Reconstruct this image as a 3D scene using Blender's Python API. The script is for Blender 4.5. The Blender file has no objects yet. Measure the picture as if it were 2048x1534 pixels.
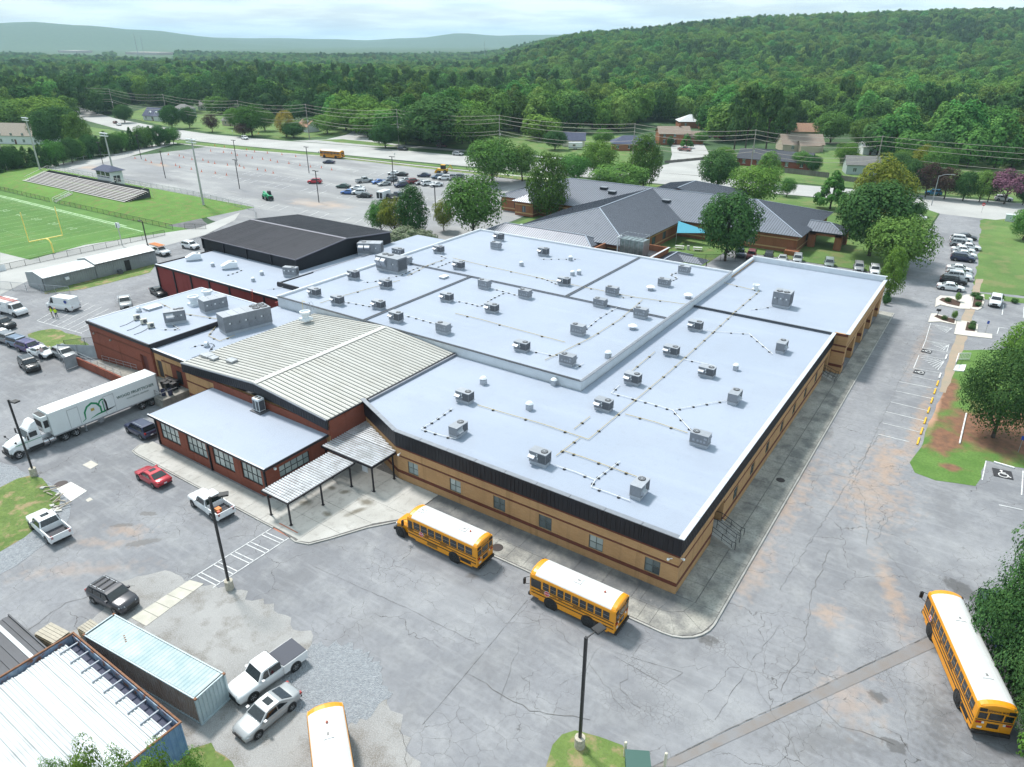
import bpy, bmesh, math, random
from mathutils import Vector, Matrix, Euler
from mathutils.geometry import tessellate_polygon
random.seed(7)
S = bpy.context.scene
C = S.collection
R = math.radians
# ------------------------------------------------------------------ camera
# world axes follow the school's walls: +X along its front, +Y along its long side; the drone hovers 43 m up
CAM_H = 43.0; FPX = 1419.0; PITCH = math.atan(687/FPX); AZ = R(34.4)
cam_d = bpy.data.cameras.new('camera'); cam = bpy.data.objects.new('camera', cam_d); C.objects.link(cam)
cam_d.sensor_fit = 'HORIZONTAL'; cam_d.sensor_width = 36.0; cam_d.lens = 36.0*FPX/2048.0
cam_d.clip_start = 0.5; cam_d.clip_end = 30000
cam.location = (0, 0, CAM_H); cam.rotation_euler = (R(90)-PITCH, 0, AZ)
S.camera = cam
# ------------------------------------------------------------------ sky and sun
SUN_EL = R(58); SUN_AZ = R(75)        # azimuth of the sun seen from above, measured from +Y towards -X
w = bpy.data.worlds.new('World'); S.world = w; w.use_nodes = True
nt = w.node_tree; nt.nodes.clear()
def wn(t, **k):
    n = nt.nodes.new(t)
    for a, v in k.items(): setattr(n, a, v)
    return n
out = wn('ShaderNodeOutputWorld'); bg = wn('ShaderNodeBackground'); bg.inputs[1].default_value = 0.1
sky = wn('ShaderNodeTexSky', sky_type='NISHITA', sun_disc=False)
sky.sun_elevation = SUN_EL; sky.sun_rotation = -SUN_AZ; sky.air_density = 1.0; sky.dust_density = 2.0; sky.ozone_density = 2.0
tc = wn('ShaderNodeTexCoord'); sep = wn('ShaderNodeSeparateXYZ'); nt.links.new(tc.outputs['Generated'], sep.inputs[0])
zc = wn('ShaderNodeMath', operation='MAXIMUM'); nt.links.new(sep.outputs[2], zc.inputs[0]); zc.inputs[1].default_value = 0.0
za = wn('ShaderNodeMath', operation='ADD'); nt.links.new(zc.outputs[0], za.inputs[0]); za.inputs[1].default_value = 0.09
dv = wn('ShaderNodeVectorMath', operation='DIVIDE'); nt.links.new(tc.outputs['Generated'], dv.inputs[0]); 
cmb = wn('ShaderNodeCombineXYZ')
for i in range(3): nt.links.new(za.outputs[0], cmb.inputs[i])
nt.links.new(cmb.outputs[0], dv.inputs[1])
n1 = wn('ShaderNodeTexNoise', noise_dimensions='2D'); n1.inputs['Scale'].default_value = 0.55; n1.inputs['Detail'].default_value = 7; n1.inputs['Roughness'].default_value = 0.55
nt.links.new(dv.outputs[0], n1.inputs['Vector'])
r1 = wn('ShaderNodeMapRange'); r1.inputs['From Min'].default_value = 0.36; r1.inputs['From Max'].default_value = 0.56
r1.inputs['To Min'].default_value = 0.72; r1.inputs['To Max'].default_value = 1.0; nt.links.new(n1.outputs['Fac'], r1.inputs['Value'])
n2 = wn('ShaderNodeTexNoise', noise_dimensions='2D'); n2.inputs['Scale'].default_value = 1.1; n2.inputs['Detail'].default_value = 6
nt.links.new(dv.outputs[0], n2.inputs['Vector'])
cr = wn('ShaderNodeValToRGB'); cr.color_ramp.elements[0].position = 0.32; cr.color_ramp.elements[1].position = 0.62
cr.color_ramp.elements[0].color = (0.64, 0.84, 1.0, 1); cr.color_ramp.elements[1].color = (0.82, 0.98, 1.0, 1)
nt.links.new(n2.outputs['Fac'], cr.inputs[0])
cs = wn('ShaderNodeVectorMath', operation='SCALE'); cs.inputs['Scale'].default_value = 8.8; nt.links.new(cr.outputs[0], cs.inputs[0])
mx = wn('ShaderNodeMix', data_type='RGBA'); nt.links.new(r1.outputs[0], mx.inputs[0]); nt.links.new(sky.outputs[0], mx.inputs[6]); nt.links.new(cs.outputs[0], mx.inputs[7])
nt.links.new(mx.outputs[2], bg.inputs[0]); nt.links.new(bg.outputs[0], out.inputs[0])
sun_d = bpy.data.lights.new('sun', 'SUN'); sun_d.energy = 3.7; sun_d.angle = R(9); sun_d.color = (1.0, 0.96, 0.90)
sun = bpy.data.objects.new('sun', sun_d); C.objects.link(sun)
sdir = Vector((-math.sin(SUN_AZ)*math.cos(SUN_EL), math.cos(SUN_AZ)*math.cos(SUN_EL), math.sin(SUN_EL)))
sun.rotation_euler = sdir.to_track_quat('Z', 'Y').to_euler()
vs = S.view_settings; vs.view_transform = 'Standard'; vs.look = 'None'; vs.gamma = 1.0; vs.use_curve_mapping = False; vs.exposure = 0.46
S.cycles.use_denoising = True; S.cycles.use_adaptive_sampling = True; S.cycles.adaptive_threshold = 0.02; S.cycles.max_bounces = 6; S.cycles.diffuse_bounces = 3; S.cycles.glossy_bounces = 3
S.cycles.transparent_max_bounces = 8; S.cycles.transmission_bounces = 2; S.cycles.volume_bounces = 0
S.cycles.caustics_reflective = False; S.cycles.caustics_refractive = False
# ------------------------------------------------------------------ measuring: pixel of the 2048-wide photo -> point on the level z
def G(px, py, z=0.0):
    x = (px-1024)/FPX; y = (py-767)/FPX
    cp, sp = math.cos(PITCH), math.sin(PITCH)
    fw = cp-y*sp; up = -sp-y*cp
    t = (z-CAM_H)/up
    f = fw*t; r = x*t
    return Vector((-math.sin(AZ)*f+math.cos(AZ)*r, math.cos(AZ)*f+math.sin(AZ)*r, z))
def FR(f, r, z=0.0): return Vector((-math.sin(AZ)*f+math.cos(AZ)*r, math.cos(AZ)*f+math.sin(AZ)*r, z))
def px_of(p):
    f = -math.sin(AZ)*p[0]+math.cos(AZ)*p[1]; r = math.cos(AZ)*p[0]+math.sin(AZ)*p[1]; u = p[2]-CAM_H
    d = f*math.cos(PITCH)-u*math.sin(PITCH); v = f*math.sin(PITCH)+u*math.cos(PITCH)
    return (1024+FPX*r/d, 767-FPX*v/d)
# ------------------------------------------------------------------ materials
MATS = {}
def nodes_of(m):
    m.use_nodes = True; t = m.node_tree
    return t, t.nodes['Principled BSDF']
def M(name, col, rough=0.6, metal=0.0, var=0.0, scale=1.0, col2=None, bump=0.0, bscale=None, spec=None, coords='pos', rand=0.0, detail=6, stretch=None):
    if name in MATS: return MATS[name]
    m = bpy.data.materials.new(name); t, b = nodes_of(m); N = t.nodes; L = t.links
    b.inputs['Base Color'].default_value = (*col, 1); b.inputs['Roughness'].default_value = rough; b.inputs['Metallic'].default_value = metal
    if spec is not None: b.inputs['Specular IOR Level'].default_value = spec
    if coords == 'pos': src = N.new('ShaderNodeNewGeometry').outputs['Position']
    else: src = N.new('ShaderNodeTexCoord').outputs['Object']
    if stretch:
        mp = N.new('ShaderNodeMapping'); mp.inputs['Scale'].default_value = stretch; L.new(src, mp.inputs[0]); src = mp.outputs[0]
    if var or col2:
        c2 = col2 or tuple(max(0, c*(1-var)) for c in col)
        n = N.new('ShaderNodeTexNoise'); n.inputs['Scale'].default_value = scale; n.inputs['Detail'].default_value = detail; n.inputs['Roughness'].default_value = 0.62
        L.new(src, n.inputs['Vector'])
        rp = N.new('ShaderNodeMapRange'); rp.inputs['From Min'].default_value = 0.33; rp.inputs['From Max'].default_value = 0.67; L.new(n.outputs['Fac'], rp.inputs['Value'])
        x = N.new('ShaderNodeMix'); x.data_type = 'RGBA'; x.inputs[6].default_value = (*col, 1); x.inputs[7].default_value = (*c2, 1)
        L.new(rp.outputs[0], x.inputs[0]); last = x.outputs[2]
    else:
        rg = N.new('ShaderNodeRGB'); rg.outputs[0].default_value = (*col, 1); last = rg.outputs[0]
    if rand:
        oi = N.new('ShaderNodeObjectInfo'); mr = N.new('ShaderNodeMapRange'); mr.inputs['To Min'].default_value = 1-rand; mr.inputs['To Max'].default_value = 1+rand
        L.new(oi.outputs['Random'], mr.inputs['Value'])
        sc = N.new('ShaderNodeVectorMath'); sc.operation = 'SCALE'; L.new(last, sc.inputs[0]); L.new(mr.outputs[0], sc.inputs['Scale']); last = sc.outputs[0]
    L.new(last, b.inputs['Base Color'])
    if bump:
        n = N.new('ShaderNodeTexNoise'); n.inputs['Scale'].default_value = bscale or scale*4; n.inputs['Detail'].default_value = 4; L.new(src, n.inputs['Vector'])
        bp = N.new('ShaderNodeBump'); bp.inputs['Strength'].default_value = bump; bp.inputs['Distance'].default_value = 0.05
        L.new(n.outputs['Fac'], bp.inputs['Height']); L.new(bp.outputs[0], b.inputs['Normal'])
    MATS[name] = m; return m
# ------------------------------------------------------------------ mesh building
class MB:
    def __init__(s): s.v = []; s.f = []; s.mi = []; s.m = 0
    def add(s, vs, fs):
        o = len(s.v); s.v += [tuple(p) for p in vs]
        for f in fs: s.f.append(tuple(i+o for i in f)); s.mi.append(s.m)
        return s
    def box(s, x0, x1, y0, y1, z0, z1):
        return s.add([(x0,y0,z0),(x1,y0,z0),(x1,y1,z0),(x0,y1,z0),(x0,y0,z1),(x1,y0,z1),(x1,y1,z1),(x0,y1,z1)],
                     [(3,2,1,0),(4,5,6,7),(0,1,5,4),(1,2,6,5),(2,3,7,6),(3,0,4,7)])
    def beam(s, a, b, w, h, up=(0,0,1)):                     # box along a-b, w wide, h tall (centred)
        a = Vector(a); b = Vector(b); d = (b-a).normalized(); u = Vector(up)
        sd = d.cross(u)
        if sd.length < 1e-4: sd = Vector((1,0,0))
        sd.normalize(); u = sd.cross(d).normalized(); sd *= w/2; u *= h/2
        return s.add([a-sd-u,a+sd-u,a+sd+u,a-sd+u,b-sd-u,b+sd-u,b+sd+u,b-sd+u],
                     [(0,1,2,3),(7,6,5,4),(0,4,5,1),(1,5,6,2),(2,6,7,3),(3,7,4,0)])
    def tube(s, a, b, r0, r1=None, n=8, caps=True):
        r1 = r0 if r1 is None else r1
        a = Vector(a); b = Vector(b); d = (b-a).normalized()
        u = d.cross(Vector((0,0,1)) if abs(d.z) < .9 else Vector((1,0,0))).normalized(); v = d.cross(u)
        vs = []
        for c, r in ((a, r0), (b, r1)):
            for i in range(n):
                t = 2*math.pi*i/n; vs.append(c+u*(r*math.cos(t))+v*(r*math.sin(t)))
        fs = [(i, (i+1) % n, n+(i+1) % n, n+i) for i in range(n)]
        if caps: fs += [tuple(range(n-1, -1, -1)), tuple(range(n, 2*n))]
        return s.add(vs, fs)
    def path(s, pts, r, n=6):
        for a, b in zip(pts, pts[1:]): s.tube(a, b, r, r, n)
        return s
    def prism(s, poly, z0, z1):                              # poly CCW
        n = len(poly)
        vs = [(p[0], p[1], z0) for p in poly]+[(p[0], p[1], z1) for p in poly]
        return s.add(vs, [tuple(range(n-1, -1, -1)), tuple(range(n, 2*n))]+[(i, (i+1) % n, n+(i+1) % n, n+i) for i in range(n)])
    def sheet(s, poly, z): return s.add([(p[0], p[1], z) for p in poly], [tuple(range(len(poly)))])
    def face(s, *ps): return s.add(ps, [tuple(range(len(ps)))])
    def slab(s, ps, t):                                      # thick face: ps offset by t against its normal
        n = (Vector(ps[1])-Vector(ps[0])).cross(Vector(ps[2])-Vector(ps[1])).normalized()
        k = len(ps); q = [Vector(p)-n*t for p in ps]
        return s.add(list(ps)+q, [tuple(range(k)), tuple(range(2*k-1, k-1, -1))]+[(i, k+i, k+(i+1) % k, (i+1) % k) for i in range(k)])
    def loft(s, rings, caps=True, close=True):
        n = len(rings[0]); o = []; fs = []
        for r in rings: o += list(r)
        for k in range(len(rings)-1):
            for i in range(n if close else n-1):
                j = (i+1) % n; fs.append((k*n+i, k*n+j, (k+1)*n+j, (k+1)*n+i))
        if caps: fs += [tuple(range(n-1, -1, -1)), tuple(range((len(rings)-1)*n, len(rings)*n))]
        return s.add(o, fs)
    def lathe(s, prof, c=(0,0,0), n=12):                     # prof: (r, z)
        rings = [[(c[0]+r*math.cos(2*math.pi*i/n), c[1]+r*math.sin(2*math.pi*i/n), c[2]+z) for i in range(n)] for r, z in prof]
        return s.loft(rings)
    def sphere(s, c, r, n=8, m=5, sz=1.0):
        return s.lathe([(max(1e-3, r*math.sin(math.pi*k/m)), -r*sz*math.cos(math.pi*k/m)) for k in range(m+1)], c, n)
    def mesh(s, name, mats, smooth=False):
        me = bpy.data.meshes.new(name); me.from_pydata(s.v, [], s.f)
        for x in (mats if isinstance(mats, (list, tuple)) else [mats]): me.materials.append(x)
        if any(s.mi): me.polygons.foreach_set('material_index', s.mi)
        if smooth: me.polygons.foreach_set('use_smooth', [True]*len(me.polygons))
        me.update(); return me
def ob(name, mb, mat=None, parent=None, loc=None, rz=0.0, smooth=False, bevel=0.0):
    me = mb.mesh(name, mat, smooth) if isinstance(mb, MB) else mb
    o = bpy.data.objects.new(name, me); C.objects.link(o)
    if parent is not None: o.parent = parent
    if loc is not None: o.location = loc
    if rz: o.rotation_euler = (0, 0, rz)
    if bevel:
        b = o.modifiers.new('bevel', 'BEVEL'); b.width = bevel; b.segments = 2; b.limit_method = 'ANGLE'; b.angle_limit = R(40)
    return o
def tag(o, label=None, cat=None, group=None, kind=None):
    if label: o['label'] = label
    if cat: o['category'] = cat
    if group: o['group'] = group
    if kind: o['kind'] = kind
    return o
def empty(name, loc=(0,0,0), rz=0.0, label=None, cat=None, group=None, parent=None):
    o = bpy.data.objects.new(name, None); C.objects.link(o); o.location = loc; o.rotation_euler = (0, 0, rz); o.empty_display_size = 0.3
    if parent is not None: o.parent = parent
    return tag(o, label, cat, group)
KIDS = {}
def kids(o): return [c for c in o.children]
def copy_tree(o, parent=None):
    c = o.copy(); C.objects.link(c); c.parent = parent
    for ch in kids(o): copy_tree(ch, c)
    return c
def struct(name, mb, mat, smooth=False): return tag(ob(name, mb, mat, smooth=smooth), kind='structure')
ORD = ['first','second','third','fourth','fifth','sixth','seventh','eighth','ninth','tenth','eleventh','twelfth','thirteenth','fourteenth','fifteenth','sixteenth','seventeenth','eighteenth','nineteenth','twentieth','twenty-first','twenty-second','twenty-third','twenty-fourth','twenty-fifth','twenty-sixth','twenty-seventh','twenty-eighth','twenty-ninth','thirtieth','thirty-first','thirty-second','thirty-third','thirty-fourth','thirty-fifth','thirty-sixth','thirty-seventh','thirty-eighth','thirty-ninth','fortieth']
TCACHE = {}
def text_mesh(name, txt, size, mat, extrude=0.004, align='CENTER', bold=0.0):
    key = (txt, size, mat.name, extrude, align, bold)
    if key in TCACHE: return TCACHE[key]
    cu = bpy.data.curves.new(name, 'FONT'); cu.body = txt; cu.size = size; cu.extrude = extrude; cu.align_x = align; cu.align_y = 'CENTER'; cu.resolution_u = 2; cu.offset = bold
    o = bpy.data.objects.new(name, cu); C.objects.link(o)
    bpy.context.view_layer.update()
    me = bpy.data.meshes.new_from_object(o.evaluated_get(bpy.context.evaluated_depsgraph_get()))
    bpy.data.objects.remove(o); bpy.data.curves.remove(cu)
    me.materials.clear(); me.materials.append(mat); me.name = name; TCACHE[key] = me
    return me
def place_text(name, txt, size, mat, parent, loc, rot, **k):
    o = bpy.data.objects.new(name, text_mesh(name, txt, size, mat, **k)); C.objects.link(o); o.parent = parent; o.location = loc; o.rotation_euler = rot
    return o
# ================================================================== GROUND
def rough(poly, step=1.2, amp=0.35, seed=1):
    rnd = random.Random(seed); out = []
    n = len(poly)
    for i in range(n):
        a = Vector(poly[i][:2]); b = Vector(poly[(i+1) % n][:2]); d = b-a; k = max(1, int(d.length/step))
        nn = Vector((-d.y, d.x)).normalized() if d.length else Vector((0,0))
        for j in range(k):
            out.append(a+d*(j/k)+nn*(rnd.uniform(-amp, amp) if j else rnd.uniform(-amp, amp)*.4))
    return out
def gp(pts, z=0.0): return [G(x, y, z) for x, y in pts]
def area2(p): return sum(p[i][0]*p[(i+1) % len(p)][1]-p[(i+1) % len(p)][0]*p[i][1] for i in range(len(p)))
def ccw(p): return list(p) if area2(p) > 0 else list(reversed(p))
def sheet_mesh(poly, z):
    pl = [Vector((p[0], p[1], z)) for p in ccw(poly)]
    tr = tessellate_polygon([pl]); me = bpy.data.meshes.new('sheet')
    a = [t if area2([pl[i] for i in t]) > 0 else tuple(reversed(t)) for t in tr]
    me.from_pydata(pl, [], a); me.update(); return me
ZC = [0]
def ground_sheet(name, poly, z, mat):
    ZC[0] += 1; z = z+.0006*ZC[0]
    me = sheet_mesh(poly, z); me.materials.append(mat); me.name = name
    return tag(ob(name, me), kind='structure')
# ---- node helpers for ground materials
def nmat(name):
    m = bpy.data.materials.new(name); t, b = nodes_of(m)
    class K: pass
    k = K(); k.cache = {}; k.m = m; k.b = b; k.N = t.nodes; k.L = t.links; k.pos = t.nodes.new('ShaderNodeNewGeometry').outputs['Position']
    def noise(scale, detail=6, lo=0.35, hi=0.65, rough_=0.6, vec=None, stretch=None, dist=0.0):
        v = vec or k.pos
        if stretch:
            mp = k.N.new('ShaderNodeMapping'); mp.inputs['Scale'].default_value = stretch; k.L.new(v, mp.inputs[0]); v = mp.outputs[0]
        n = k.N.new('ShaderNodeTexNoise'); n.noise_dimensions = '2D'; n.inputs['Scale'].default_value = scale; n.inputs['Detail'].default_value = detail; n.inputs['Roughness'].default_value = rough_; n.inputs['Distortion'].default_value = dist
        k.L.new(v, n.inputs['Vector']); return rng(n.outputs['Fac'], lo, hi)
    def rng(s, lo, hi, a=0.0, b_=1.0):
        r = k.N.new('ShaderNodeMapRange'); r.inputs['From Min'].default_value = lo; r.inputs['From Max'].default_value = hi; r.inputs['To Min'].default_value = a; r.inputs['To Max'].default_value = b_
        k.L.new(s, r.inputs['Value']); return r.outputs[0]
    def mix(fac, a, b_, mode='MIX'):
        x = k.N.new('ShaderNodeMix'); x.data_type = 'RGBA'; x.blend_type = mode
        for i, q in ((0, fac), (6, a), (7, b_)):
            if isinstance(q, (tuple, list)): x.inputs[i].default_value = (*q, 1)
            elif isinstance(q, (int, float)): x.inputs[i].default_value = q
            else: k.L.new(q, x.inputs[i])
        return x.outputs[2]
    def math_(op, a, b_=0.0, clamp=False):
        x = k.N.new('ShaderNodeMath'); x.operation = op; x.use_clamp = clamp
        for i, q in ((0, a), (1, b_)):
            if isinstance(q, (int, float)): x.inputs[i].default_value = q
            else: k.L.new(q, x.inputs[i])
        return x.outputs[0]
    def blob(cx, cy, rx, ry, rot=0.0, soft=0.6, ragged=0.5, nscale=0.5):      # a stain with an uneven edge at a place on the ground
        mp = k.N.new('ShaderNodeMapping'); mp.vector_type = 'TEXTURE'
        mp.inputs['Location'].default_value = (cx, cy, 0); mp.inputs['Rotation'].default_value = (0, 0, rot); mp.inputs['Scale'].default_value = (rx, ry, 1e3)
        k.L.new(k.pos, mp.inputs[0])
        ln = k.N.new('ShaderNodeVectorMath'); ln.operation = 'LENGTH'; k.L.new(mp.outputs[0], ln.inputs[0])
        d = ln.outputs['Value']
        if nscale not in k.cache:
            n = k.N.new('ShaderNodeTexNoise'); n.noise_dimensions = '2D'; n.inputs['Scale'].default_value = nscale; n.inputs['Detail'].default_value = 4; k.L.new(k.pos, n.inputs['Vector'])
            k.cache[nscale] = math_('SUBTRACT', n.outputs['Fac'], 0.5)
        d = math_('ADD', d, math_('MULTIPLY', k.cache[nscale], ragged*2))
        return rng(d, 1.0, 1.0-soft)
    def cracks(scale, width, distort=0.5, wob=1.5):
        n = k.N.new('ShaderNodeTexNoise'); n.noise_dimensions = '2D'; n.inputs['Scale'].default_value = wob; n.inputs['Detail'].default_value = 4; k.L.new(k.pos, n.inputs['Vector'])
        sc = k.N.new('ShaderNodeVectorMath'); sc.operation = 'SCALE'; sc.inputs['Scale'].default_value = distort; k.L.new(n.outputs['Color'], sc.inputs[0])
        ad = k.N.new('ShaderNodeVectorMath'); k.L.new(k.pos, ad.inputs[0]); k.L.new(sc.outputs[0], ad.inputs[1])
        vo = k.N.new('ShaderNodeTexVoronoi'); vo.voronoi_dimensions = '2D'; vo.feature = 'DISTANCE_TO_EDGE'; vo.inputs['Scale'].default_value = scale; k.L.new(ad.outputs[0], vo.inputs['Vector'])
        return rng(vo.outputs['Distance'], width, width*0.3)
    k.noise = noise; k.rng = rng; k.mix = mix; k.math = math_; k.blob = blob; k.cracks = cracks
    def done(col, rough_=0.85, bump=None, bs=0.3, bd=0.02):
        k.L.new(col, k.b.inputs['Base Color'])
        if isinstance(rough_, (int, float)): k.b.inputs['Roughness'].default_value = rough_
        else: k.L.new(rough_, k.b.inputs['Roughness'])
        k.b.inputs['Specular IOR Level'].default_value = 0.3
        if bump is not None:
            bp = k.N.new('ShaderNodeBump'); bp.inputs['Strength'].default_value = bs; bp.inputs['Distance'].default_value = bd; k.L.new(bump, bp.inputs['Height']); k.L.new(bp.outputs[0], k.b.inputs['Normal'])
        MATS[name] = k.m; return k.m
    k.done = done; return k
def maxall(k, lst):
    r = lst[0]
    for q in lst[1:]: r = k.math('MAXIMUM', r, q)
    return r
# ---- asphalt of the school yard: worn grey, pale wash, clay dust by the drive, oil and water stains, fine cracks
k = nmat('yard_asphalt')
c = k.mix(k.noise(0.06, 5), (0.185, 0.19, 0.208), (0.25, 0.255, 0.275))
c = k.mix(k.math('MULTIPLY', k.noise(0.35, 8, 0.45, 0.75), 0.6), c, (0.33, 0.335, 0.345))
c = k.mix(k.math('MULTIPLY', k.noise(0.22, 8, 0.5, 0.72, stretch=(1.0, 0.35, 1)), 0.4), c, (0.15, 0.15, 0.158))
c = k.mix(k.math('MULTIPLY', k.noise(2.2, 6, .42, .68), .3), c, (0.14, 0.14, 0.15))
c = k.mix(k.math('MULTIPLY', k.noise(.9, 7, .52, .7, stretch=(.25, 1.6, 1)), .3), c, (0.34, 0.345, 0.36))
c = k.mix(k.math('MULTIPLY', k.noise(14, 3, 0.3, 0.7), 0.22), c, (0.11, 0.11, 0.115))
pc = lambda x, y: G(x, y)[:2]
def pb(x, y, rx, ry, rot=0.0, **kw):
    p = G(x, y); return k.blob(p.x, p.y, rx, ry, rot, **kw)
clay = maxall(k, [pb(1800, 905, 2.4, 1.5, .3, soft=.9, ragged=0.75, nscale=1.1), pb(1835, 850, .9, 14, 0, soft=.9, ragged=0.75, nscale=1.1), pb(1770, 930, 2.0, 8, .15, soft=.9, ragged=0.90, nscale=1.1),
    k.math('MULTIPLY', pb(1570, 985, 2.6, 13, 0, soft=.9, ragged=1.05, nscale=1.1), .8), k.math('MULTIPLY', pb(1500, 1130, 2.2, 6, 0, soft=.9, ragged=1.05, nscale=1.1), .7), k.math('MULTIPLY', pb(1740, 985, 4.5, 7, .2, soft=.95, ragged=1.20, nscale=1.1), .75),
    k.math('MULTIPLY', pb(1780, 1180, 1.0, 7, .35, soft=.9, ragged=0.90, nscale=1.1), .9), k.math('MULTIPLY', pb(1660, 1230, 1.5, 1.8, .3, soft=.9, ragged=1.05, nscale=1.1), .9), k.math('MULTIPLY', pb(1700, 1400, 2.5, 3, .3, soft=.9, ragged=1.20, nscale=1.1), .6),
    k.math('MULTIPLY', pb(255, 1062, 2.6, 1.2, .5, soft=.9, ragged=1.05, nscale=1.1), .7), k.math('MULTIPLY', pb(200, 1085, 5, .8, .5, soft=.9, ragged=1.05, nscale=1.1), .5),
    k.math('MULTIPLY', pb(150, 1140, 7, 1.2, .7, soft=.95, ragged=1.05, nscale=1.1), .45), k.math('MULTIPLY', pb(640, 410, 14, 5, .1, soft=.9, ragged=1.05, nscale=1.1), .8), k.math('MULTIPLY', pb(1840, 700, 1.2, 16, 0, soft=.95, ragged=0.75, nscale=1.1), .5)])
c = k.mix(k.math('MULTIPLY', clay, 0.5), c, (0.42, 0.275, 0.175))
dark = maxall(k, [pb(285, 1085, 1.9, .55, .9, soft=.35, ragged=0.59, nscale=2.2), pb(296, 1027, 1.0, .45, .5, soft=.35, ragged=0.68, nscale=2.2), pb(245, 1050, 1.3, .35, .7, soft=.35, ragged=0.68, nscale=2.2),
    pb(1415, 1280, 1.0, .6, .3, soft=.4, ragged=1.02, nscale=2.2), pb(1755, 1393, .7, .6, 0, soft=.35, ragged=0.68, nscale=2.2), pb(1790, 1490, 1.0, .7, 0, soft=.35, ragged=0.85, nscale=2.2),
    pb(1862, 1290, .8, 1.2, .2, soft=.5, ragged=0.68, nscale=2.2), pb(945, 1152, .7, .45, .4, soft=.5, ragged=0.51, nscale=2.2), pb(1925, 1180, 1.9, 1.0, -.5, soft=.25, ragged=0.51, nscale=2.2),
    k.math('MULTIPLY', pb(1640, 1480, 7, 2.2, .5, soft=.9, ragged=1.53, nscale=2.2), .55), k.math('MULTIPLY', pb(1880, 1440, 2.2, 6, .2, soft=.9, ragged=1.36, nscale=2.2), .75), k.math('MULTIPLY', pb(1960, 1500, 3, 3, .2, soft=.9, ragged=1.36, nscale=2.2), .6),
    k.math('MULTIPLY', pb(110, 720, 14, 6, .2, soft=.95, ragged=1.36, nscale=2.2), .45), k.math('MULTIPLY', pb(1655, 870, .8, 2.6, 0, soft=.9, ragged=1.36, nscale=2.2), .7), k.math('MULTIPLY', pb(660, 1085, 3, .6, .8, soft=.8, ragged=1.02, nscale=2.2), .4),
    k.math('MULTIPLY', pb(970, 1190, 10, .5, 0, soft=.9, ragged=0.85, nscale=2.2), .3), k.math('MULTIPLY', pb(150, 830, 6, 8, .2, soft=.95, ragged=1.02, nscale=2.2), .35)])
c = k.mix(k.math('MULTIPLY', dark, 0.62), c, (0.055, 0.05, 0.047))
pale = maxall(k, [pb(1740, 1090, 2.5, 6, .2, soft=.9, ragged=.8), pb(1690, 1260, 1.6, 2.4, .2, soft=.6, ragged=.6), pb(1830, 1310, 3, 4, .3, soft=.7, ragged=.8), pb(1930, 1100, 6, 4, .3, soft=.9, ragged=.8), pb(900, 1200, 9, 5, .3, soft=.95, ragged=.8), pb(1380, 1400, 8, 6, .3, soft=.95, ragged=.8)])
c = k.mix(k.math('MULTIPLY', pale, 0.28), c, (0.36, 0.365, 0.38))
big = k.math('MULTIPLY', k.cracks(0.16, 0.005, 2.2, 0.5), k.noise(0.07, 3, 0.5, 0.56))
fine = k.math('MULTIPLY', k.cracks(0.75, 0.016, 0.9, 1.0), k.noise(0.12, 3, 0.5, 0.6))
al = k.math('MULTIPLY', k.cracks(2.6, 0.05, 0.3, 2.0), maxall(k, [pb(1440, 1290, 2.2, 1.4, 0, soft=.8, ragged=.7), pb(1760, 1330, 1.6, 3.5, .3, soft=.8, ragged=.9), pb(1290, 1345, 4, 1.2, -.4, soft=.8, ragged=.6), pb(1300, 1420, 5, 1.5, .2, soft=.8, ragged=.9)]))
crk = maxall(k, [k.math('MULTIPLY', big, .8), k.math('MULTIPLY', fine, .6), k.math('MULTIPLY', al, .7)])
c = k.mix(crk, c, (0.055, 0.052, 0.05))
YARD = k.done(c, k.rng(dark, 0, 1, .88, .5), k.noise(30, 3, 0, 1), .25, .02)
# ---- the far parking lot: paler, streaked
k = nmat('far_lot_asphalt')
c = k.mix(k.noise(0.03, 5), (0.20, 0.202, 0.215), (0.265, 0.267, 0.275))
c = k.mix(k.math('MULTIPLY', k.noise(0.09, 8, 0.48, 0.7, stretch=(.4, 1.3, 1)), .6), c, (0.37, 0.37, 0.365))
c = k.mix(k.math('MULTIPLY', k.noise(0.07, 8, 0.5, 0.7, stretch=(.3, 1.6, 1)), .7), c, (0.19, 0.19, 0.195))
def pb(x, y, rx, ry, rot=0.0, **kw):
    p = G(x, y); return k.blob(p.x, p.y, rx, ry, rot, **kw)
cl = maxall(k, [pb(640, 408, 14, 5, .1, soft=.9, ragged=.7, nscale=.2), pb(180, 335, 12, 5, 0, soft=.9, ragged=.6, nscale=.2), pb(320, 330, 10, 3, 0, soft=.9, ragged=.6, nscale=.2)])
c = k.mix(k.math('MULTIPLY', cl, .5), c, (0.46, 0.33, 0.24))
c = k.mix(k.math('MULTIPLY', k.cracks(0.12, 0.01, 2.0, .3), .35), c, (0.12, 0.12, 0.12))
FARLOT = k.done(c, .9)
k = nmat('road_asphalt')
c = k.mix(k.noise(0.08, 6), (0.34, 0.34, 0.335), (0.41, 0.41, 0.40))
c = k.mix(k.math('MULTIPLY', k.noise(9, 3, .3, .7), .2), c, (0.22, 0.22, 0.22))
ROAD = k.done(c, .9)
k = nmat('patch_asphalt')
c = k.mix(k.noise(0.5, 6), (0.10, 0.10, 0.108), (0.16, 0.16, 0.168)); c = k.mix(k.math('MULTIPLY', k.noise(20, 3), .3), c, (.07, .07, .07))
PATCH = k.done(c, .9)
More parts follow.
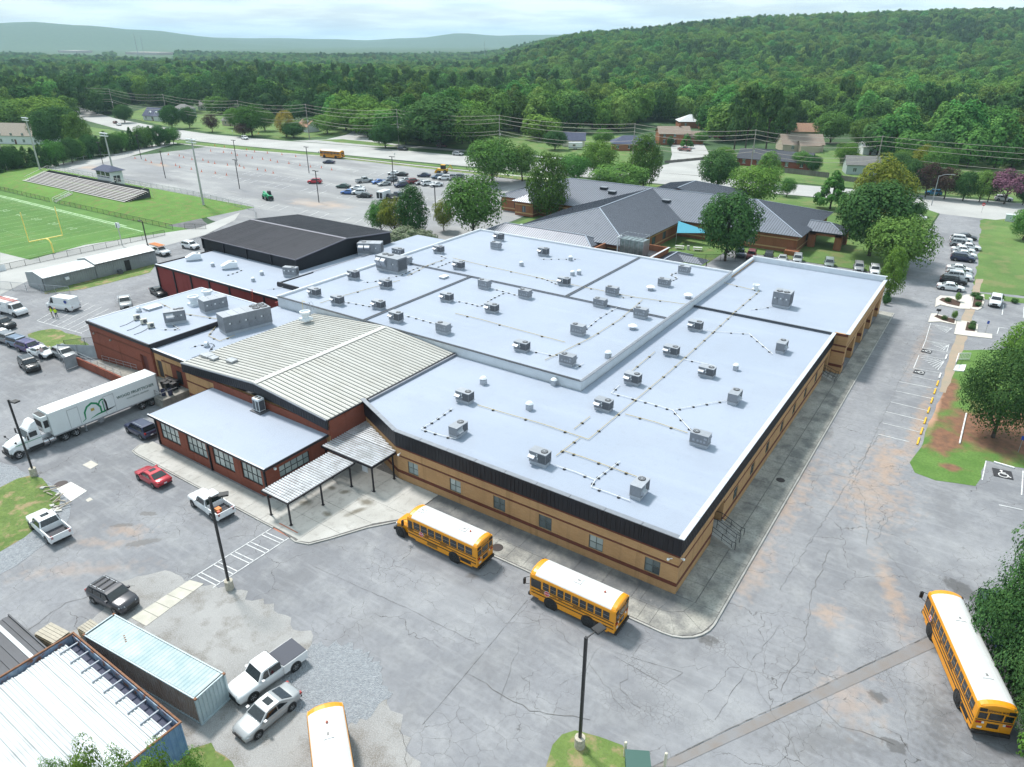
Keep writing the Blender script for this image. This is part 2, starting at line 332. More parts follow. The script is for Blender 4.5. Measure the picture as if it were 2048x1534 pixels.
# ---- grass
def grass_mat(name, a, b, d, patch=None, amt=0.0, sc=0.25):
    k = nmat(name)
    c = k.mix(k.noise(sc, 7), a, b)
    c = k.mix(k.math('MULTIPLY', k.noise(3.0, 5, .4, .7), .6), c, d)
    c = k.mix(k.math('MULTIPLY', k.noise(0.03, 4, .45, .65), .4), c, tuple(x*1.25 for x in b))
    if 'field' in name:
        q = k.N.new('ShaderNodeSeparateXYZ'); k.L.new(k.pos, q.inputs[0]); c = k.mix(k.rng(k.math('PINGPONG', q.outputs[0], 4.57), 2.1, 2.5, 0, .28), c, d); c = k.mix(k.math('MULTIPLY', k.noise(.35, 7, .55, .7), .4), c, (.16, .2, .07))
    if patch: c = k.mix(k.math('MULTIPLY', k.noise(sc*1.7, 6, .52, .66), amt), c, patch)
    return k.done(c, .95, k.noise(9, 4, 0, 1), .6, .08)
LAWN = grass_mat('lawn_grass', (0.085, 0.155, 0.04), (0.12, 0.195, 0.055), (0.06, 0.115, 0.03), (0.20, 0.18, 0.085), .5, .12)
FIELD = grass_mat('field_grass', (0.072, 0.165, 0.034), (0.095, 0.195, 0.045), (0.06, 0.14, 0.03), None, 0, .1)
WEED = grass_mat('patchy_grass', (0.10, 0.16, 0.04), (0.15, 0.21, 0.06), (0.07, 0.11, 0.03), (0.30, 0.22, 0.13), .85, .35)
TERR = grass_mat('meadow', (0.035, 0.075, 0.03), (0.06, 0.11, 0.04), (0.022, 0.05, 0.02), None, 0, .05)
k = nmat('island_grass')          # the lawn under the big tree, worn to red clay
def pb(x, y, rx, ry, rot=0.0, **kw):
    p = G(x, y); return k.blob(p.x, p.y, rx, ry, rot, **kw)
c = k.mix(k.noise(0.4, 7), (0.085, 0.17, 0.035), (0.12, 0.215, 0.05)); c = k.mix(k.math('MULTIPLY', k.noise(4, 5, .4, .7), .6), c, (0.06, 0.12, 0.025))
dirt = maxall(k, [pb(1970, 860, 7, 6.5, .2, soft=.5, ragged=.5), pb(1890, 880, 2.4, 5, 0, soft=.5, ragged=.7), pb(1893, 790, 1.6, 8, 0, soft=.5, ragged=.4), pb(2040, 870, 8, 9, 0, soft=.4, ragged=.4), pb(1905, 935, 1.6, 1.0, 0, soft=.6, ragged=.8)])
c = k.mix(dirt, c, k.mix(k.noise(1.2, 7), (0.23, 0.115, 0.07), (0.15, 0.085, 0.055)))
c = k.mix(pb(1870, 800, .9, 14, .02, soft=.6, ragged=.5), c, (0.42, 0.25, 0.17))
ISLAND = k.done(c, .95, k.noise(10, 4, 0, 1), .6, .06)
k = nmat('gravel_lot')
c = k.mix(k.noise(0.2, 7), (0.27, 0.265, 0.26), (0.36, 0.355, 0.35)); c = k.mix(k.noise(0.5, 6, .5, .68), c, (0.20, 0.185, 0.165)); c = k.mix(k.math('MULTIPLY', k.noise(11, 4, .35, .65), .55), c, (0.46, 0.46, 0.47))
c = k.mix(k.math('MULTIPLY', k.noise(22, 3, .45, .6), .4), c, (0.12, 0.115, 0.11))
GRAVEL = k.done(c, .95, k.noise(16, 5, 0, 1), .8, .06)
k = nmat('crushed_stone')
vo = k.N.new('ShaderNodeTexVoronoi'); vo.voronoi_dimensions = '2D'; vo.inputs['Scale'].default_value = 13; k.L.new(k.pos, vo.inputs['Vector'])
c = k.mix(vo.outputs['Color'], (0.23, 0.25, 0.28), (0.44, 0.46, 0.49)); c = k.mix(k.math('MULTIPLY', k.noise(3, 4), .35), c, (.2, .21, .23))
STONE = k.done(c, .9, vo.outputs['Distance'], 1.0, .08)
k = nmat('concrete_slab')
c = k.mix(k.noise(0.35, 7), (0.38, 0.37, 0.35), (0.47, 0.46, 0.44)); c = k.mix(k.math('MULTIPLY', k.noise(1.4, 8, .5, .7), .5), c, (0.24, 0.23, 0.21)); c = k.mix(k.math('MULTIPLY', k.noise(20, 3), .15), c, (.2, .2, .19))
def pb(x, y, rx, ry, rot=0.0, **kw):
    p = G(x, y); return k.blob(p.x, p.y, rx, ry, rot, **kw)
wet = maxall(k, [pb(612, 1007, .9, .7, .3, soft=.7, ragged=.5, nscale=1.2), pb(655, 1030, .7, .5, 0, soft=.7, ragged=.5, nscale=1.2), pb(733, 1006, 1.2, .8, 0, soft=.7, ragged=.5, nscale=1.2), pb(692, 985, .8, .5, .8, soft=.7, ragged=.5, nscale=1.2), pb(665, 978, .7, .5, 0, soft=.7, ragged=.5), pb(712, 1025, .5, 1.6, -.3, soft=.7, ragged=.4, nscale=1.2)])
c = k.mix(k.math('MULTIPLY', wet, .75), c, (0.10, 0.085, 0.055))
CONC = k.done(c, .88)
k = nmat('stained_walk')          # the old walk round the brown-brick wing: blackened with mildew along the front
c = k.mix(k.noise(0.35, 7), (0.30, 0.29, 0.26), (0.38, 0.37, 0.34))
c = k.mix(k.math('MULTIPLY', k.noise(0.45, 9, .42, .66), .85), c, (0.15, 0.148, 0.145))
c = k.mix(k.math('MULTIPLY', k.noise(5, 5, .45, .7), .4), c, (0.10, 0.10, 0.10))
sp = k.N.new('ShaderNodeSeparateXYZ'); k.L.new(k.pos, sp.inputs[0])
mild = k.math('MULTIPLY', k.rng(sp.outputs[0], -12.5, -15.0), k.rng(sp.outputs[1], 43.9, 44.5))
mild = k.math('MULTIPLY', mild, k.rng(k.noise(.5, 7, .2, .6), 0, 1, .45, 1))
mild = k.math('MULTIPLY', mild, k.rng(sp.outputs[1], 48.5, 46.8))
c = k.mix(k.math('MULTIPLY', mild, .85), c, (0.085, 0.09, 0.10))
c = k.mix(k.math('MULTIPLY', k.noise(.3, 6, .62, .75), .6), c, (0.42, 0.41, 0.38))
WALK = k.done(c, .9)
CURB = M('kerb_concrete', (0.42, 0.41, 0.39), .85, var=.35, scale=.8)
PAINT = M('white_paint', (0.72, 0.73, 0.74), .75, col2=(0.40, 0.41, 0.42), scale=1.6)
FPAINT = M('field_paint', (0.42, 0.55, 0.36), .9, col2=(0.18, 0.33, 0.12), scale=.9)
YPAINT = M('yellow_paint', (0.75, 0.43, 0.03), .7, var=.2, scale=2)
WPAINT = M('stop_white', (0.75, 0.75, 0.75), .7, var=.15, scale=2)
CRACK = M('crack_dark', (0.085, 0.08, 0.078), .95, col2=(.16, .155, .15), scale=3)
BRICKPAVE = M('red_tactile', (0.42, 0.17, 0.11), .85, var=.3, scale=3)
MULCH = M('mulch', (0.085, 0.045, 0.03), .95, var=.5, scale=5, bump=.8, bscale=12)
# ---- the terrain: one sheet to the horizon, level at the school, a wooded hill to the right, blue ridges far off
def sstep(a, b, x):
    t = max(0.0, min(1.0, (x-a)/(b-a))); return t*t*(3-2*t)
def terrain_h(f, r):
    d = math.hypot(f, r)
    if f < 200: return -0.06
    q = r/max(f, 1)
    h = 0.0
    prof = sstep(-.06, .10, q)*.5+sstep(.06, .32, q)*.32+sstep(.3, .7, q)*.18
    h += 86*prof*sstep(620, 1650, f)*(1-0.55*sstep(2000, 3600, f))
    h += 5*sstep(300, 600, f)*math.sin(f*.006+q*5)*math.sin(r*.005+1)*sstep(400, 700, f)
    h -= 10*sstep(600, 1500, f)*(1-sstep(-.05, .1, q))
    # ridges about 6 to 7 km away
    def ridge(q0, wq, top, d0, wd): return top*math.exp(-((q-q0)/wq)**2)*math.exp(-((d-d0)/wd)**2)
    h += ridge(-.615, .12, 112, 6200, 900)+ridge(-.46, .13, 82, 6200, 900)+ridge(-.75, .15, 65, 6500, 900)
    h += ridge(-.06, .045, 42, 7200, 800)+ridge(-.045, .11, 36, 7200, 900)+ridge(-.25, .18, 36, 7400, 900)+ridge(.1, .12, 45, 7300, 900)+ridge(-.42, .12, 25, 7300, 900)
    h += 20*sstep(6800, 7600, d)
    h += (4*math.sin(q*37)+3*math.sin(q*83+1))*sstep(5200, 6200, d)
    return h-0.06
mb = MB(); rad = [0, 60, 120, 200, 300, 400, 480, 560, 640]+[700+60*i for i in range(24)]+[2200+180*i for i in range(16)]+[5100+150*i for i in range(24)]+[8700, 9200]
na = 120; vs = []; fs = []
for rr in rad:
    for i in range(na+1):
        th = -R(180)+R(360)*i/na if rr < 250 else R(-62)+R(124)*i/na
        f = rr*math.cos(th); r = rr*math.sin(th); p = FR(f, r, terrain_h(f, r)); vs.append(p)
n = na+1
for a in range(len(rad)-1):
    if rad[a] < 250 <= rad[a+1]: continue
    for i in range(na): fs.append((a*n+i, (a+1)*n+i, (a+1)*n+i+1, a*n+i+1))
# fill between the full inner disc and the outer fan with a plain skirt all round
kk = [i for i, q in enumerate(rad) if q < 250][-1]
for i in range(na):
    a0 = -R(180)+R(360)*i/na; a1 = -R(180)+R(360)*(i+1)/na
    p0 = FR(9300*math.cos(a0), 9300*math.sin(a0), -6); p1 = FR(9300*math.cos(a1), 9300*math.sin(a1), -6)
    vs += [p0, p1]; b = len(vs)-2; fs.append((kk*n+i, b, b+1, kk*n+i+1))
mb.add(vs, [tuple(reversed(f)) for f in fs])
struct('terrain', mb, TERR, smooth=True)
# ---- paved areas
ground_sheet('school_yard', [(-176,-30),(60,-30),(60,158),(-.6,158),(-.6,236),(-13.6,233),(-13.6,158.5),(-49,158.5),(-49,141),(-64,141),(-64,124),(-92,124),(-92,140),(-105,140),(-105,112),(-168,112),(-168,46),(-176,46)], 0.0, YARD)
ground_sheet('far_parking_lot', rough([(-300,111),(-222,114),(-178,112),(-160,108),(-106,112),(-106,206),(-164,207),(-250,207.5),(-300,204)], 6, .5, 3), 0.004, FARLOT)
ground_sheet('lot_lane', [(-420,84),(-300,108),(-283,122),(-300,160),(-322,196),(-340,209),(-347,205),(-328,190),(-306,152),(-302,118),(-420,94)], 0.008, ROAD)
rd_near = [(-900,330),(-600,262),(-470,228),(-400,212),(-347,205),(-300,206.5),(-242,213),(-172,219),(-109,225),(-47,233),(5,239),(200,258)]
rd_far = [(-900,352),(-600,284),(-461,243),(-395,231),(-340,226),(-290,230),(-250,236),(-188,240),(-119,246),(-47,252),(5,257),(200,276)]
ground_sheet('road', rd_near+list(reversed(rd_far)), 0.010, ROAD)
ground_sheet('side_street', [(-285,232),(-276,245),(-281,262),(-300,292),(-286,294),(-268,266),(-258,255),(-235,251),(-150,258),(-150,255),(-225,246),(-240,238)], 0.014, ROAD)
ground_sheet('residential_street', [(-122,245),(-112,256),(-110,268),(-119,292),(-128,312),(-140,345),(-128,348),(-114,318),(-104,296),(-96,280),(-92,262),(-84,250)], 0.014, ROAD)
ground_sheet('drive_mouth', [(-21,237),(-13.6,228),(-.6,228),(5,236),(8,241)], 0.018, ROAD)
ground_sheet('sidewalk_by_road', [(-320,197),(-279,199),(-224,209.5),(-172,211.5),(-110,216),(-110,214.4),(-172,209.9),(-224,208),(-279,197.5),(-320,195.5)], 0.02, CONC)
ground_sheet('asphalt_apron', rough([(-212,107),(-197,112),(-176,110),(-160,103),(-160,99),(-168,101),(-180,100)], 3, .4, 5), 0.02, PATCH)
# ---- grass
ground_sheet('football_field', [(-420,30),(-168,30),(-168,58),(-167,104),(-420,104)], 0.012, FIELD)
def mound(name, poly, z, hgt, mat, seed=1, amp=.3):
    """a grass area whose middle rises a little"""
    ZC[0] += 1; z = z+.0006*ZC[0]
    o = rough(ccw(poly), 1.4, amp, seed); n = len(o); cx = sum(p[0] for p in o)/n; cy = sum(p[1] for p in o)/n; c0 = Vector((cx, cy))
    bm = bmesh.new(); a = [bm.verts.new((p[0], p[1], z)) for p in o]; f = bm.faces.new(a)
    bm.free(); me = sheet_mesh(o, z); me.materials.append(mat); return tag(ob(name, me), kind='structure')
    return tag(ob(name, me), kind='structure')
mound('tree_lawn', gp([(1897,755),(1834,905),(1820,925),(1830,945),(1870,960),(1950,972),(1962,955),(1972,921),(2060,938),(2300,985),(2300,700),(1985,700),(1915,700)]), .012, 0, ISLAND, 2, .2)
ground_sheet('east_lawn', rough(gp([(1962,440),(1958,500),(1950,560),(1942,582),(2048,592),(2500,625),(2500,450),(2048,432),(1990,426)]), 2, .3, 4), .012, LAWN)
ground_sheet('hedge_strip', gp([(1955,586),(2048,597),(2300,620),(2300,640),(2048,607),(1990,600),(1950,598)]), .016, LAWN)
ground_sheet('shoulder', rough([(-.6,165),(5.5,167),(4.5,190),(3,222),(6,232),(-.6,232)], 2, .6, 6), .008, M('shoulder_gravel', (0.42,0.38,0.33), .95, col2=(0.34,0.30,0.24), scale=.4))
ground_sheet('clay_verge', rough([(-.9,104),(-1.1,121),(-.7,165),(.5,166),(.5,124),(-.1,104)], 2, .15, 7), .014, M('clay_dust', (0.34,0.255,0.19), .95, col2=(0.27,0.235,0.18), scale=.7))
ground_sheet('back_lawn', [(-49,158.7),(-14,158.7),(-14,233),(-47,231),(-109,223),(-163,212),(-104,206),(-104,140.2),(-92,140.2),(-92,150),(-64,150),(-64,141.2),(-49,141.2)], .006, LAWN)
ground_sheet('yard_weeds', rough(gp([(55,668),(105,657),(150,669),(180,692),(155,700),(125,714),(95,698)]), 1.5, .4, 8), .012, WEED)
ground_sheet('gravel_margin', rough(gp([(-200,915),(0,925),(32,933),(58,948),(97,965),(130,985),(142,1012),(132,1050),(98,1085),(60,1112),(0,1150),(-200,1230)]), 1, .25, 9), .006, STONE)
mound('lamp_island', gp([(-200,965),(0,975),(35,957),(62,950),(97,968),(120,990),(118,1012),(95,1030),(50,1075),(0,1105),(-200,1160)]), .012, 0, WEED, 10, .3)
ground_sheet('gravel_lot', rough(gp([(-300,1400),(0,1318),(120,1275),(180,1240),(240,1165),(310,1145),(385,1162),(410,1170),(480,1182),(560,1225),(640,1290),(770,1375),(800,1450),(838,1545),(860,1800),(-300,2000)]), .6, .5, 11), .006, GRAVEL)
cp = G(668, 1362)
ground_sheet('crushed_stone_patch', rough([(cp.x+4.3*math.cos(t*.35)*(1+.1*math.sin(t*2)), cp.y+3.3*math.sin(t*.35)) for t in range(18)], .3, .42, 12), .012, STONE)
mound('post_island', gp([(1085,1560),(1105,1490),(1125,1470),(1150,1460),(1200,1475),(1245,1492),(1262,1530),(1270,1600),(1080,1600)]), .01, 0, WEED, 13, .15)
ground_sheet('corner_weeds', rough(gp([(330,1545),(380,1500),(420,1488),(450,1510),(480,1560),(400,1600)]), .7, .3, 14), .014, WEED)
ground_sheet('wash_grass', rough(gp([(0,512),(0,520),(75,572),(90,588),(170,578),(300,545),(310,530),(300,515),(170,545),(60,560),(30,530)]), 2, .3, 15), .014, WEED)
ground_sheet('shed_lane', gp([(0,505),(60,520),(170,490),(400,455),(480,425),(470,440),(410,470),(300,500),(60,560),(0,590)]), .016, ROAD)
ground_sheet('verge_grass', rough([(-340,196),(-279,200),(-224,210.3),(-172,212.3),(-110,217),(-110,222),(-172,216),(-242,211),(-300,204.5),(-345,203)], 4, .3, 16), .006, LAWN)
ground_sheet('lot_verge', rough([(-270,203),(-224,207.6),(-164,209.4),(-106,213),(-106,207.5),(-164,207),(-250,205)], 4, .3, 17), .012, WEED)
for i, (a, b) in enumerate([([(-470,252),(-400,236),(-340,231),(-292,234),(-282,262),(-306,300),(-420,320),(-520,300)], 0), ([(-258,258),(-232,253),(-150,260),(-124,250),(-118,262),(-124,292),(-150,340),(-262,312)], 0), ([(-88,254),(-47,255),(5,260),(120,270),(120,345),(-60,350),(-100,300)], 0), ([(-278,240),(-238,242),(-227,246),(-250,250),(-270,250)], 0), ([(-360,196),(-330,165),(-306,120),(-420,96),(-460,150)], 0), ([(-520,215),(-400,208),(-352,203),(-336,194),(-360,190),(-520,195)], 0)]):
    ground_sheet('lawn', rough(a, 5, .6, 20+i), .004, LAWN)
# the bank under the bleachers
mb = MB(); xs = [-420, -290, -278, -240, -204, -196, -186, -176]; hs = [1.6, 1.6, 1.6, 1.6, 1.6, 1.4, .7, 0.02]
bank = []
for x, hh in zip(xs, hs): bank.append([(x, 98.2, .01), (x, 100.5, hh*.55), (x, 103.4, hh), (x, 122, hh*.9), (x, 127, .02)])
mb.loft([list(reversed(r)) for r in bank], caps=False, close=False); struct('grass_bank', mb, grass_mat('bank_grass', (0.085,0.18,0.03), (0.11,0.225,0.04), (0.07,0.12,0.03), (0.17,0.15,0.06), .6, .3), smooth=True)
# ---- kerbs and walks built of slabs
def kerb(name, pts, w=0.16, h=0.12, mat=None):
    mb = MB()
    for a, b in zip(pts, pts[1:]): mb.beam((a[0], a[1], h/2), (b[0], b[1], h/2), w, h)
    return struct(name, mb, mat or CURB)
def slabs(parent, cells, z=0.115, gap=0.014, mat=None):
    for c in cells:
        c = ccw(c); n = len(c); cx = sum(p[0] for p in c)/n; cy = sum(p[1] for p in c)/n
        q = []
        for p in c:
            d = Vector((p[0]-cx, p[1]-cy)); q.append((cx+d.x*(1-gap/max(.3, abs(d.x)))if d.x else cx, cy+d.y*(1-gap/max(.3, abs(d.y))) if d.y else cy))
        zz = z+random.uniform(-.004, .004)
        ob('slab', MB().prism(q, 0.02, zz), mat, parent)
def walk(name, poly, mat): 
    me = MB().prism(ccw(poly), 0.0, .075); return struct(name, me, CRACK)
arc = [(-14.2+3.2*math.cos(t), 45.3+3.2*math.sin(t)) for t in [R(-90)+R(90)*i/6 for i in range(7)]]
w1 = walk('school_walk', [(-41.2,46.75),(-41.2,42.15)]+[(p[0]-.05, p[1]+.05) for p in arc]+[(-11.05,134),(-13.2,134),(-13.2,101.9),(-15,101.9),(-15,46.75)], WALK)
cells = []
x = -41.2
while x < -17.2: x2 = min(x+2.9, -17.2); cells.append([(x,44.3),(x2,44.3),(x2,46.7),(x,46.7)]); x = x2
x = -41.2
while x < -15.4: x2 = min(x+1.9, -15.4); cells.append([(x,42.2),(x2,42.2),(x2,44.3),(x,44.3)]); x = x2
cells += [[(-17.2,44.3),(-15.4,44.3),(-14.9,46.7),(-17.2,46.7)], [(-15.4,42.2),(-14.2,42.15),(-13.2,42.3),(-14.5,44.5),(-15.4,44.3)], [(-15.4,44.3),(-14.5,44.5),(-13.6,45.2),(-13.2,46.7),(-14.95,46.65)],
          [(-13.2,42.3),(-12.1,42.95),(-11.45,43.9),(-13.6,45.2),(-14.5,44.5)], [(-11.45,43.9),(-11.1,45.3),(-11.08,46.7),(-13.2,46.7),(-13.6,45.2)]]
y = 46.7
while y < 134:
    y2 = min(y+2.4, 134); x0 = -15.0 if y2 < 102 else -13.1
    if y2 >= 102 and y < 102: y2 = 102; x0 = -15.0
    if x0 < -14: cells.append([(x0,y),(-13.2,y),(-13.2,y2),(x0,y2)])
    cells.append([(-13.15,y),(-11.1,y),(-11.1,y2),(-13.15,y2)]); y = y2
slabs(w1, cells, mat=WALK)
kerb('kerb', [(-41.3,42.05)]+[(p[0]+.02, p[1]-.06) for p in arc]+[(-10.98,134)], .16, .125)
w2 = walk('entrance_walk', [(-76.2,36),(-76.8,34.6),(-76.2,33.5),(-75.2,33.35),(-50.2,33.35),(-47.6,33.1),(-46.3,33.6),(-45.3,35.2),(-43.6,38.6),(-41.4,41.5),(-41.2,46.7),(-46.9,46.7),(-55,50),(-55,36)], CONC)
cells = [[(-76.2,36),(-76.75,34.6),(-76.2,33.55),(-75.2,33.4),(-74,33.4),(-74,36)]]
x = -74
while x < -56: x2 = min(x+3, -56); cells.append([(x,33.4),(x2,33.4),(x2,36),(x,36)]); x = x2
pl = [(-56,33.4),(-53.2,33.4),(-50.4,33.4)]
ys = [33.4, 36.3, 39.2, 42.1, 45, 48.5]
xs = [-56, -53.2, -50.4, -47.6]
for i in range(3):
    for j in range(5):
        y0, y1 = ys[j], ys[j+1]
        if j == 4: y1 = 46.2+ (2.3 if i == 0 else (1.5 if i == 1 else .5))
        cells.append([(xs[i],y0),(xs[i+1],y0),(xs[i+1],y1),(xs[i],y1)])
cells += [[(-47.6,33.15),(-46.4,33.7),(-45.4,35.3),(-44.9,36.3),(-47.6,36.3)], [(-47.6,36.3),(-44.9,36.3),(-43.45,39.2),(-47.6,39.2)], [(-47.6,39.2),(-43.45,39.2),(-41.5,41.6),(-41.4,42.1),(-47.6,42.1)], [(-47.6,42.1),(-44.4,42.1),(-44.4,46.65),(-47.6,46.65)], [(-44.4,42.1),(-41.3,42.1),(-41.3,46.65),(-44.4,46.65)]]
slabs(w2, cells, mat=CONC)
kerb('kerb', [(-76.25,36),(-76.88,34.6),(-76.25,33.42),(-75.2,33.27),(-51.1,33.27)], .14, .12)
kerb('kerb', [(-48.4,33.15),(-47.6,33.05),(-46.25,33.52),(-45.25,35.15),(-43.5,38.5),(-41.3,41.45),(-41.25,42.05)], .14, .12)
ob('ramp', MB().add([(-51.1,33.2,.015),(-48.4,33.2,.015),(-48.4,34.1,.13),(-51.1,34.1,.13)], [(0,1,2,3)]), BRICKPAVE, w2)
# ---- painted lines
def strip(mb, a, b, w=0.1, z=0.004):
    a = Vector(a[:2]); b = Vector(b[:2]); d = (b-a).normalized(); nn = Vector((-d.y, d.x))*w/2
    mb.add([(*(a-nn), z), (*(b-nn), z), (*(b+nn), z), (*(a+nn), z)], [(0,1,2,3)])
def marking(name, segs, w=0.1, z=0.02, mat=None, parent=None):
    mb = MB(); z += .03
    for a, b in segs: strip(mb, a, b, w, z)
    o = struct(name, mb, mat or PAINT); return o
seg = [((-51.2,33.1),(-51.2,24.4)), ((-48.6,33.1),(-48.6,24.8))]
for i in range(5):
    for q in (0, .45): 
        y = 32.4-1.75*i-q; seg.append(((-51.2,y),(-48.6,y+.2)))
marking('crosswalk', seg, .1, .004)
st = [((1906,763-42),(1745+0,0))]
ends = [((1798,763.7),(1874,778)),((1791,782),(1866,798)),((1781,804),(1857,822)),((1772,823.6),(1849,842)),((1765,846),(1841,865)),((1756,868.6),(1818,884))]
marking('parking_lines', [(G(*a), G(*b)) for a, b in ends], .11, .004)
acc = [((1845,696),(1896,705)),((1838,710),(1890,719)),((1827,737),(1880,746)),((1824,752),(1877,763)),((1851,681),(1898,689)),((1851,681),(1845,696)),((1898,689),(1893,705)),((1838,710),(1827,737)),((1861,647),(1851,681))]
for i in range(9):
    t = i/9; acc.append((tuple(a+(b-a)*t for a, b in zip((1850,682), (1890,704))), tuple(a+(b-a)*min(1, t+.35) for a, b in zip((1856,683), (1897,690)))))
    acc.append((tuple(a+(b-a)*t for a, b in zip((1836,712), (1880,744))), tuple(a+(b-a)*min(1, t+.3) for a, b in zip((1842,712), (1889,722)))))
    acc.append((tuple(a+(b-a)*t for a, b in zip((1862,648), (1895,668))), tuple(a+(b-a)*min(1, t+.3) for a, b in zip((1866,649), (1905,656)))))
marking('access_hatching', [(G(*a), G(*b)) for a, b in acc], .09, .005)
marking('parking_lines', [(G(*a), G(*b)) for a, b in [((2007,610),(2004,630)),((2048,614),(2047,636)),((1998,655),(1994,668)),((1998,655),(2016,657)),((1972,922),(1964,960)),((2046,942),(2043,990)),((1998,1010),(2045,1020))]], .12, .005)
seg = []
for x in [-118+2.9*i for i in range(9)]:
    seg.append(((x,54),(x-3.2,47.5)))
marking('yard_lines', [(G(*a), G(*b)) for a, b in [((74+12.6*i,642+3.4*i),(150+13.5*i,598+4.0*i)) for i in range(8)]+[((74,642),(164,667))]], .1, .005)
seg = []
for i in range(28):
    x = -230+4.2*i
    for y0 in (128, 150, 160, 185):
        if x < -112 and (i*7+int(y0)) % 4: seg.append(((x,y0),(x-2.2,y0+5.5)))
marking('lot_lines', seg, .12, .009)
# football field: sidelines, yard lines, hash marks, numbers
seg = [((-420,92),(-175,92)), ((-175,92),(-175,43)), ((-420,43),(-175,43))]
for i in range(28): seg.append(((-184-4.57*i,92),(-184-4.57*i,43)))
marking('field_lines', seg, .09, .016, FPAINT)
marking('sideline', [((-420,92.9),(-175,92.9)), ((-420,93.8),(-184,93.8))], .5, .017, FPAINT)
seg = []
for i in range(110): 
    for y in (74, 61): seg.append(((-184-.914*i,y-.3),(-184-.914*i,y+.3)))
    seg.append(((-184-.914*i,91.4),(-184-.914*i,90.8)))
marking('hash_marks', seg, .1, .018, FPAINT)
for i, t in enumerate(['1 0', '2 0', '3 0', '4 0', '5 0', '4 0', '3 0', '2 0']):
    me = text_mesh('yard_number', t, 2.6, FPAINT, 0.002); o = ob('yard_number', me, loc=(-184-9.14*(i+1), 84.5, .055), rz=0); tag(o, kind='structure')
# ---- seams and long cracks in the yard
def crackline(pts, w=.05, seed=0, z=.003, wob=.18):
    rnd = random.Random(seed); mb = MB(); P = [Vector(p[:2]) for p in pts]; q = []
    for a, b in zip(P, P[1:]):
        n = max(2, int((b-a).length/.6)); d = (b-a); nn = Vector((-d.y, d.x)).normalized()
        for i in range(n): q.append(a+d*i/n+nn*rnd.uniform(-wob, wob))
    q.append(P[-1])
    for a, b in zip(q, q[1:]): strip(mb, a, b, w*rnd.uniform(.2, .65), z)
    return mb
cr = MB()
for i, (pts, ww, wb) in enumerate([([(845,1450),(930,1350),(1055,1200)], .05, .02), ([(1230,1305),(1365,1345)], .05, .05), ([(1365,1345),(1330,1370),(1228,1312)], .05, .05), ([(1560,1380),(1610,1290),(1625,1180),(1660,1100)], .06, .15), ([(1620,1390),(1680,1450),(1790,1490)], .07, .15), ([(1770,1340),(1810,1420),(1815,1480)], .05, .1),
        ([(1735,1090),(1730,1000),(1700,950),(1760,870)], .06, .15), ([(1850,1200),(1750,1080),(1790,1020)], .05, .2), ([(1100,1240),(1180,1330),(1250,1420)], .045, .2), ([(1280,1290),(1240,1380),(1310,1440)], .04, .25), ([(1430,1440),(1500,1330),(1560,1250)], .04, .12), ([(1860,660),(1800,760),(1700,980)], .05, .1), ([(1700,960),(1560,1180)], .05, .1),
        ([(930,1345),(1060,1420),(1180,1440)], .08, .15), ([(800,1455),(815,1534)], .07, .2), ([(270,1170),(130,1205),(20,1290)], .09, .15), ([(90,965),(130,980)], .05, .1), ([(1480,1280),(1530,1400),(1600,1520)], .04, .2), ([(1040,1290),(1000,1400)], .035, .25), ([(1140,1250),(1200,1290),(1170,1350),(1120,1370)], .035, .2), ([(960,1190),(1010,1250),(1100,1240)], .035, .2), ([(620,1130),(800,1210),(960,1290)], .04, .05)]):
    m2 = crackline([G(*p) for p in pts], ww, i, .024+.0003*i, wb); cr.add(m2.v, m2.f)
tag(ob('asphalt_cracks', cr, CRACK), 'dark cracks and seams running through the yard asphalt', 'crack', kind='stuff')
# concrete gutter strip crossing the yard
a, b, c_, d_ = [G(*p) for p in [(1305,1534),(1870,1268),(1880,1290),(1350,1534)]]
ground_sheet('gutter_strip', [a, b, c_, d_], .0045, M('gutter', (0.20,0.20,0.21), .85, col2=(0.19,0.165,0.15), scale=.6))
m2 = crackline([G(1305,1534), G(1450,1462), G(1870,1266)], .09, 77, .05, .02); tag(ob('gutter_joint', m2, CRACK), kind='structure')
# pale utility lids and pads in the yard
def flatpad(name, pts, z, mat, label, cat): return tag(ob(name, MB().prism(ccw(gp(pts)), 0, z), mat), label, cat)
flatpad('concrete_pad', [(113,978),(142,964),(174,982),(142,1003)], .03, M('pale_concrete', (0.62,0.61,0.58), .85, var=.15, scale=1), 'square pale concrete pad at the edge of the lamp island', 'concrete pad')
flatpad('access_cover', [(165,930),(182,921),(197,929),(181,938)], .02, M('cover_concrete', (0.50,0.47,0.42), .85, var=.2, scale=2), 'small square tan cover set in the asphalt beside the truck', 'cover')
flatpad('valve_cover', [(171,1000),(180,995),(186,999),(176,1004)], .02, MATS['cover_concrete'], 'small pale valve cover beside the square concrete pad', 'cover')
def manhole(px, py, r, z, label): 
    p = G(px, py, z); tag(ob('manhole_cover', MB().lathe([(r*1.1,0),(r*1.1,.012),(r,.018),(.02,.02)], p, 18), M('iron_lid', (0.06,0.05,0.05), .6, .6, var=.3, scale=6)), label, 'manhole')
manhole(995, 1095, .5, .118, 'round iron manhole cover in the walk behind the first bus')
manhole(1561, 960, .42, .118, 'round iron manhole cover in the walk along the drive')
manhole(122, 968, .6, .004, 'round manhole cover beside the square concrete pad')
w3 = struct('footpath', MB().prism(ccw(gp([(380,1160),(408,1168),(292,1253),(262,1236)])), 0, .02), CRACK)
P = [G(380,1160), G(408,1168), G(292,1253), G(262,1236)]; cells = []
for i in range(5): cells.append([P[0].lerp(P[3], i/5), P[1].lerp(P[2], i/5), P[1].lerp(P[2], (i+1)/5), P[0].lerp(P[3], (i+1)/5)])
slabs(w3, cells, .04, .02, M('buff_concrete', (0.50,0.48,0.42), .9, var=.2, scale=1))
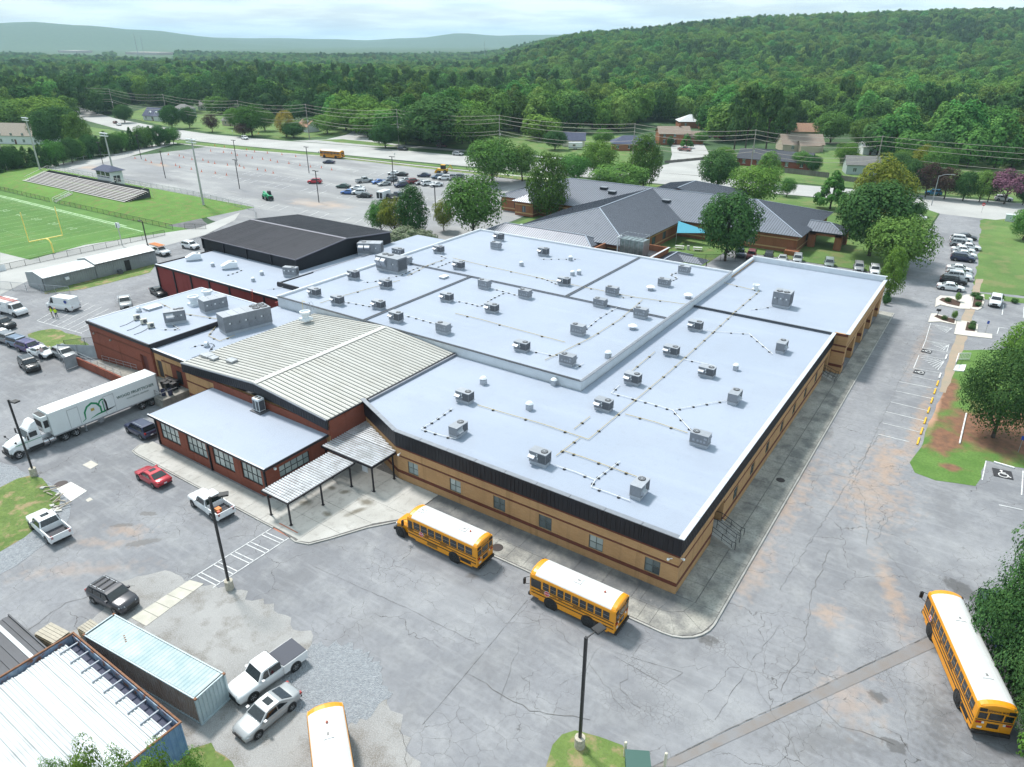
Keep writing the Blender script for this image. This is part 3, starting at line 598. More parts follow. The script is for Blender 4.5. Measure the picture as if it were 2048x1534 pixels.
# right-hand entrance islands with kerbs, mulch and path
def island(name, outer, bed, z=.12):
    o = struct(name, MB().prism(ccw(gp(outer)), 0, z), M('pale_kerb', (0.58,0.54,0.49), .85, var=.2, scale=1))
    ob('mulch_bed', MB().prism(ccw(gp(bed)), z-.02, z+.03), MULCH, o); return o
island('planted_island', [(1870,615),(1872,598),(1880,592),(1920,595),(1932,590),(1948,590),(1940,619),(1918,618),(1880,610)], [(1878,601),(1884,597),(1903,598),(1921,606),(1918,614),(1895,609)])
island('planted_island', [(1941,618),(1946,590),(1968,590),(1969,603),(1963,617),(1955,621)], [(1944,615),(1948,593),(1964,593),(1964,605),(1957,616)])
island('planted_island', [(1856,645),(1862,628),(1872,628),(1913,641),(1911,650),(1880,644)], [(1868,634),(1873,631),(1910,640),(1908,648),(1885,642)])
island('planted_island', [(1908,669),(1914,641),(1936,644),(1956,650),(1954,666),(1984,669),(1984,678),(1940,673)], [(1930,662),(1934,645),(1952,650),(1949,664)])
# ================================================================== SCHOOL BUILDINGS
def brick_mat(name, a, b, mortar, stretch=1.0):
    k = nmat(name)
    sx = k.N.new('ShaderNodeSeparateXYZ'); k.L.new(k.pos, sx.inputs[0])
    ad = k.math('ADD', sx.outputs[0], sx.outputs[1]); cb = k.N.new('ShaderNodeCombineXYZ'); k.L.new(ad, cb.inputs[0]); k.L.new(sx.outputs[2], cb.inputs[1])
    br = k.N.new('ShaderNodeTexBrick'); br.inputs['Scale'].default_value = 1.0; br.inputs['Brick Width'].default_value = .32; br.inputs['Row Height'].default_value = .11; br.inputs['Mortar Size'].default_value = .008
    br.inputs['Color1'].default_value = (*a, 1); br.inputs['Color2'].default_value = (*b, 1); br.inputs['Mortar'].default_value = (*mortar, 1); k.L.new(cb.outputs[0], br.inputs['Vector'])
    n = k.N.new('ShaderNodeTexNoise'); n.inputs['Scale'].default_value = .5; n.inputs['Detail'].default_value = 5; k.L.new(k.pos, n.inputs['Vector'])
    c = k.mix(k.rng(n.outputs['Fac'], .5, .75, 0, .35), br.outputs['Color'], tuple(x*.6 for x in a))
    n = k.N.new('ShaderNodeTexNoise'); n.inputs['Scale'].default_value = 1.0; n.inputs['Detail'].default_value = 5; mp = k.N.new('ShaderNodeMapping'); mp.inputs['Scale'].default_value = (1.6,1.6,.12); k.L.new(k.pos, mp.inputs[0]); k.L.new(mp.outputs[0], n.inputs['Vector'])
    c = k.mix(k.rng(n.outputs['Fac'], .55, .72, 0, .5), c, tuple(x*.45 for x in a))
    return k.done(c, .88)
TAN = brick_mat('tan_brick', (0.49,0.285,0.135), (0.44,0.25,0.115), (0.42,0.27,0.15))
RED = brick_mat('red_brick', (0.235,0.068,0.042), (0.205,0.058,0.036), (0.20,0.085,0.06))
RED2 = brick_mat('crimson_brick', (0.235,0.045,0.042), (0.21,0.04,0.036), (0.19,0.05,0.045))
RUST = brick_mat('orange_brick', (0.31,0.125,0.065), (0.28,0.11,0.055), (0.26,0.13,0.08))
BAND = brick_mat('brown_band', (0.155,0.05,0.032), (0.135,0.042,0.028), (0.13,0.05,0.035))
BUFF = M('buff_band', (0.52,0.34,0.17), .85, var=.1, scale=2)
FASC = M('black_fascia', (0.022,0.021,0.028), .5, .3, var=.35, scale=1.2, stretch=(6,6,.4))
COPE = M('grey_coping', (0.26,0.275,0.31), .45, .5, var=.2, scale=1.5)
COPEW = M('pale_coping', (0.58,0.61,0.66), .45, .2, var=.15, scale=1.5)
k = nmat('roof_membrane')
c = k.mix(k.noise(.05, 6), (0.29,0.332,0.412), (0.322,0.364,0.444)); c = k.mix(k.math('MULTIPLY', k.noise(.5, 7, .5, .75), .22), c, (0.32,0.36,0.43))
c = k.mix(k.math('MULTIPLY', k.noise(.25, 5, .55, .75, stretch=(.15, 1.5, 1)), .25), c, (0.39,0.44,0.525))
sp = k.N.new('ShaderNodeSeparateXYZ'); k.L.new(k.pos, sp.inputs[0])
fl = k.math('FLOOR', k.math('DIVIDE', sp.outputs[1], 3.0)); wn_ = k.N.new('ShaderNodeTexWhiteNoise'); wn_.noise_dimensions = '1D'; k.L.new(fl, wn_.inputs['W']); c = k.mix(k.rng(wn_.outputs['Value'], 0, 1, 0, .16), c, (0.27,0.31,0.39))
c = k.mix(k.math('MULTIPLY', k.noise(.16, 9, .53, .6), .2), c, (0.27,0.30,0.36)); c = k.mix(k.math('MULTIPLY', k.noise(1.3, 8, .6, .72), .25), c, (0.25,0.27,0.31))
sm = k.math('PINGPONG', sp.outputs[1], 1.5); c = k.mix(k.rng(sm, .03, .012, 0, .28), c, (0.31,0.35,0.42))       # lap seams every 3 m
MEMB = k.done(c, .55)
PARA = M('white_membrane', (0.62,0.65,0.69), .55, var=.12, scale=.7)
DARKJ = M('dark_metal_trim', (0.055,0.06,0.07), .5, .4, var=.3, scale=2)
WFRAME = M('bronze_frame', (0.045,0.05,0.055), .45, .3)
BFRAME = M('black_frame', (0.014,0.015,0.017), .5)
k = nmat('window_glass'); k.b.inputs['Roughness'].default_value = .06; k.b.inputs['Metallic'].default_value = 0; k.b.inputs['Specular IOR Level'].default_value = .9
oi = k.N.new('ShaderNodeObjectInfo'); c = k.mix(oi.outputs['Random'], (0.03,0.045,0.05), (0.16,0.20,0.21)); k.L.new(c, k.b.inputs['Base Color']); GLASS = k.m; MATS['window_glass'] = GLASS
k = nmat('blind_glass'); k.b.inputs['Roughness'].default_value = .1; k.b.inputs['Specular IOR Level'].default_value = .8
oi = k.N.new('ShaderNodeObjectInfo'); c = k.mix(oi.outputs['Random'], (0.22,0.27,0.27), (0.42,0.47,0.46)); k.L.new(c, k.b.inputs['Base Color']); BGLASS = k.m
def panel_metal(name, a, b, rough_, metal=.35, dirt=None):
    k = nmat(name); oi = k.N.new('ShaderNodeObjectInfo'); c = k.mix(oi.outputs['Random'], a, b)
    n = k.N.new('ShaderNodeTexNoise'); n.inputs['Scale'].default_value = .5; n.inputs['Detail'].default_value = 6; k.L.new(k.pos, n.inputs['Vector'])
    if dirt: c = k.mix(k.rng(n.outputs['Fac'], .5, .72, 0, .55), c, dirt)
    k.L.new(c, k.b.inputs['Base Color']); k.b.inputs['Roughness'].default_value = rough_; k.b.inputs['Metallic'].default_value = metal; MATS[name] = k.m; return k.m
GALV = panel_metal('cream_roof_panel', (0.43,0.425,0.40), (0.48,0.475,0.45), .45, .1, (0.38,0.365,0.33))
BLKP = panel_metal('dark_roof_panel', (0.085,0.082,0.095), (0.105,0.10,0.115), .38, .3, (0.065,0.062,0.07))
SLATE = panel_metal('slate_roof_panel', (0.18,0.195,0.235), (0.205,0.22,0.26), .42, .3, (0.13,0.14,0.17))
RIDGE = M('ridge_cap', (0.36,0.40,0.48), .4, .4, var=.1, scale=1)
BLKW = M('black_wall_panel', (0.016,0.016,0.021), .6, .1, var=.25, scale=.6, spec=.3)
GALZ = M('galvanised', (0.42,0.44,0.47), .4, .7, var=.3, scale=3)
def wall(mb, a, b, z0, z1, t=.3, ops=()):
    """wall along a-b, outer face on the right of a->b; ops = (u0,u1,z0,z1)"""
    a = Vector(a); b = Vector(b); d = b-a; Ln = d.length; d.normalize(); nn = Vector((d.y, -d.x))
    us = sorted({0.003, Ln-.003}|{o[0] for o in ops}|{o[1] for o in ops})
    def bx(u0, u1, w0, w1):
        if u1-u0 < 1e-4 or w1-w0 < 1e-4: return
        p = [a+d*u0, a+d*u1, a+d*u1-nn*t, a+d*u0-nn*t]
        mb.prism(ccw(p), w0, w1)
    for u0, u1 in zip(us, us[1:]):
        um = (u0+u1)/2; hs = sorted([(o[2], o[3]) for o in ops if o[0] < um < o[1]]); z = z0
        for h0, h1 in hs: bx(u0, u1, z, h0); z = h1
        bx(u0, u1, z, z1)
    return mb
def band(mb, a, b, z0, z1, out=.02):
    a = Vector(a); b = Vector(b); d = (b-a).normalized(); nn = Vector((d.y, -d.x))
    mb.prism(ccw([a+nn*out, b+nn*out, b-nn*.02, a-nn*.02]), z0, z1)
def window(parent, a, b, u0, u1, z0, z1, cols=2, rows=2, frame=None, glass=None, depth=.12, fw=.06, mw=.04):
    """frame and panes set into an opening of the wall a-b"""
    a = Vector(a); b = Vector(b); d = (b-a).normalized(); nn = Vector((d.y, -d.x)); frame = frame or WFRAME; glass = glass or GLASS
    P = lambda u, o, z: (*(a+d*u-nn*o), z)
    def bar(mb, ua, ub, za, zb, o0, o1):
        q = ccw([Vector(P(ua, o0, 0)[:2]), Vector(P(ub, o0, 0)[:2]), Vector(P(ub, o1, 0)[:2]), Vector(P(ua, o1, 0)[:2])]); mb.prism(q, za, zb)
    fr = MB(); o0, o1 = depth-.05, depth+.05
    bar(fr, u0, u1, z0, z0+fw, o0, o1); bar(fr, u0, u1, z1-fw, z1, o0, o1); bar(fr, u0, u0+fw, z0+fw, z1-fw, o0, o1); bar(fr, u1-fw, u1, z0+fw, z1-fw, o0, o1)
    for i in range(1, cols):
        u = u0+(u1-u0)*i/cols; bar(fr, u-mw/2, u+mw/2, z0+fw, z1-fw, o0+.005, o1-.005)
    for j in range(1, rows):
        z = z0+(z1-z0)*j/rows; bar(fr, u0+fw, u1-fw, z-mw/2, z+mw/2, o0+.01, o1-.01)
    w = ob('window', fr, frame, parent)
    for i in range(cols):
        for j in range(rows):
            ua = u0+(u1-u0)*i/cols; ub = u0+(u1-u0)*(i+1)/cols; za = z0+(z1-z0)*j/rows; zb = z0+(z1-z0)*(j+1)/rows
            pn = MB(); bar(pn, ua+mw/2, ub-mw/2, za+mw/2, zb-mw/2, depth-.004, depth+.01); ob('pane', pn, glass, w)
    bk = MB(); bar(bk, u0-.02, u1+.02, z0-.02, z1+.02, .32, .36); ob('reveal', bk, BFRAME, w)
    return w
def coping(parent, pts, z, w=.35, h=.07, seg=3.7, mat=None, closed=False, inset=.12):
    mat = mat or COPE
    P = [Vector(p) for p in pts]
    if closed: P.append(P[0])
    for a, b in zip(P, P[1:]):
        n = max(1, round((b-a).length/seg))
        for i in range(n):
            d = (b-a)/n; u = d.normalized()*.02
            ob('coping', MB().beam((*(a+d*i+u), z), (*(a+d*(i+1)-u), z), w, h), mat, parent)
def fascia(parent, pts, z0, z1, out=.12, seg=3.7, mat=None, ribs=True):
    for a, b in zip(pts, pts[1:]):
        a = Vector(a); b = Vector(b); n = max(1, round((b-a).length/seg)); dd = (b-a)/n; d = dd.normalized(); nn = Vector((d.y, -d.x))
        for i in range(n):
            p = a+dd*i; q = a+dd*(i+1); mb = MB(); u = d*.008
            if i == n-1: q = q+d*(out*.98+.008)
            mb.prism(ccw([p+u+nn*out, q-u+nn*out, q-u, p+u]), z0, z1)
            if ribs:
                m = int(dd.length/.4)
                for j in range(m):
                    r = p+dd*((j+.5)/m); mb.prism(ccw([r-d*.02+nn*(out+.025), r+d*.02+nn*(out+.025), r+d*.02+nn*(out-.01), r-d*.02+nn*(out-.01)]), z0+.02, z1-.02)
            ob('fascia_panel', mb, mat or FASC, parent)
def flat_roof(parent, poly, z, mat=None, name='roof_membrane', t=.25): return ob(name, MB().prism(ccw(poly), z-t, z), mat or MEMB, parent)
def lamp_box(parent, p, name='wall_light', mat=None): return ob(name, MB().box(p[0]-.12, p[0]+.12, p[1]-.1, p[1]+.1, p[2]-.12, p[2]+.1), mat or M('lamp_shell', (.3,.27,.24), .5), parent)
# ------------------------------------------------------------------ main wing, tan brick
SB = empty('school_wing', (-30, 70, 0), label='tan brick school wing with flat pale blue roof and black fascia', cat='building'); SB.location = (0,0,0)
FW = [-44.7, -39.0, -33.5, -28.2, -22.8, -17.3]
A0, A1 = (-46.9,46.7), (-15,46.7)
ops = [(x-.72+46.9, x+.72+46.9, 1.3, 2.8) for x in FW]
mb = wall(MB(), A0, A1, 0, 4.25, .3, ops); wall(mb, (-55,50), A0, 0, 4.25, .3)
ob('wall', mb, TAN, SB)
RW = [61.6, 67.0, 72.4, 78.1, 83.5, 88.8, 94.4]
B0, B1 = (-15,46.7), (-15,101.9)
opr = [(55.2-46.7, 58.0-46.7, .95, 3.5)]+[(y-.65-46.7, y+.65-46.7, 1.3, 2.8) for y in RW]+[(98.6-46.7, 100.8-46.7, .6, 3.2)]
ob('wall', wall(MB(), B0, B1, 0, 4.25, .3, opr), TAN, SB)
mb = MB()
for a, b in (((-55,50), A0), (A0, A1)):
    band(mb, a, b, 4.0, 4.25, .03); band(mb, a, b, 2.98, 3.16, .03); band(mb, a, b, .92, 1.28, .035)
for a, b in (((-15,46.7),(-15,55.2)), ((-15,58.0),(-15,98.6))):
    band(mb, a, b, 3.56, 3.62, .03) if False else None
    band(mb, a, b, 4.0, 4.25, .03); band(mb, a, b, 2.98, 3.16, .03); band(mb, a, b, .92, 1.28, .035)
ob('brick_band', mb, BAND, SB)
for i, x in enumerate(FW): window(SB, A0, A1, x-.72+46.9, x+.72+46.9, 1.3, 2.8, 2, 2, M('grey_frame', (.10,.115,.11), .5), [BGLASS,BGLASS,GLASS,GLASS,BGLASS,GLASS][i])
for i, y in enumerate(RW): window(SB, B0, B1, y-.65-46.7, y+.65-46.7, 1.3, 2.8, 2, 2, MATS['grey_frame'], GLASS)
fascia(SB, [(-55,50), A0, A1, B1], 4.25, 6.05, .12)
RP = [(-55,50.2), (-46.85,46.75), (-15,46.75), (-15,101.9), (-35.7,101.9), (-35.7,66.5), (-54,66.5), (-54.6,65), (-54.6,50.2)]
flat_roof(SB, [(-54.4,50.1),(-46.85,46.9),(-15.15,46.9),(-15.15,101.9),(-35.6,101.9),(-35.6,66.4),(-54.4,66.4)], 5.68)
mb = MB()
for a, b in (((-55,50),(-46.9,46.7)), ((-46.9,46.7),(-15,46.7)), ((-15,46.7),(-15,101.9))):
    wall(mb, a, b, 4.26, 6.05, .28)
ob('parapet', mb, PARA, SB)
coping(SB, [(-55.0,50.0),(-46.9,46.7),(-15,46.7)], 6.08, .5, .07)
coping(SB, [(-15,46.5),(-15,101.9)], 6.085, .5, .07, 3.7, COPEW)
mb = MB(); wall(mb, (-54.45,66.4), (-54.45,50.3), 5.3, 6.0, .25); ob('parapet', mb, COPE, SB)
ob('coping', MB().beam((-54.55,50.3,6.04), (-54.55,66.4,6.04), .2, .06), FASC, SB)
# door recesses with their side walls
for y0, y1, zb in ((55.2,58.0,.95), (98.6,100.8,.6)):
    mb = MB(); mb.box(-16.6,-16.45,y0-.3,y1+.3,0,3.6); mb.box(-16.5,-15.3,y0-.25,y0-.01,0,3.6); mb.box(-16.5,-15.3,y1+.01,y1+.25,0,3.6); mb.box(-16.5,-15.3,y0-.3,y1+.3,3.55,3.65); ob('door_recess', mb, TAN, SB)
    d = ob('door', MB().box(-16.44,-16.38,y0+.3,y1-.3,zb,zb+2.2), M('dark_door', (.035,.03,.03), .5), SB); ob('handle', MB().box(-16.38,-16.33,(y0+y1)/2-.03,(y0+y1)/2+.03,zb+.95,zb+1.15), GALZ, d)
# security cameras at the corner
for p in ((-15.9,46.5,3.62), (-14.8,47.2,3.62), (-46.2,46.2,3.5)):
    c_ = ob('camera', MB().sphere(p, .13, 8, 5), M('camera_white', (.8,.8,.8), .4), SB); ob('bracket', MB().beam((p[0],p[1],p[2]+.05),(p[0]*.5+(-15.3)*.5 if p[0]>-20 else p[0],p[1]*.5+46.9*.5,p[2]+.1),.06,.06), MATS['camera_white'], c_)
# ------------------------------------------------------------------ raised central block
SC = empty('raised_hall', (0,0,0), label='raised central school block with pale roof split by dark joints', cat='building')
mb = MB(); wall(mb, (-90,66.5), (-35.7,66.5), 0, 6.95, .3); wall(mb, (-35.7,66.5), (-35.7,119.5), 0, 6.95, .3); wall(mb, (-90,119.5), (-90,66.5), 0, 6.95, .3); wall(mb, (-35.7,119.5), (-90,119.5), 0, 6.95, .3)
ob('parapet', mb, PARA, SC)
flat_roof(SC, [(-89.7,66.8),(-36,66.8),(-36,119.2),(-89.7,119.2)], 6.7)
coping(SC, [(-90,66.5),(-35.7,66.5)], 6.99, .34, .07, 3.7, DARKJ); coping(SC, [(-35.7,66.4),(-35.7,119.5)], 6.992, .4, .07, 3.7, COPE)
coping(SC, [(-35.7,119.5),(-90,119.5)], 6.99, .4, .07, 3.7, COPEW); coping(SC, [(-90,119.6),(-90,66.4)], 6.995, .4, .07, 3.7, COPEW)
for a, b in (((-88,92.2),(-36.1,92.2)), ((-71.6,66.8),(-71.6,92.0)), ((-53,92.4),(-53,119))):
    j = ob('expansion_joint', MB().beam((*a,6.79), (*b,6.79), .42, .18), COPE, SC); ob('joint_cap', MB().beam((*a,6.9), (*b,6.9), .2, .05), DARKJ, j)
# ------------------------------------------------------------------ east annex with brick piers
SA = empty('annex', (0,0,0), label='rear tan brick annex with brick piers along the drive', cat='building')
mb = MB(); wall(mb, (-15,102), (-13.2,102), 0, 6.1, .3); wall(mb, (-13.2,102), (-13.2,132.3), 3.7, 6.1, .35); wall(mb, (-13.2,132.3), (-36,132.3), 0, 6.1, .3); wall(mb, (-36,132.3), (-36,119.6), 0, 6.1, .3); wall(mb, (-14.9,102.3), (-14.9,132), 0, 3.72, .3)
mb.box(-14.9,-13.25,102.3,132,3.6,3.7); ob('wall', mb, TAN, SA)
for y in (102, 109.2, 116.4, 123.6, 130.6): ob('pier', MB().box(-14.9,-13.24,y+(.31 if y == 102 else 0),y+1.6,0,3.68), TAN, SA)
mb = MB(); band(mb, (-15,102), (-13.2,102), 5.75, 6.1, .03); band(mb, (-15,102), (-13.2,102), 4.2, 4.45, .03); band(mb, (-15,102), (-13.2,102), 3.3, 3.55, .03); band(mb, (-15,102), (-13.2,102), 1.1, 1.5, .03)
band(mb, (-13.2,102), (-13.2,132.3), 4.25, 4.33, .02)
for y in (109.2, 116.4, 123.6, 130.6): band(mb, (-14.9,y), (-13.24,y), 1.1, 1.6, .03); band(mb, (-14.9,y), (-13.24,y), 3.2, 3.45, .02)
band(mb, (-13.24,102), (-13.24,103.6), 1.1, 1.5, .02); ob('brick_band', mb, BAND, SA)
flat_roof(SA, [(-35.9,102.1),(-13.4,102.1),(-13.4,132.1),(-35.9,132.1)], 5.85)
mb = MB(); wall(mb, (-13.3,102.1), (-13.3,132.2), 5.86, 6.19, .25); wall(mb, (-13.3,132.2), (-35.95,132.2), 5.86, 6.75, .25); wall(mb, (-35.95,132.2), (-35.95,102.1), 5.86, 6.5, .22); ob('parapet', mb, PARA, SA)
coping(SA, [(-13.25,101.9),(-13.25,132.3)], 6.2, .5, .06, 3.2, COPEW); coping(SA, [(-13.1,132.25),(-36.1,132.25)], 6.78, .36, .06, 3.7, COPEW); coping(SA, [(-36,132.2),(-36,120)], 6.53, .36, .06, 3.7, COPEW)
ob('roof_edge', MB().beam((-35.6,102.0,5.93), (-15.2,102.0,5.93), .3, .16), DARKJ, SA)
# ------------------------------------------------------------------ gabled hall with ribbed cream metal roof
SG = empty('gabled_hall', (0,0,0), label='low gabled hall with cream ribbed metal roof beside the entrance', cat='building')
XL, XR, XM, Y0, Y1, ZE, ZR = -81.4, -54.6, -66.6, 44.2, 66.3, 6.0, 7.15
mb = MB(); wall(mb, (XL,44.5), (XR,44.5), 0, 5.0, .3); wall(mb, (XR,44.5), (XR,50.2), 0, 5.7, .3); ob('wall', mb, TAN, SG)
mb = MB(); wall(mb, (-75.4,44.44), (XR,44.44), 3.9, 5.0, .1); wall(mb, (-54.56,44.5), (-54.56,50.1), 0, 5.75, .1); ob('brick_facing', mb, RED, SG)
mb = MB(); band(mb, (XL,44.5), (-75.4,44.5), 4.6, 5.0, .03); band(mb, (XL,44.5), (-75.4,44.5), 3.3, 3.5, .03); band(mb, (XL,44.5), (-75.4,44.5), 1.3, 1.7, .03); ob('brick_band', mb, BAND, SG)
n = 36; dy = (Y1-Y0)/n
def gpanel(xa, za, xb, zb):
    mb = MB(); th = .05
    mb.slab([(xa,-dy/2+.07,za),(xb,-dy/2+.07,zb),(xb,dy/2-.01,zb),(xa,dy/2-.01,za)], .04)
    mb.beam((xa,-dy/2+.1,za+.03),(xb,-dy/2+.1,zb+.03),.05,.075); mb.beam((xa,0,za+.012),(xb,0,zb+.012),.03,.03); return mb.mesh('roof_panel', GALV)
ob('rib_shadow_sheet', MB().slab([(XL,Y0,ZE-.06),(XM,Y0,ZR-.06),(XM,Y1,ZR-.06),(XL,Y1,ZE-.06)], .05).slab([(XM,Y0,ZR-.06),(XR,Y0,ZE-.06),(XR,Y1,ZE-.06),(XM,Y1,ZR-.06)], .05), M('deck_shadow_metal', (.16,.15,.13), .7), SG)  # dark sheet below the panels; its colour stands in for shadow lines between them
ml = gpanel(XL, ZE, XM-.02, ZR); mr = gpanel(XM+.02, ZR, XR, ZE)
for i in range(n):
    y = Y0+dy*(i+.5)
    for me in (ml, mr): ob('roof_panel', me, parent=SG, loc=(0, y, 0))
ob('ridge_cap', MB().slab([(XM-.4,Y0,ZR+.06),(XM,Y0,ZR+.11),(XM,Y1-.4,ZR+.11),(XM-.4,Y1-.4,ZR+.06)], .02).slab([(XM,Y0,ZR+.11),(XM+.4,Y0,ZR+.06),(XM+.4,Y1-.4,ZR+.06),(XM,Y1-.4,ZR+.11)], .02), M('cream_ridge', (.50,.50,.48), .5, .1, var=.15, scale=1), SG)
# deep black gable fascia on the front
for xa, za, xb, zb in ((XL,ZE,XM,ZR), (XM,ZR,XR,ZE)):
    m_ = 4
    for i in range(m_):
        t0, t1 = i/m_, (i+1)/m_; x0 = xa+(xb-xa)*t0; x1 = xa+(xb-xa)*t1; z0 = za+(zb-za)*t0; z1 = za+(zb-za)*t1
        mb = MB(); mb.add([(x0,Y0-.02,z0-1.25),(x1,Y0-.02,z1-1.25),(x1,Y0-.02,z1-.02),(x0,Y0-.02,z0-.02),(x0,Y0+.15,z0-1.25),(x1,Y0+.15,z1-1.25),(x1,Y0+.15,z1-.02),(x0,Y0+.15,z0-.02)], [(0,1,2,3),(7,6,5,4),(3,2,6,7),(1,0,4,5),(0,3,7,4),(2,1,5,6)])
        q = int((x1-x0)/.4)
        for j in range(q):
            u = (j+.5)/q; xx = x0+(x1-x0)*u; zz = z0+(z1-z0)*u; mb.box(xx-.02,xx+.02,Y0-.045,Y0,zz-1.22,zz-.06)
        ob('fascia_panel', mb, FASC, SG)
    ob('edge_trim', MB().beam((xa,Y0-.05,za-.02),(xb,Y0-.05,zb-.02),.1,.12), COPE, SG)
ob('gutter', MB().beam((XR+.06,Y0,ZE-.1),(XR+.06,Y1,ZE-.1),.16,.14), FASC, SG)
ob('gutter', MB().beam((XL-.02,Y0,ZE-.08),(XL-.02,45.4,ZE-.08),.12,.14), FASC, SG)
mb = MB(); mb.prism([(XL,60),(XR,60),(XR,Y1),(XL,Y1)], 4.8, 5.6); ob('back_wall', mb, PARA, SG)
for x, y, sx, sy, l in ((-80.0,47.2,1.5,1.1,.0), (-78.2,46.9,1.0,.8,0), (-75.2,47.4,1.2,.9,0)):
    z = ZE+(x-XL)/(XM-XL)*(ZR-ZE)
    ob('vent_box', MB().box(x-sx/2,x+sx/2,y-sy/2,y+sy/2,z-.05,z+.32).box(x-sx/2-.06,x+sx/2+.06,y-sy/2-.06,y+sy/2+.06,z+.32,z+.38), GALZ, SG)
# ------------------------------------------------------------------ red brick front wing with black steel windows
SF = empty('front_wing', (0,0,0), label='low red brick front wing with four black steel windows', cat='building')
FA, FB, FC = (-75.2,36.3), (-55.3,36.3), (-55.3,44.5)
wx = [(-74.4,-70.7), (-69.2,-65.6), (-64.4,-60.8), (-59.5,-56.2)]
opf = [(a+75.2, b+75.2, 1.15, 3.2) for a, b in wx]
mb = wall(MB(), FA, FB, 0, 3.75, .35, opf); wall(mb, FB, FC, 0, 3.75, .35, [(1.6,5.6,1.7,3.1)]); wall(mb, (-75.2,44.5), FA, 0, 3.75, .35); ob('wall', mb, RED, SF)
for a, b in wx: window(SF, FA, FB, a+75.2, b+75.2, 1.15, 3.2, 4, 2, BFRAME, BGLASS, .14, .09, .09)
window(SF, FB, FC, 1.6, 5.6, 1.7, 3.1, 5, 2, BFRAME, BGLASS, .14, .08, .07)
for x in (-75.05, -65.0, -55.5): ob('downspout', MB().box(x-.09,x+.09,36.12,36.28,0.1,3.8), FASC, SF)
flat_roof(SF, [(-75.6,35.9),(-54.9,35.9),(-54.9,44.4),(-75.6,44.4)], 4.02, None, 'roof_membrane', .2)
ob('roof_edge', MB().box(-75.66,-54.84,35.8,35.9,3.78,4.05).box(-75.7,-75.6,35.9,44.4,3.78,4.05).box(-54.9,-54.8,35.9,44.4,3.78,4.05), FASC, SF)
ob('coping', MB().box(-75.68,-54.82,35.78,35.95,4.05,4.08), COPEW, SF)
lamp_box(SF, (-55.1,37.3,3.3), 'flood_light', MATS['camera_white'])
# ------------------------------------------------------------------ kitchen block and the link roof beside it
SK = empty('kitchen_block', (0,0,0), label='square red brick block with flat white roof above the loading ramp', cat='building')
KA, KB = (-106.4,45.3), (-90.4,45.3)
mb = wall(MB(), KA, KB, 0, 5.9, .35, [(12.9,14.6,1.2,3.9)]); wall(mb, (-106.4,64), KA, 0, 5.9, .35); wall(mb, (-90.4,45.3), (-90.4,64), 5.2, 5.9, .3); wall(mb, (-90.4,64), (-106.4,64), 0, 5.9, .35); ob('wall', mb, RED, SK)
mb = MB(); band(mb, KA, KB, 4.5, 4.7, .03); band(mb, KA, (-93.6,45.3), 2.6, 2.8, .03); ob('brick_band', mb, BAND, SK)
ob('door_bay', MB().box(-93.5,-91.8,45.6,45.75,1.2,3.9), M('maroon_panel', (.10,.025,.02), .7), SK)
flat_roof(SK, [(-106.3,45.4),(-90.5,45.4),(-90.5,63.9),(-106.3,63.9)], 6.0)
ob('roof_edge', MB().box(-106.55,-90.3,45.1,45.3,5.62,6.06).box(-90.4,-90.2,45.3,64,5.2,6.06), FASC, SK)
coping(SK, [(-106.45,45.2),(-106.45,64.05),(-90.5,64.05)], 6.03, .25, .06, 3.7, COPEW)
for x in (-105.2, -100.6): lamp_box(SK, (x,45.15,4.35), 'flood_light')
SL = empty('link_block', (0,0,0), label='tan and red brick link block between the square brick block and the gabled hall', cat='building')
LA, LB = (-90.3,45.6), (-81.4,45.6)
mb = wall(MB(), LA, LB, 0, 5.1, .35, [(0.2,1.5,1.2,3.8),(5.0,6.0,1.6,3.4)]); ob('wall', mb, TAN, SL)
mb = MB(); band(mb, (-90.3,45.6), (-88.6,45.6), 1.2, 4.0, .02) if False else None
band(mb, (-86.6,45.6), (-81.4,45.6), 1.2, 3.9, .05); ob('brick_facing', mb, RED, SL)
mb = MB(); band(mb, (-88.6,45.6), LB, 3.95, 4.15, .07); band(mb, (-88.6,45.6), (-86.6,45.6), 1.7, 2.0, .04); ob('brick_band', mb, BAND, SL)
ob('door', MB().box(-90.05,-88.85,45.75,45.85,1.2,3.75), M('dark_door', (.03,.03,.035), .5), SL)
ob('window', MB().box(-85.3,-84.3,45.45,45.6,1.6,3.4), BFRAME, SL)
flat_roof(SL, [(-90.2,45.7),(-81.5,45.7),(-81.5,66.4),(-90.2,66.4)], 5.3)
ob('roof_edge', MB().box(-90.3,-81.4,45.45,45.6,4.9,5.42), FASC, SL); coping(SL, [(-90.2,45.55),(-81.5,45.55)], 5.45, .3, .06, 3.7, COPEW)
# ------------------------------------------------------------------ crimson wing and black gymnasium
SM = empty('crimson_wing', (0,0,0), label='long crimson brick wing with black downspouts and flat roof', cat='building')
mb = MB(); wall(mb, (-126,67.9), (-91,67.9), 0, 5.75, .35, [(19.2,21.2,0.1,2.5)]); wall(mb, (-126,80), (-126,67.9), 0, 5.75, .35); wall(mb, (-91,67.9), (-91,66.6), 0, 5.75, .3); ob('wall', mb, RED2, SM)
ob('door', MB().box(-106.8,-104.8,68.05,68.2,.1,2.5), MATS['dark_door'], SM)
for x in (-125.9,-120.6,-115.4,-110.0,-104.4,-98.6,-95.3,-91.2): ob('downspout', MB().box(x-.14,x+.14,67.72,67.88,0,5.8), FASC, SM)
flat_roof(SM, [(-125.9,68),(-91,68),(-91,80),(-101,80),(-101,116),(-90.2,116),(-90.2,66.6),(-91,66.6),(-91,68),(-125.9,68.0)][:0] or [(-125.9,68),(-90.1,68),(-90.1,112),(-101,112),(-101,80.2),(-125.9,80.2)], 5.75)
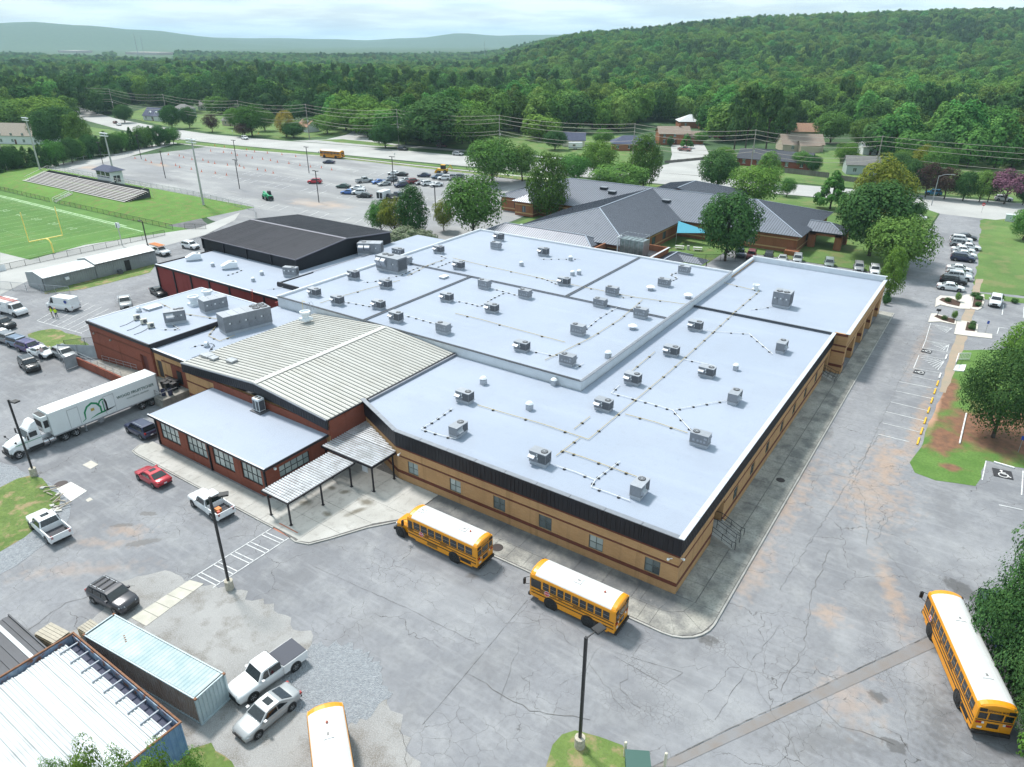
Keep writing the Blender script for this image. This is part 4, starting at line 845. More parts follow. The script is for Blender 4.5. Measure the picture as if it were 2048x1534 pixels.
ob('roof_edge', MB().box(-126.1,-91,67.7,67.9,5.5,5.86).box(-126.15,-125.95,67.9,80,5.5,5.86), FASC, SM); coping(SM, [(-126,67.85),(-91.2,67.85)], 5.88, .3, .06, 3.7, COPEW)
ob('roof_step', MB().box(-97.2,-92.0,72.2,72.45,5.75,6.5).box(-97.3,-97.1,72.2,80,5.75,6.3), FASC, SM)
for a, b in (((-97.2,72.3),(-91,72.3)), ((-97.2,72.3),(-97.2,95)), ((-94.2,72.5),(-94.2,96))): coping(SM, [a, b], 6.33 if a[0] < -97 and b[0] < -97 else 6.0, .2, .06, 4, COPE)
ob('raised_roof', MB().box(-97.0,-91.0,72.5,96,5.76,6.15), MEMB, SM)
SBK = empty('gymnasium', (0,0,0), label='black metal gymnasium with low gabled dark ribbed roof', cat='building')
X0, X1, GY0, GY1, GE, GR = -129, -101.2, 79.9, 104, 7.95, 9.15
mb = MB(); wall(mb, (X0,GY0), (X1,GY0), 0, GE, .3); wall(mb, (X1,GY1), (X0,GY1), 0, GE, .3)
for x, s in ((X0, 1), (X1, -1)):
    f = [(x,GY0,0),(x,GY1,0),(x,GY1,GE-.05),(x,(GY0+GY1)/2,GR-.05),(x,GY0,GE-.05)]; mb.slab(f if s < 0 else f[::-1], .3)
ob('wall', mb, BLKW, SBK)
for x in (-129,-122.3,-115.3,-108.2,-101.3): ob('downspout', MB().box(x-.1,x+.1,79.72,79.9,5.7,8), FASC, SBK)
n = 30; dx = (X1-X0+.4)/n; YM = (GY0+GY1)/2
def bpanel(ya, za, yb, zb):
    mb = MB(); mb.slab([(-dx/2+.004,ya,za),(dx/2-.004,ya,za),(dx/2-.004,yb,zb),(-dx/2+.004,yb,zb)], .05)
    for q in (-dx/2+.04, -dx/6, dx/6): mb.beam((q,ya,za+.025),(q,yb,zb+.025),.06,.07)
    return mb.mesh('roof_panel', BLKP)
m1 = bpanel(GY0-.25, GE, YM, GR); m2 = bpanel(YM, GR, GY1+.25, GE)
for i in range(n):
    for me in (m1, m2): ob('roof_panel', me, parent=SBK, loc=(X0-.2+dx*(i+.5), 0, 0))
ob('ridge_cap', MB().slab([(X0-.2,YM-.35,GR+.04),(X1+.2,YM-.35,GR+.04),(X1+.2,YM,GR+.09),(X0-.2,YM,GR+.09)], .02).slab([(X0-.2,YM,GR+.09),(X1+.2,YM,GR+.09),(X1+.2,YM+.35,GR+.04),(X0-.2,YM+.35,GR+.04)], .02), M('gym_trim', (.17,.16,.19), .4, .4), SBK)
for ya, za, yb, zb in ((GY0-.25,GE,YM,GR), (YM,GR,GY1+.25,GE)): ob('edge_trim', MB().beam((X1+.25,ya,za),(X1+.25,yb,zb),.12,.2), MATS['gym_trim'], SBK)
ob('gutter', MB().beam((X0-.2,GY0-.3,GE-.06),(X1+.2,GY0-.3,GE-.06),.14,.14), MATS['gym_trim'], SBK)
# ------------------------------------------------------------------ entrance canopy
EC = empty('entrance_canopy', (-51,38,0), label='ribbed galvanised walkway canopy on black posts at the school entrance', cat='canopy'); EC.location = (0,0,0)
k = nmat('canopy_deck'); oi = k.N.new('ShaderNodeObjectInfo')
c = k.mix(k.noise(.8, 6, .4, .65), (0.62,0.64,0.68), (0.46,0.47,0.49)); c = k.mix(k.noise(3, 5, .64, .74, stretch=(3, .4, 1)), c, (0.22,0.20,0.18)); k.L.new(c, k.b.inputs['Base Color']); k.b.inputs['Metallic'].default_value = .35; k.b.inputs['Roughness'].default_value = .38; DECK = k.m
def deck(parent, x0, x1, y0, y1, z, n, axis='y'):
    L_ = (y1-y0)/n
    mb = MB(); mb.box(x0,x1,-L_/2,L_/2-.1,-.05,-.02); mb.box(x0,x1,-L_/2+.08,L_/2-.18,-.02,.04); me = mb.mesh('deck_rib', DECK)
    for i in range(n): ob('deck_rib', me, parent=parent, loc=(0, y0+L_*(i+.5), z))
deck(EC, -53.4, -49.6, 34.3, 43.1, 3.02, 26); deck(EC, -54.5, -47.0, 43.1, 46.6, 3.42, 10)
mb = MB(); L_ = .34
for i in range(10):
    y = 46.6+L_*i; xr = -47.1-(y-46.6)*2.35; mb.box(-54.5,xr,y,y+.24,3.37,3.46)
ob('deck_rib', mb, DECK, EC)
mb = MB(); mb.box(-53.45,-49.55,34.2,34.3,2.82,3.0); mb.box(-53.5,-53.4,34.2,43.1,2.82,3.0); mb.box(-49.6,-49.5,34.2,43.1,2.82,3.0); mb.box(-54.6,-46.95,43.0,43.1,3.15,3.42); mb.box(-47.05,-46.95,43.1,46.6,3.15,3.42); ob('edge_beam', mb, FASC, EC)
for x, y, z in ((-52.9,34.5,2.85),(-49.9,34.5,2.85),(-52.9,38.6,2.85),(-49.9,38.6,2.85),(-52.9,42.6,2.85),(-49.9,42.6,2.85),(-47.3,43.3,3.2),(-54.2,43.3,3.2),(-47.2,46.3,3.2)):
    p = ob('post', MB().box(x-.07,x+.07,y-.07,y+.07,.11,z), FASC, EC); ob('base_plate', MB().box(x-.15,x+.15,y-.15,y+.15,.11,.14), FASC, p)
ob('hanging_sign', MB().box(-49.1,-48.3,43.6,43.66,1.9,2.7), M('sign_grey', (.45,.47,.5), .6), EC)
# ------------------------------------------------------------------ stairs on the drive side
def stair(y0, y1, ztop, n, label, near=True):
    st = empty('staircase', (-15, (y0+y1)/2, 0), label=label, cat='stairs'); st.location = (0,0,0)
    x1 = -15+.28*n
    mb = MB()
    for i in range(n): mb.box(-15.0+.28*i, -15.0+.28*(i+1)+.001*i, y0, y1, .1, ztop-(ztop-.11)*(i)/n)
    ob('steps', mb, M('step_concrete', (.36,.35,.33), .9, var=.3, scale=2), st)
    ob('landing', MB().box(-16.44,-15.01,y0+.02,y1-.02,.1,ztop+.01), MATS['step_concrete'], st)
    for y in (y0-.12, y1+.0): ob('side_wall', MB().add([(-15,y,.1),(x1+.1,y,.1),(x1+.1,y,.25),(-15,y,ztop+.15),(-15,y+.12,.1),(x1+.1,y+.12,.1),(x1+.1,y+.12,.25),(-15,y+.12,ztop+.15)], [(0,1,2,3),(7,6,5,4),(3,2,6,7),(1,0,4,5),(0,3,7,4),(2,1,5,6)]), MATS['step_concrete'], st)
    for y in (y0, (y0+y1)/2, y1):
        rl = MB(); rl.path([(-16,y,ztop+.9),(-15,y,ztop+.9),(x1,y,1.0),(x1+.35,y,1.0),(x1+.35,y,.2)], .03)
        rl.path([(-15,y,ztop+.45),(x1,y,.55)], .022)
        for t in (0, .5, 1): xx = -15+(x1+15)*t; rl.tube((xx,y,ztop*(1-t)+.1*t),(xx,y,(ztop+.9)*(1-t)+1.0*t),.025)
        rl.tube((-16,y,ztop),(-16,y,ztop+.9),.025); ob('handrail', rl, FASC, st)
stair(55.3, 57.9, .95, 7, 'concrete steps with black handrails near the front corner of the tan wing')
stair(98.7, 100.7, .6, 5, 'concrete steps with black handrails tucked beside the rear annex')
# ------------------------------------------------------------------ loading dock
LD = empty('loading_dock', (0,0,0), label='brick and concrete loading dock with ramp and rails behind the truck', cat='loading dock')
DC = M('dock_concrete', (.30,.285,.26), .9, col2=(.16,.15,.135), scale=1.2)
ob('platform', MB().box(-93.6,-83.0,41.6,45.6,0,1.2), DC, LD)
ob('ramp', MB().add([(-105.6,42.6,.05),(-93.6,42.6,1.2),(-93.6,45.2,1.2),(-105.6,45.2,.05),(-105.6,42.6,0),(-93.6,42.6,0),(-93.6,45.2,0),(-105.6,45.2,0)], [(0,1,2,3),(4,5,1,0),(5,6,2,1),(7,4,0,3),(6,7,3,2)]), DC, LD)
ob('ramp_wall', MB().box(-106.2,-93.6,42.3,42.58,0,1.25), RED, LD)
for y, xs in ((42.4, [-106,-104,-102,-100,-98,-96,-94]), (44.9, [-104,-102,-100,-98,-96,-94.5])):
    rl = MB(); zb = lambda x: 1.25 if y < 43 else .05+(x+105.6)/12*1.15
    for x in xs: rl.tube((x,y,zb(x)),(x,y,zb(x)+1.0),.028)
    for q in (1.0, .55): rl.path([(x,y,zb(x)+q) for x in xs], .025)
    ob('railing', rl, GALZ, LD)
rl = MB(); rl.path([(-86.4,41.8,2.1),(-83.3,41.8,2.1),(-83.3,44,2.1)], .03); rl.path([(-86.4,41.8,1.65),(-83.3,41.8,1.65)], .025)
for x in (-86.4,-84.9,-83.3): rl.tube((x,41.8,1.2),(x,41.8,2.1),.03)
ob('railing', rl, GALZ, LD)
ob('bumper', MB().box(-87.8,-85.0,41.45,41.6,.8,1.18), BFRAME, LD)
# wheelie bins and drums on the dock
BIN = M('bin_black', (.012,.013,.018), .5)
for i, (x, y, r) in enumerate([(-86.6,44.9,.1),(-85.8,44.8,.3),(-85.1,44.95,-.2),(-86.3,44.0,.4),(-85.4,43.9,0),(-84.6,44.3,.2)]):
    b = empty('wheelie_bin', (x,y,1.2), r, 'black wheelie bin on the loading dock, '+ORD[i]+' of the six', 'bin', 'bins on the dock')
    ob('body', MB().loft([[(-.24,-.3,.06),(.24,-.3,.06),(.24,.26,.06),(-.24,.26,.06)], [(-.31,-.38,.98),(.31,-.38,.98),(.31,.34,.98),(-.31,.34,.98)]]), BIN, b); ob('lid', MB().box(-.33,.33,-.4,.38,.985,1.06), BIN, b); ob('wheel', MB().tube((-.3,.28,.12),(.3,.28,.12),.12,.12,10), BIN, b)
for i, (x, y) in enumerate([(-84.3,42.6),(-83.7,43.2)]):
    tag(ob('drum', MB().lathe([(.28,0),(.3,.03),(.29,.4),(.31,.42),(.29,.45),(.3,.86),(.27,.86),(.26,.2)], (x,y,1.2), 14), M('drum_blue', (.03,.035,.075), .5)), ('grey' if i else 'open')+' blue drum at the railed edge of the dock', 'drum')
# ================================================================== ROOFTOP EQUIPMENT
UGREY = M('unit_grey', (0.24,0.25,0.275), .5, .25, var=.18, scale=2.5, coords='obj', rand=.12)
UTOP = M('unit_top', (0.34,0.36,0.40), .45, .25, var=.12, scale=2, coords='obj', rand=.1)
UCURB = M('unit_curb', (0.42,0.44,0.48), .55, .1, var=.15, scale=3, coords='obj')
UDARK = M('coil_dark', (0.11,0.115,0.13), .7, .2, var=.3, scale=6, coords='obj')
UBLACK = M('fan_black', (0.012,0.012,0.014), .6)
ULBL = M('unit_label', (.7,.71,.72), .6)
UYEL = M('warning_yellow', (.65,.48,.08), .6)
BLK = M('rubber_block', (.02,.02,.022), .85)
GASY = M('gas_pipe_yellow', (.55,.44,.22), .6, var=.2, scale=2)
PVCW = M('white_pipe', (.72,.72,.72), .5)
VENTW = M('vent_white', (.68,.71,.74), .45)
def fan(parent, x, y, z, r):
    f = ob('fan', MB().lathe([(r*1.12,0),(r*1.12,.05),(r*.98,.06),(r*.96,.01),(.02,.008)], (x,y,z), 20), UBLACK, parent)
    g = MB()
    for q in (r*.35, r*.62, r*.86):
        n = 20
        for i in range(n):
            a = 2*math.pi*i/n; b = 2*math.pi*(i+1)/n; g.beam((x+q*math.cos(a),y+q*math.sin(a),z+.065),(x+q*math.cos(b),y+q*math.sin(b),z+.065),.018,.012)
    for i in range(4):
        a = math.pi/4*i; g.beam((x-r*math.cos(a),y-r*math.sin(a),z+.075),(x+r*math.cos(a),y+r*math.sin(a),z+.075),.02,.012)
    g.lathe([(.07,0),(.07,.06),(.02,.07)], (x,y,z+.03), 10); ob('grille', g, UCURB, f); return f
def make_rtu():
    t = empty('rooftop_unit'); L, W, H, c = 2.15, 1.25, 1.15, .38
    ob('curb', MB().box(-L/2+.05,L/2-.05,-W/2+.05,W/2-.05,0,c-.05).box(-L/2-.04,L/2+.04,-W/2-.04,W/2+.04,c-.06,c+.03), UCURB, t)
    ob('cabinet', MB().box(-L/2,L/2,-W/2,W/2,c+.03,c+H), UGREY, t, bevel=.02)
    ob('top_panel', MB().box(-L/2-.03,L/2+.03,-W/2-.03,W/2+.03,c+H,c+H+.05), UTOP, t)
    fan(t, L/2-.55, .05, c+H+.05, .36)
    ob('coil_grille', MB().box(L/2-.98,L/2-.04,-W/2-.015,-W/2+.01,c+.12,c+H-.08), UDARK, t); ob('coil_grille', MB().box(L/2-.005,L/2+.015,-W/2+.06,W/2-.06,c+.12,c+H-.08), UDARK, t)
    ob('intake_hood', MB().add([(-L/2+.05,-W/2-.005,c+.85),(-L/2+.85,-W/2-.005,c+.85),(-L/2+.85,-W/2-.42,c+.62),(-L/2+.05,-W/2-.42,c+.62),(-L/2+.05,-W/2-.005,c+.30),(-L/2+.85,-W/2-.005,c+.30),(-L/2+.85,-W/2-.42,c+.50),(-L/2+.05,-W/2-.42,c+.50)], [(0,3,2,1),(4,5,6,7),(3,7,6,2),(0,4,7,3),(1,2,6,5)]), UTOP, t)
    ob('hood_mouth', MB().add([(-L/2+.1,-W/2-.41,c+.485),(-L/2+.8,-W/2-.41,c+.485),(-L/2+.8,-W/2-.03,c+.30),(-L/2+.1,-W/2-.03,c+.30)], [(0,1,2,3)]), UBLACK, t)
    for i, (u, z) in enumerate(((-.1,.75),(.02,.5),(-.05,.95))): ob('label', MB().box(u-.07,u+.07,-W/2-.022,-W/2-.002,c+z-.07,c+z+.07), ULBL, t)
    g = MB(); g.path([(L/2+.1,.2,.15),(L/2+.1,.2,c+.5),(L/2,.2,c+.5)], .025); ob('conduit', g, GALZ, t)
    p = MB()
    for u in (-.7,-.3,.1,.6): p.box(u-.12,u+.12,W/2-.005,W/2+.012,c+.3,c+.55)
    p.box(-.95,-.6,W/2-.005,W/2+.012,c+.7,c+.95); ob('access_panel', p, UTOP, t)
    return t
def make_big(L, W, H, fans, hoods=0, c=.4):
    t = empty('rooftop_unit')
    ob('curb', MB().box(-L/2+.05,L/2-.05,-W/2+.05,W/2-.05,0,c), UCURB, t); ob('cabinet', MB().box(-L/2,L/2,-W/2,W/2,c,c+H), UGREY, t, bevel=.02)
    n = max(3, int(L/1.1))
    for i in range(n):
        x0 = -L/2+L*i/n; ob('side_panel', MB().box(x0+.03,x0+L/n-.03,-W/2-.03,-W/2,c+.12,c+H-.1), UGREY, t); ob('handle', MB().box(x0+L/n-.16,x0+L/n-.1,-W/2-.07,-W/2-.03,c+H*.45,c+H*.6), UDARK, t)
        ob('top_panel', MB().box(x0+.015,x0+L/n-.015,-W/2-.03,W/2+.03,c+H,c+H+.05), UTOP, t)
    ob('end_grille', MB().box(L/2,L/2+.02,-W/2+.15,W/2-.15,c+.2,c+H-.2), UDARK, t)
    for x, y, r in fans: fan(t, x, y, c+H+.06, r)
    for i in range(hoods):
        x0 = -L/2+.3+i*1.2; ob('intake_hood', MB().add([(x0,-W/2-.03,c+H-.2),(x0+1,-W/2-.03,c+H-.2),(x0+1,-W/2-.6,c+H-.6),(x0,-W/2-.6,c+H-.6),(x0,-W/2-.03,c+.5),(x0+1,-W/2-.03,c+.5),(x0+1,-W/2-.6,c+H-.8),(x0,-W/2-.6,c+H-.8)], [(0,3,2,1),(4,5,6,7),(3,7,6,2),(0,4,7,3),(1,2,6,5)]), UTOP, t)
    for i in range(3): ob('label', MB().box(-L/2+L*(i+.3)/3,-L/2+L*(i+.3)/3+.2,-W/2-.045,-W/2-.03,c+H*.5,c+H*.5+.2), ULBL, t)
    return t
RTUS = {'front roof': (5.68, [(930,806,0),(917,872,90),(1080,930,0),(1278,993,90),(1399,893,180),(1207,822,0),(1265,770,0),(1413,755,0),(1468,807,90),(1342,713,0),(1390,663,0),(1562,706,90)]),
        'raised central roof': (6.7, [(1044,704,0),(1135,732,180),(1156,672,180),(887,669,180),(793,646,0),(894,605,0),(984,627,0),(969,580,180),(1050,599,180),(676,612,0),(758,620,0),(630,595,0),(772,579,0),(708,561,0),(918,541,0),(878,509,0),(992,501,180),(998,484,0),(813,530,180),(1087,514,0),(1128,573,0),(1224,593,180),(1200,616,180),(1281,638,180),(1328,575,180),(1368,550,180)])}
proto = make_rtu(); first = True
for roof, (z, lst) in RTUS.items():
    for i, (px, py, rot) in enumerate(sorted(lst)):
        p = G(px, py-3, z)
        o = proto if first else copy_tree(proto); first = False
        o.location = (p.x, p.y, z); o.rotation_euler = (0, 0, R(rot)); o.scale = (.88,.88,.88+.06*(i % 3-1))
        tag(o, 'grey rooftop air conditioner on the %s, %s from the left' % (roof, ORD[i]), 'air conditioner', 'rooftop air conditioners')
def bigat(t, px, py, z, rz, label):
    p = G(px, py, z); t.location = (p.x, p.y, z); t.rotation_euler = (0, 0, R(rz)); tag(t, label, 'air conditioner'); return t
bigat(make_big(2.6,2.2,2.0,[(-.5,-.4,.42),(.55,-.4,.42)]), 1563, 612, 5.85, 0, 'tall pale double-fan rooftop unit alone on the rear annex roof')
bigat(make_big(5.2,2.4,2.2,[(-1.6,.3,.5),(-.3,.3,.5)], 2), 784, 541, 6.7, 0, 'large grey rooftop unit near the left edge of the raised roof')
bigat(make_big(7.0,2.6,2.3,[(-.3+2.0,-.5,.5),(1.7,.6,.5),(2.8,-.5,.5),(2.8,.6,.5)]), 493, 655, 5.3, 76, 'very long grey rooftop unit with four black fans beside the cream gable')
bigat(make_big(3.6,2.2,1.6,[]), 429, 620, 6.0, 78, 'pale boxy rooftop unit on the square brick block, right of the ducts')
bigat(make_big(2.9,1.5,1.5,[(1.0,.2,.35),(.3,.2,.3)], 1), 352, 645, 6.0, 62, 'grey rooftop unit with intake hood on the square brick block')
bigat(make_big(4.6,2.2,1.9,[(-1.2,0,.4)], 2), 742, 508, 5.75, 30, 'grey rooftop unit behind the black gymnasium wall')
bigat(make_big(2.2,1.2,1.1,[(.5,0,.35)], 0), 797, 512, 5.75, 0, 'small grey rooftop unit at the tree end of the gymnasium roof')
bigat(make_big(2.6,1.0,1.3,[(.6,0,.3)], 0), 583, 553, 5.75, 20, 'narrow grey rooftop unit beside the gymnasium corner')
def whitebox(px, py, z, label):
    p = G(px, py, z); t = empty('rooftop_unit', p, R(60), label, 'air conditioner')
    ob('curb', MB().box(-1.1,1.1,-.7,.7,0,.25), UCURB, t); ob('cabinet', MB().add([(-1.2,-.8,.25),(1.2,-.8,.25),(1.2,.8,.25),(-1.2,.8,.25),(-1.2,-.8,.8),(1.2,-.8,1.2),(1.2,.8,1.2),(-1.2,.8,.8),(0,-.8,1.35),(0,.8,1.35)], [(3,2,1,0),(0,1,5,8,4),(2,3,7,9,6),(1,2,6,5),(3,0,4,7),(4,8,9,7),(8,5,6,9)]), VENTW, t)
    fan(t, .55, 0, 1.27, .35); ob('hood', MB().box(-1.5,-1.2,-.6,.6,.4,.75), VENTW, t)
whitebox(389, 520, 5.75, 'white rooftop unit on the crimson wing, nearer its left end'); whitebox(461, 537, 5.75, 'white rooftop unit on the crimson wing, nearer the gymnasium corner')
# the tall ventilator on the front wing
p = G(520, 822, 4.02); t = empty('rooftop_ventilator', p, 0, 'tall white rooftop condenser on the red brick front wing', 'condenser')
ob('pad', MB().box(-.95,.95,-.7,.7,.02,.1), UDARK, t); ob('cabinet', MB().loft([[(-.55,-.42,.2),(.55,-.42,.2),(.55,.42,.2),(-.55,.42,.2)], [(-.55,-.42,1.75),(.55,-.42,1.75),(.55,.42,1.75),(-.55,.42,1.75)]]), VENTW, t)
for a in ((-.5,-.08,-.44,-.41), (.05,.5,-.44,-.41)): ob('coil_grille', MB().box(*a,.3,1.5), UDARK, t)
ob('coil_grille', MB().box(.54,.565,-.36,.36,.3,1.5), UDARK, t)
for x in (-.26, .27): ob('fan', MB().lathe([(.22,0),(.22,.02),(.02,.025)], (x,0,1.752), 14), UBLACK, t)
for x, y in ((-.5,-.38),(.5,-.38),(.5,.38),(-.5,.38)): ob('foot', MB().box(x-.05,x+.05,y-.05,y+.05,.1,.2), GALZ, t)
# three small tan condensers, exhaust fans, dish and hatch on the brick block
for i, (px, py) in enumerate([(275,640),(289,648),(303,656)]):
    p = G(px, py, 6.0); t = empty('condenser', p, R(70), ['rear','middle','front'][i]+' one of three small tan condensers on the square brick block', 'condenser', 'small tan condensers')
    ob('cabinet', MB().box(-.45,.45,-.2,.2,.1,.8), M('condenser_tan', (.52,.49,.42), .5), t, bevel=.02); ob('fan', MB().tube((.1,-.2,.45),(.1,-.22,.45),.26,.26,14), UDARK, t)
    for x in (-.35,.35): ob('foot', MB().box(x-.04,x+.04,-.25,.25,0,.1), BLK, t)
    q = G(px-35, py+14, 6.0); d = q-p; c_, s_ = math.cos(-R(70)), math.sin(-R(70)); dx, dy = d.x*c_-d.y*s_, d.x*s_+d.y*c_
    ob('line_set', MB().path([(-.1,.1,.3),(dx*.3,dy*.3+.1,.06),(dx*.65,dy*.65-.15,.06),(dx,dy,.05)], .03), BLK, t)
def mushroom(px, py, z, r, label, cat='vent', kind=0):
    p = G(px, py, z); t = empty('roof_vent', p, 0, label, cat, 'roof vents')
    if kind == 0:
        ob('curb', MB().box(-r*.7,r*.7,-r*.7,r*.7,0,r*1.3), UCURB, t); ob('cap', MB().lathe([(r*.5,r*1.3),(r*.5,r*1.55),(r,r*1.6),(r,r*1.75),(r*.6,r*2.15),(.01,r*2.25)], (0,0,0), 14), VENTW, t, smooth=False)
    elif kind == 1:
        ob('curb', MB().box(-r*.6,r*.6,-r*.6,r*.6,0,r*.8), UCURB, t); ob('cap', MB().lathe([(r*.6,r*.8),(r*1.25,r*.85),(r*1.3,r*1.0),(r*.7,r*1.35),(.01,r*1.4)], (0,0,0), 16), VENTW, t)
    else:
        ob('curb', MB().box(-r,r,-r,r,0,r*.5), VENTW, t); ob('body', MB().lathe([(r*.7,r*.5),(r*.8,r*1.4),(r*1.1,r*1.5),(r*1.1,r*1.9),(r*.9,r*1.9),(r*.85,r*1.6),(.01,r*1.6)], (0,0,0), 16), VENTW, t)
V = [(967,768,5.68,.45,0,'front roof, near the cream gable corner'),(1059,819,5.68,.45,0,'front roof, middle'),(1108,770,5.68,.42,0,'front roof, against the raised wall'),(1471,740,5.68,.4,0,'front roof, right part'),
     (1216,716,6.7,.45,0,'raised roof, near its front corner'),(1265,658,6.7,.5,1,'raised roof, by the right joint'),(1301,580,6.7,.55,1,'raised roof, left of the right edge pipe'),(1376,596,6.7,.55,1,'raised roof, right beside the long yellow pipe'),(1043,532,6.7,.4,0,'raised roof, below the back units'),(1145,551,6.7,.4,0,'raised roof, left one of a close pair'),(1158,549,6.7,.4,0,'raised roof, right one of a close pair'),(1141,521,6.7,.4,0,'raised roof, at the end of a block row'),
     (1511,580,5.85,.5,2,'rear annex roof, beside the pipe bend'),(389,610,6.0,.75,2,'square brick block, left of the boxy unit'),(417,598,6.0,.75,2,'square brick block, behind the boxy unit'),(426,533,5.75,.35,0,'crimson wing, between its white units'),(524,550,5.75,.35,0,'crimson wing, right part, rear'),(507,563,5.75,.35,0,'crimson wing, right part, front'),(612,640,6.6,.7,2,'rear corner of the cream gable')]
for px, py, z, r, kd, w_ in V: mushroom(px, py, z, r, 'white roof vent on the '+w_, 'vent', kd)
def dish(px, py, z, label):
    p = G(px, py, z); t = empty('exhaust_blower', p, R(30), label, 'blower')
    ob('base', MB().box(-.35,.35,-.25,.25,0,.2), UCURB, t); ob('housing', MB().tube((-.2,0,.45),(.2,0,.45),.32,.32,14), VENTW, t); ob('hose', MB().path([(.2,0,.4),(.6,.1,.5),(.9,.25,.3),(.9,.4,.05)], .06), GALZ, t)
dish(278, 624, 6.0, 'small white exhaust blower at the back of the square brick block'); dish(414, 694, 5.3, 'small white exhaust blower on the link roof with trailing hose')
def hatch(px, py, z, sx, sy, label): 
    p = G(px, py, z); t = empty('roof_hatch', p, 0, label, 'hatch'); ob('curb', MB().box(-sx/2,sx/2,-sy/2,sy/2,0,.28), UCURB, t); ob('lid', MB().box(-sx/2-.06,sx/2+.06,-sy/2-.06,sy/2+.06,.28,.36), VENTW, t)
hatch(888, 556, 6.7, 1.0, 1.4, 'flat white roof hatch on the raised roof by the left joint'); hatch(306, 617, 6.0, 1.5, 2.2, 'long low white skylight at the rear of the square brick block')
# roof ladder with hooped cage rails at the back of the cream gable
p = G(619, 630, 6.6); t = empty('roof_ladder', p, 0, 'yellow and grey roof ladder with curved grab rails behind the cream gable', 'ladder')
lm = MB()
for y in (-.25,.25): lm.path([(0,y,-.6),(0,y,1.2),(.1,y,1.9),(.5,y,2.1),(.8,y,1.7),(.8,y,.9)], .03)
ob('side_rail', lm, GALZ, t); lm = MB()
for i in range(6): lm.tube((0,-.25,-.4+.28*i),(0,.25,-.4+.28*i),.02)
ob('rung', tag(ob('x', lm, GALZ), kind=None).data, parent=t); bpy.data.objects.remove(bpy.data.objects['x'])
ob('safety_post', MB().path([(-.9,-.3,-.5),(-.9,-.3,2.1),(-.2,-.3,2.1)], .03), UYEL, t)
# red ladder leaning on the crimson wing
p = Vector((-103.2,67.5,0)); t = empty('red_ladder', (p.x+5.2,66.6,0), 0, 'red ladder leaning against the crimson wing', 'ladder'); RL = M('ladder_red', (.6,.1,.06), .5)
for x in (-.2,.2): ob('rail', MB().beam((x,0,0),(x,1.15,6.3),.05,.07), RL, t)
for i in range(16): ob('rung', MB().beam((-.2,1.15*(i+.6)/16.5,6.3*(i+.6)/16.5),(.2,1.15*(i+.6)/16.5,6.3*(i+.6)/16.5),.03,.03), RL, t)
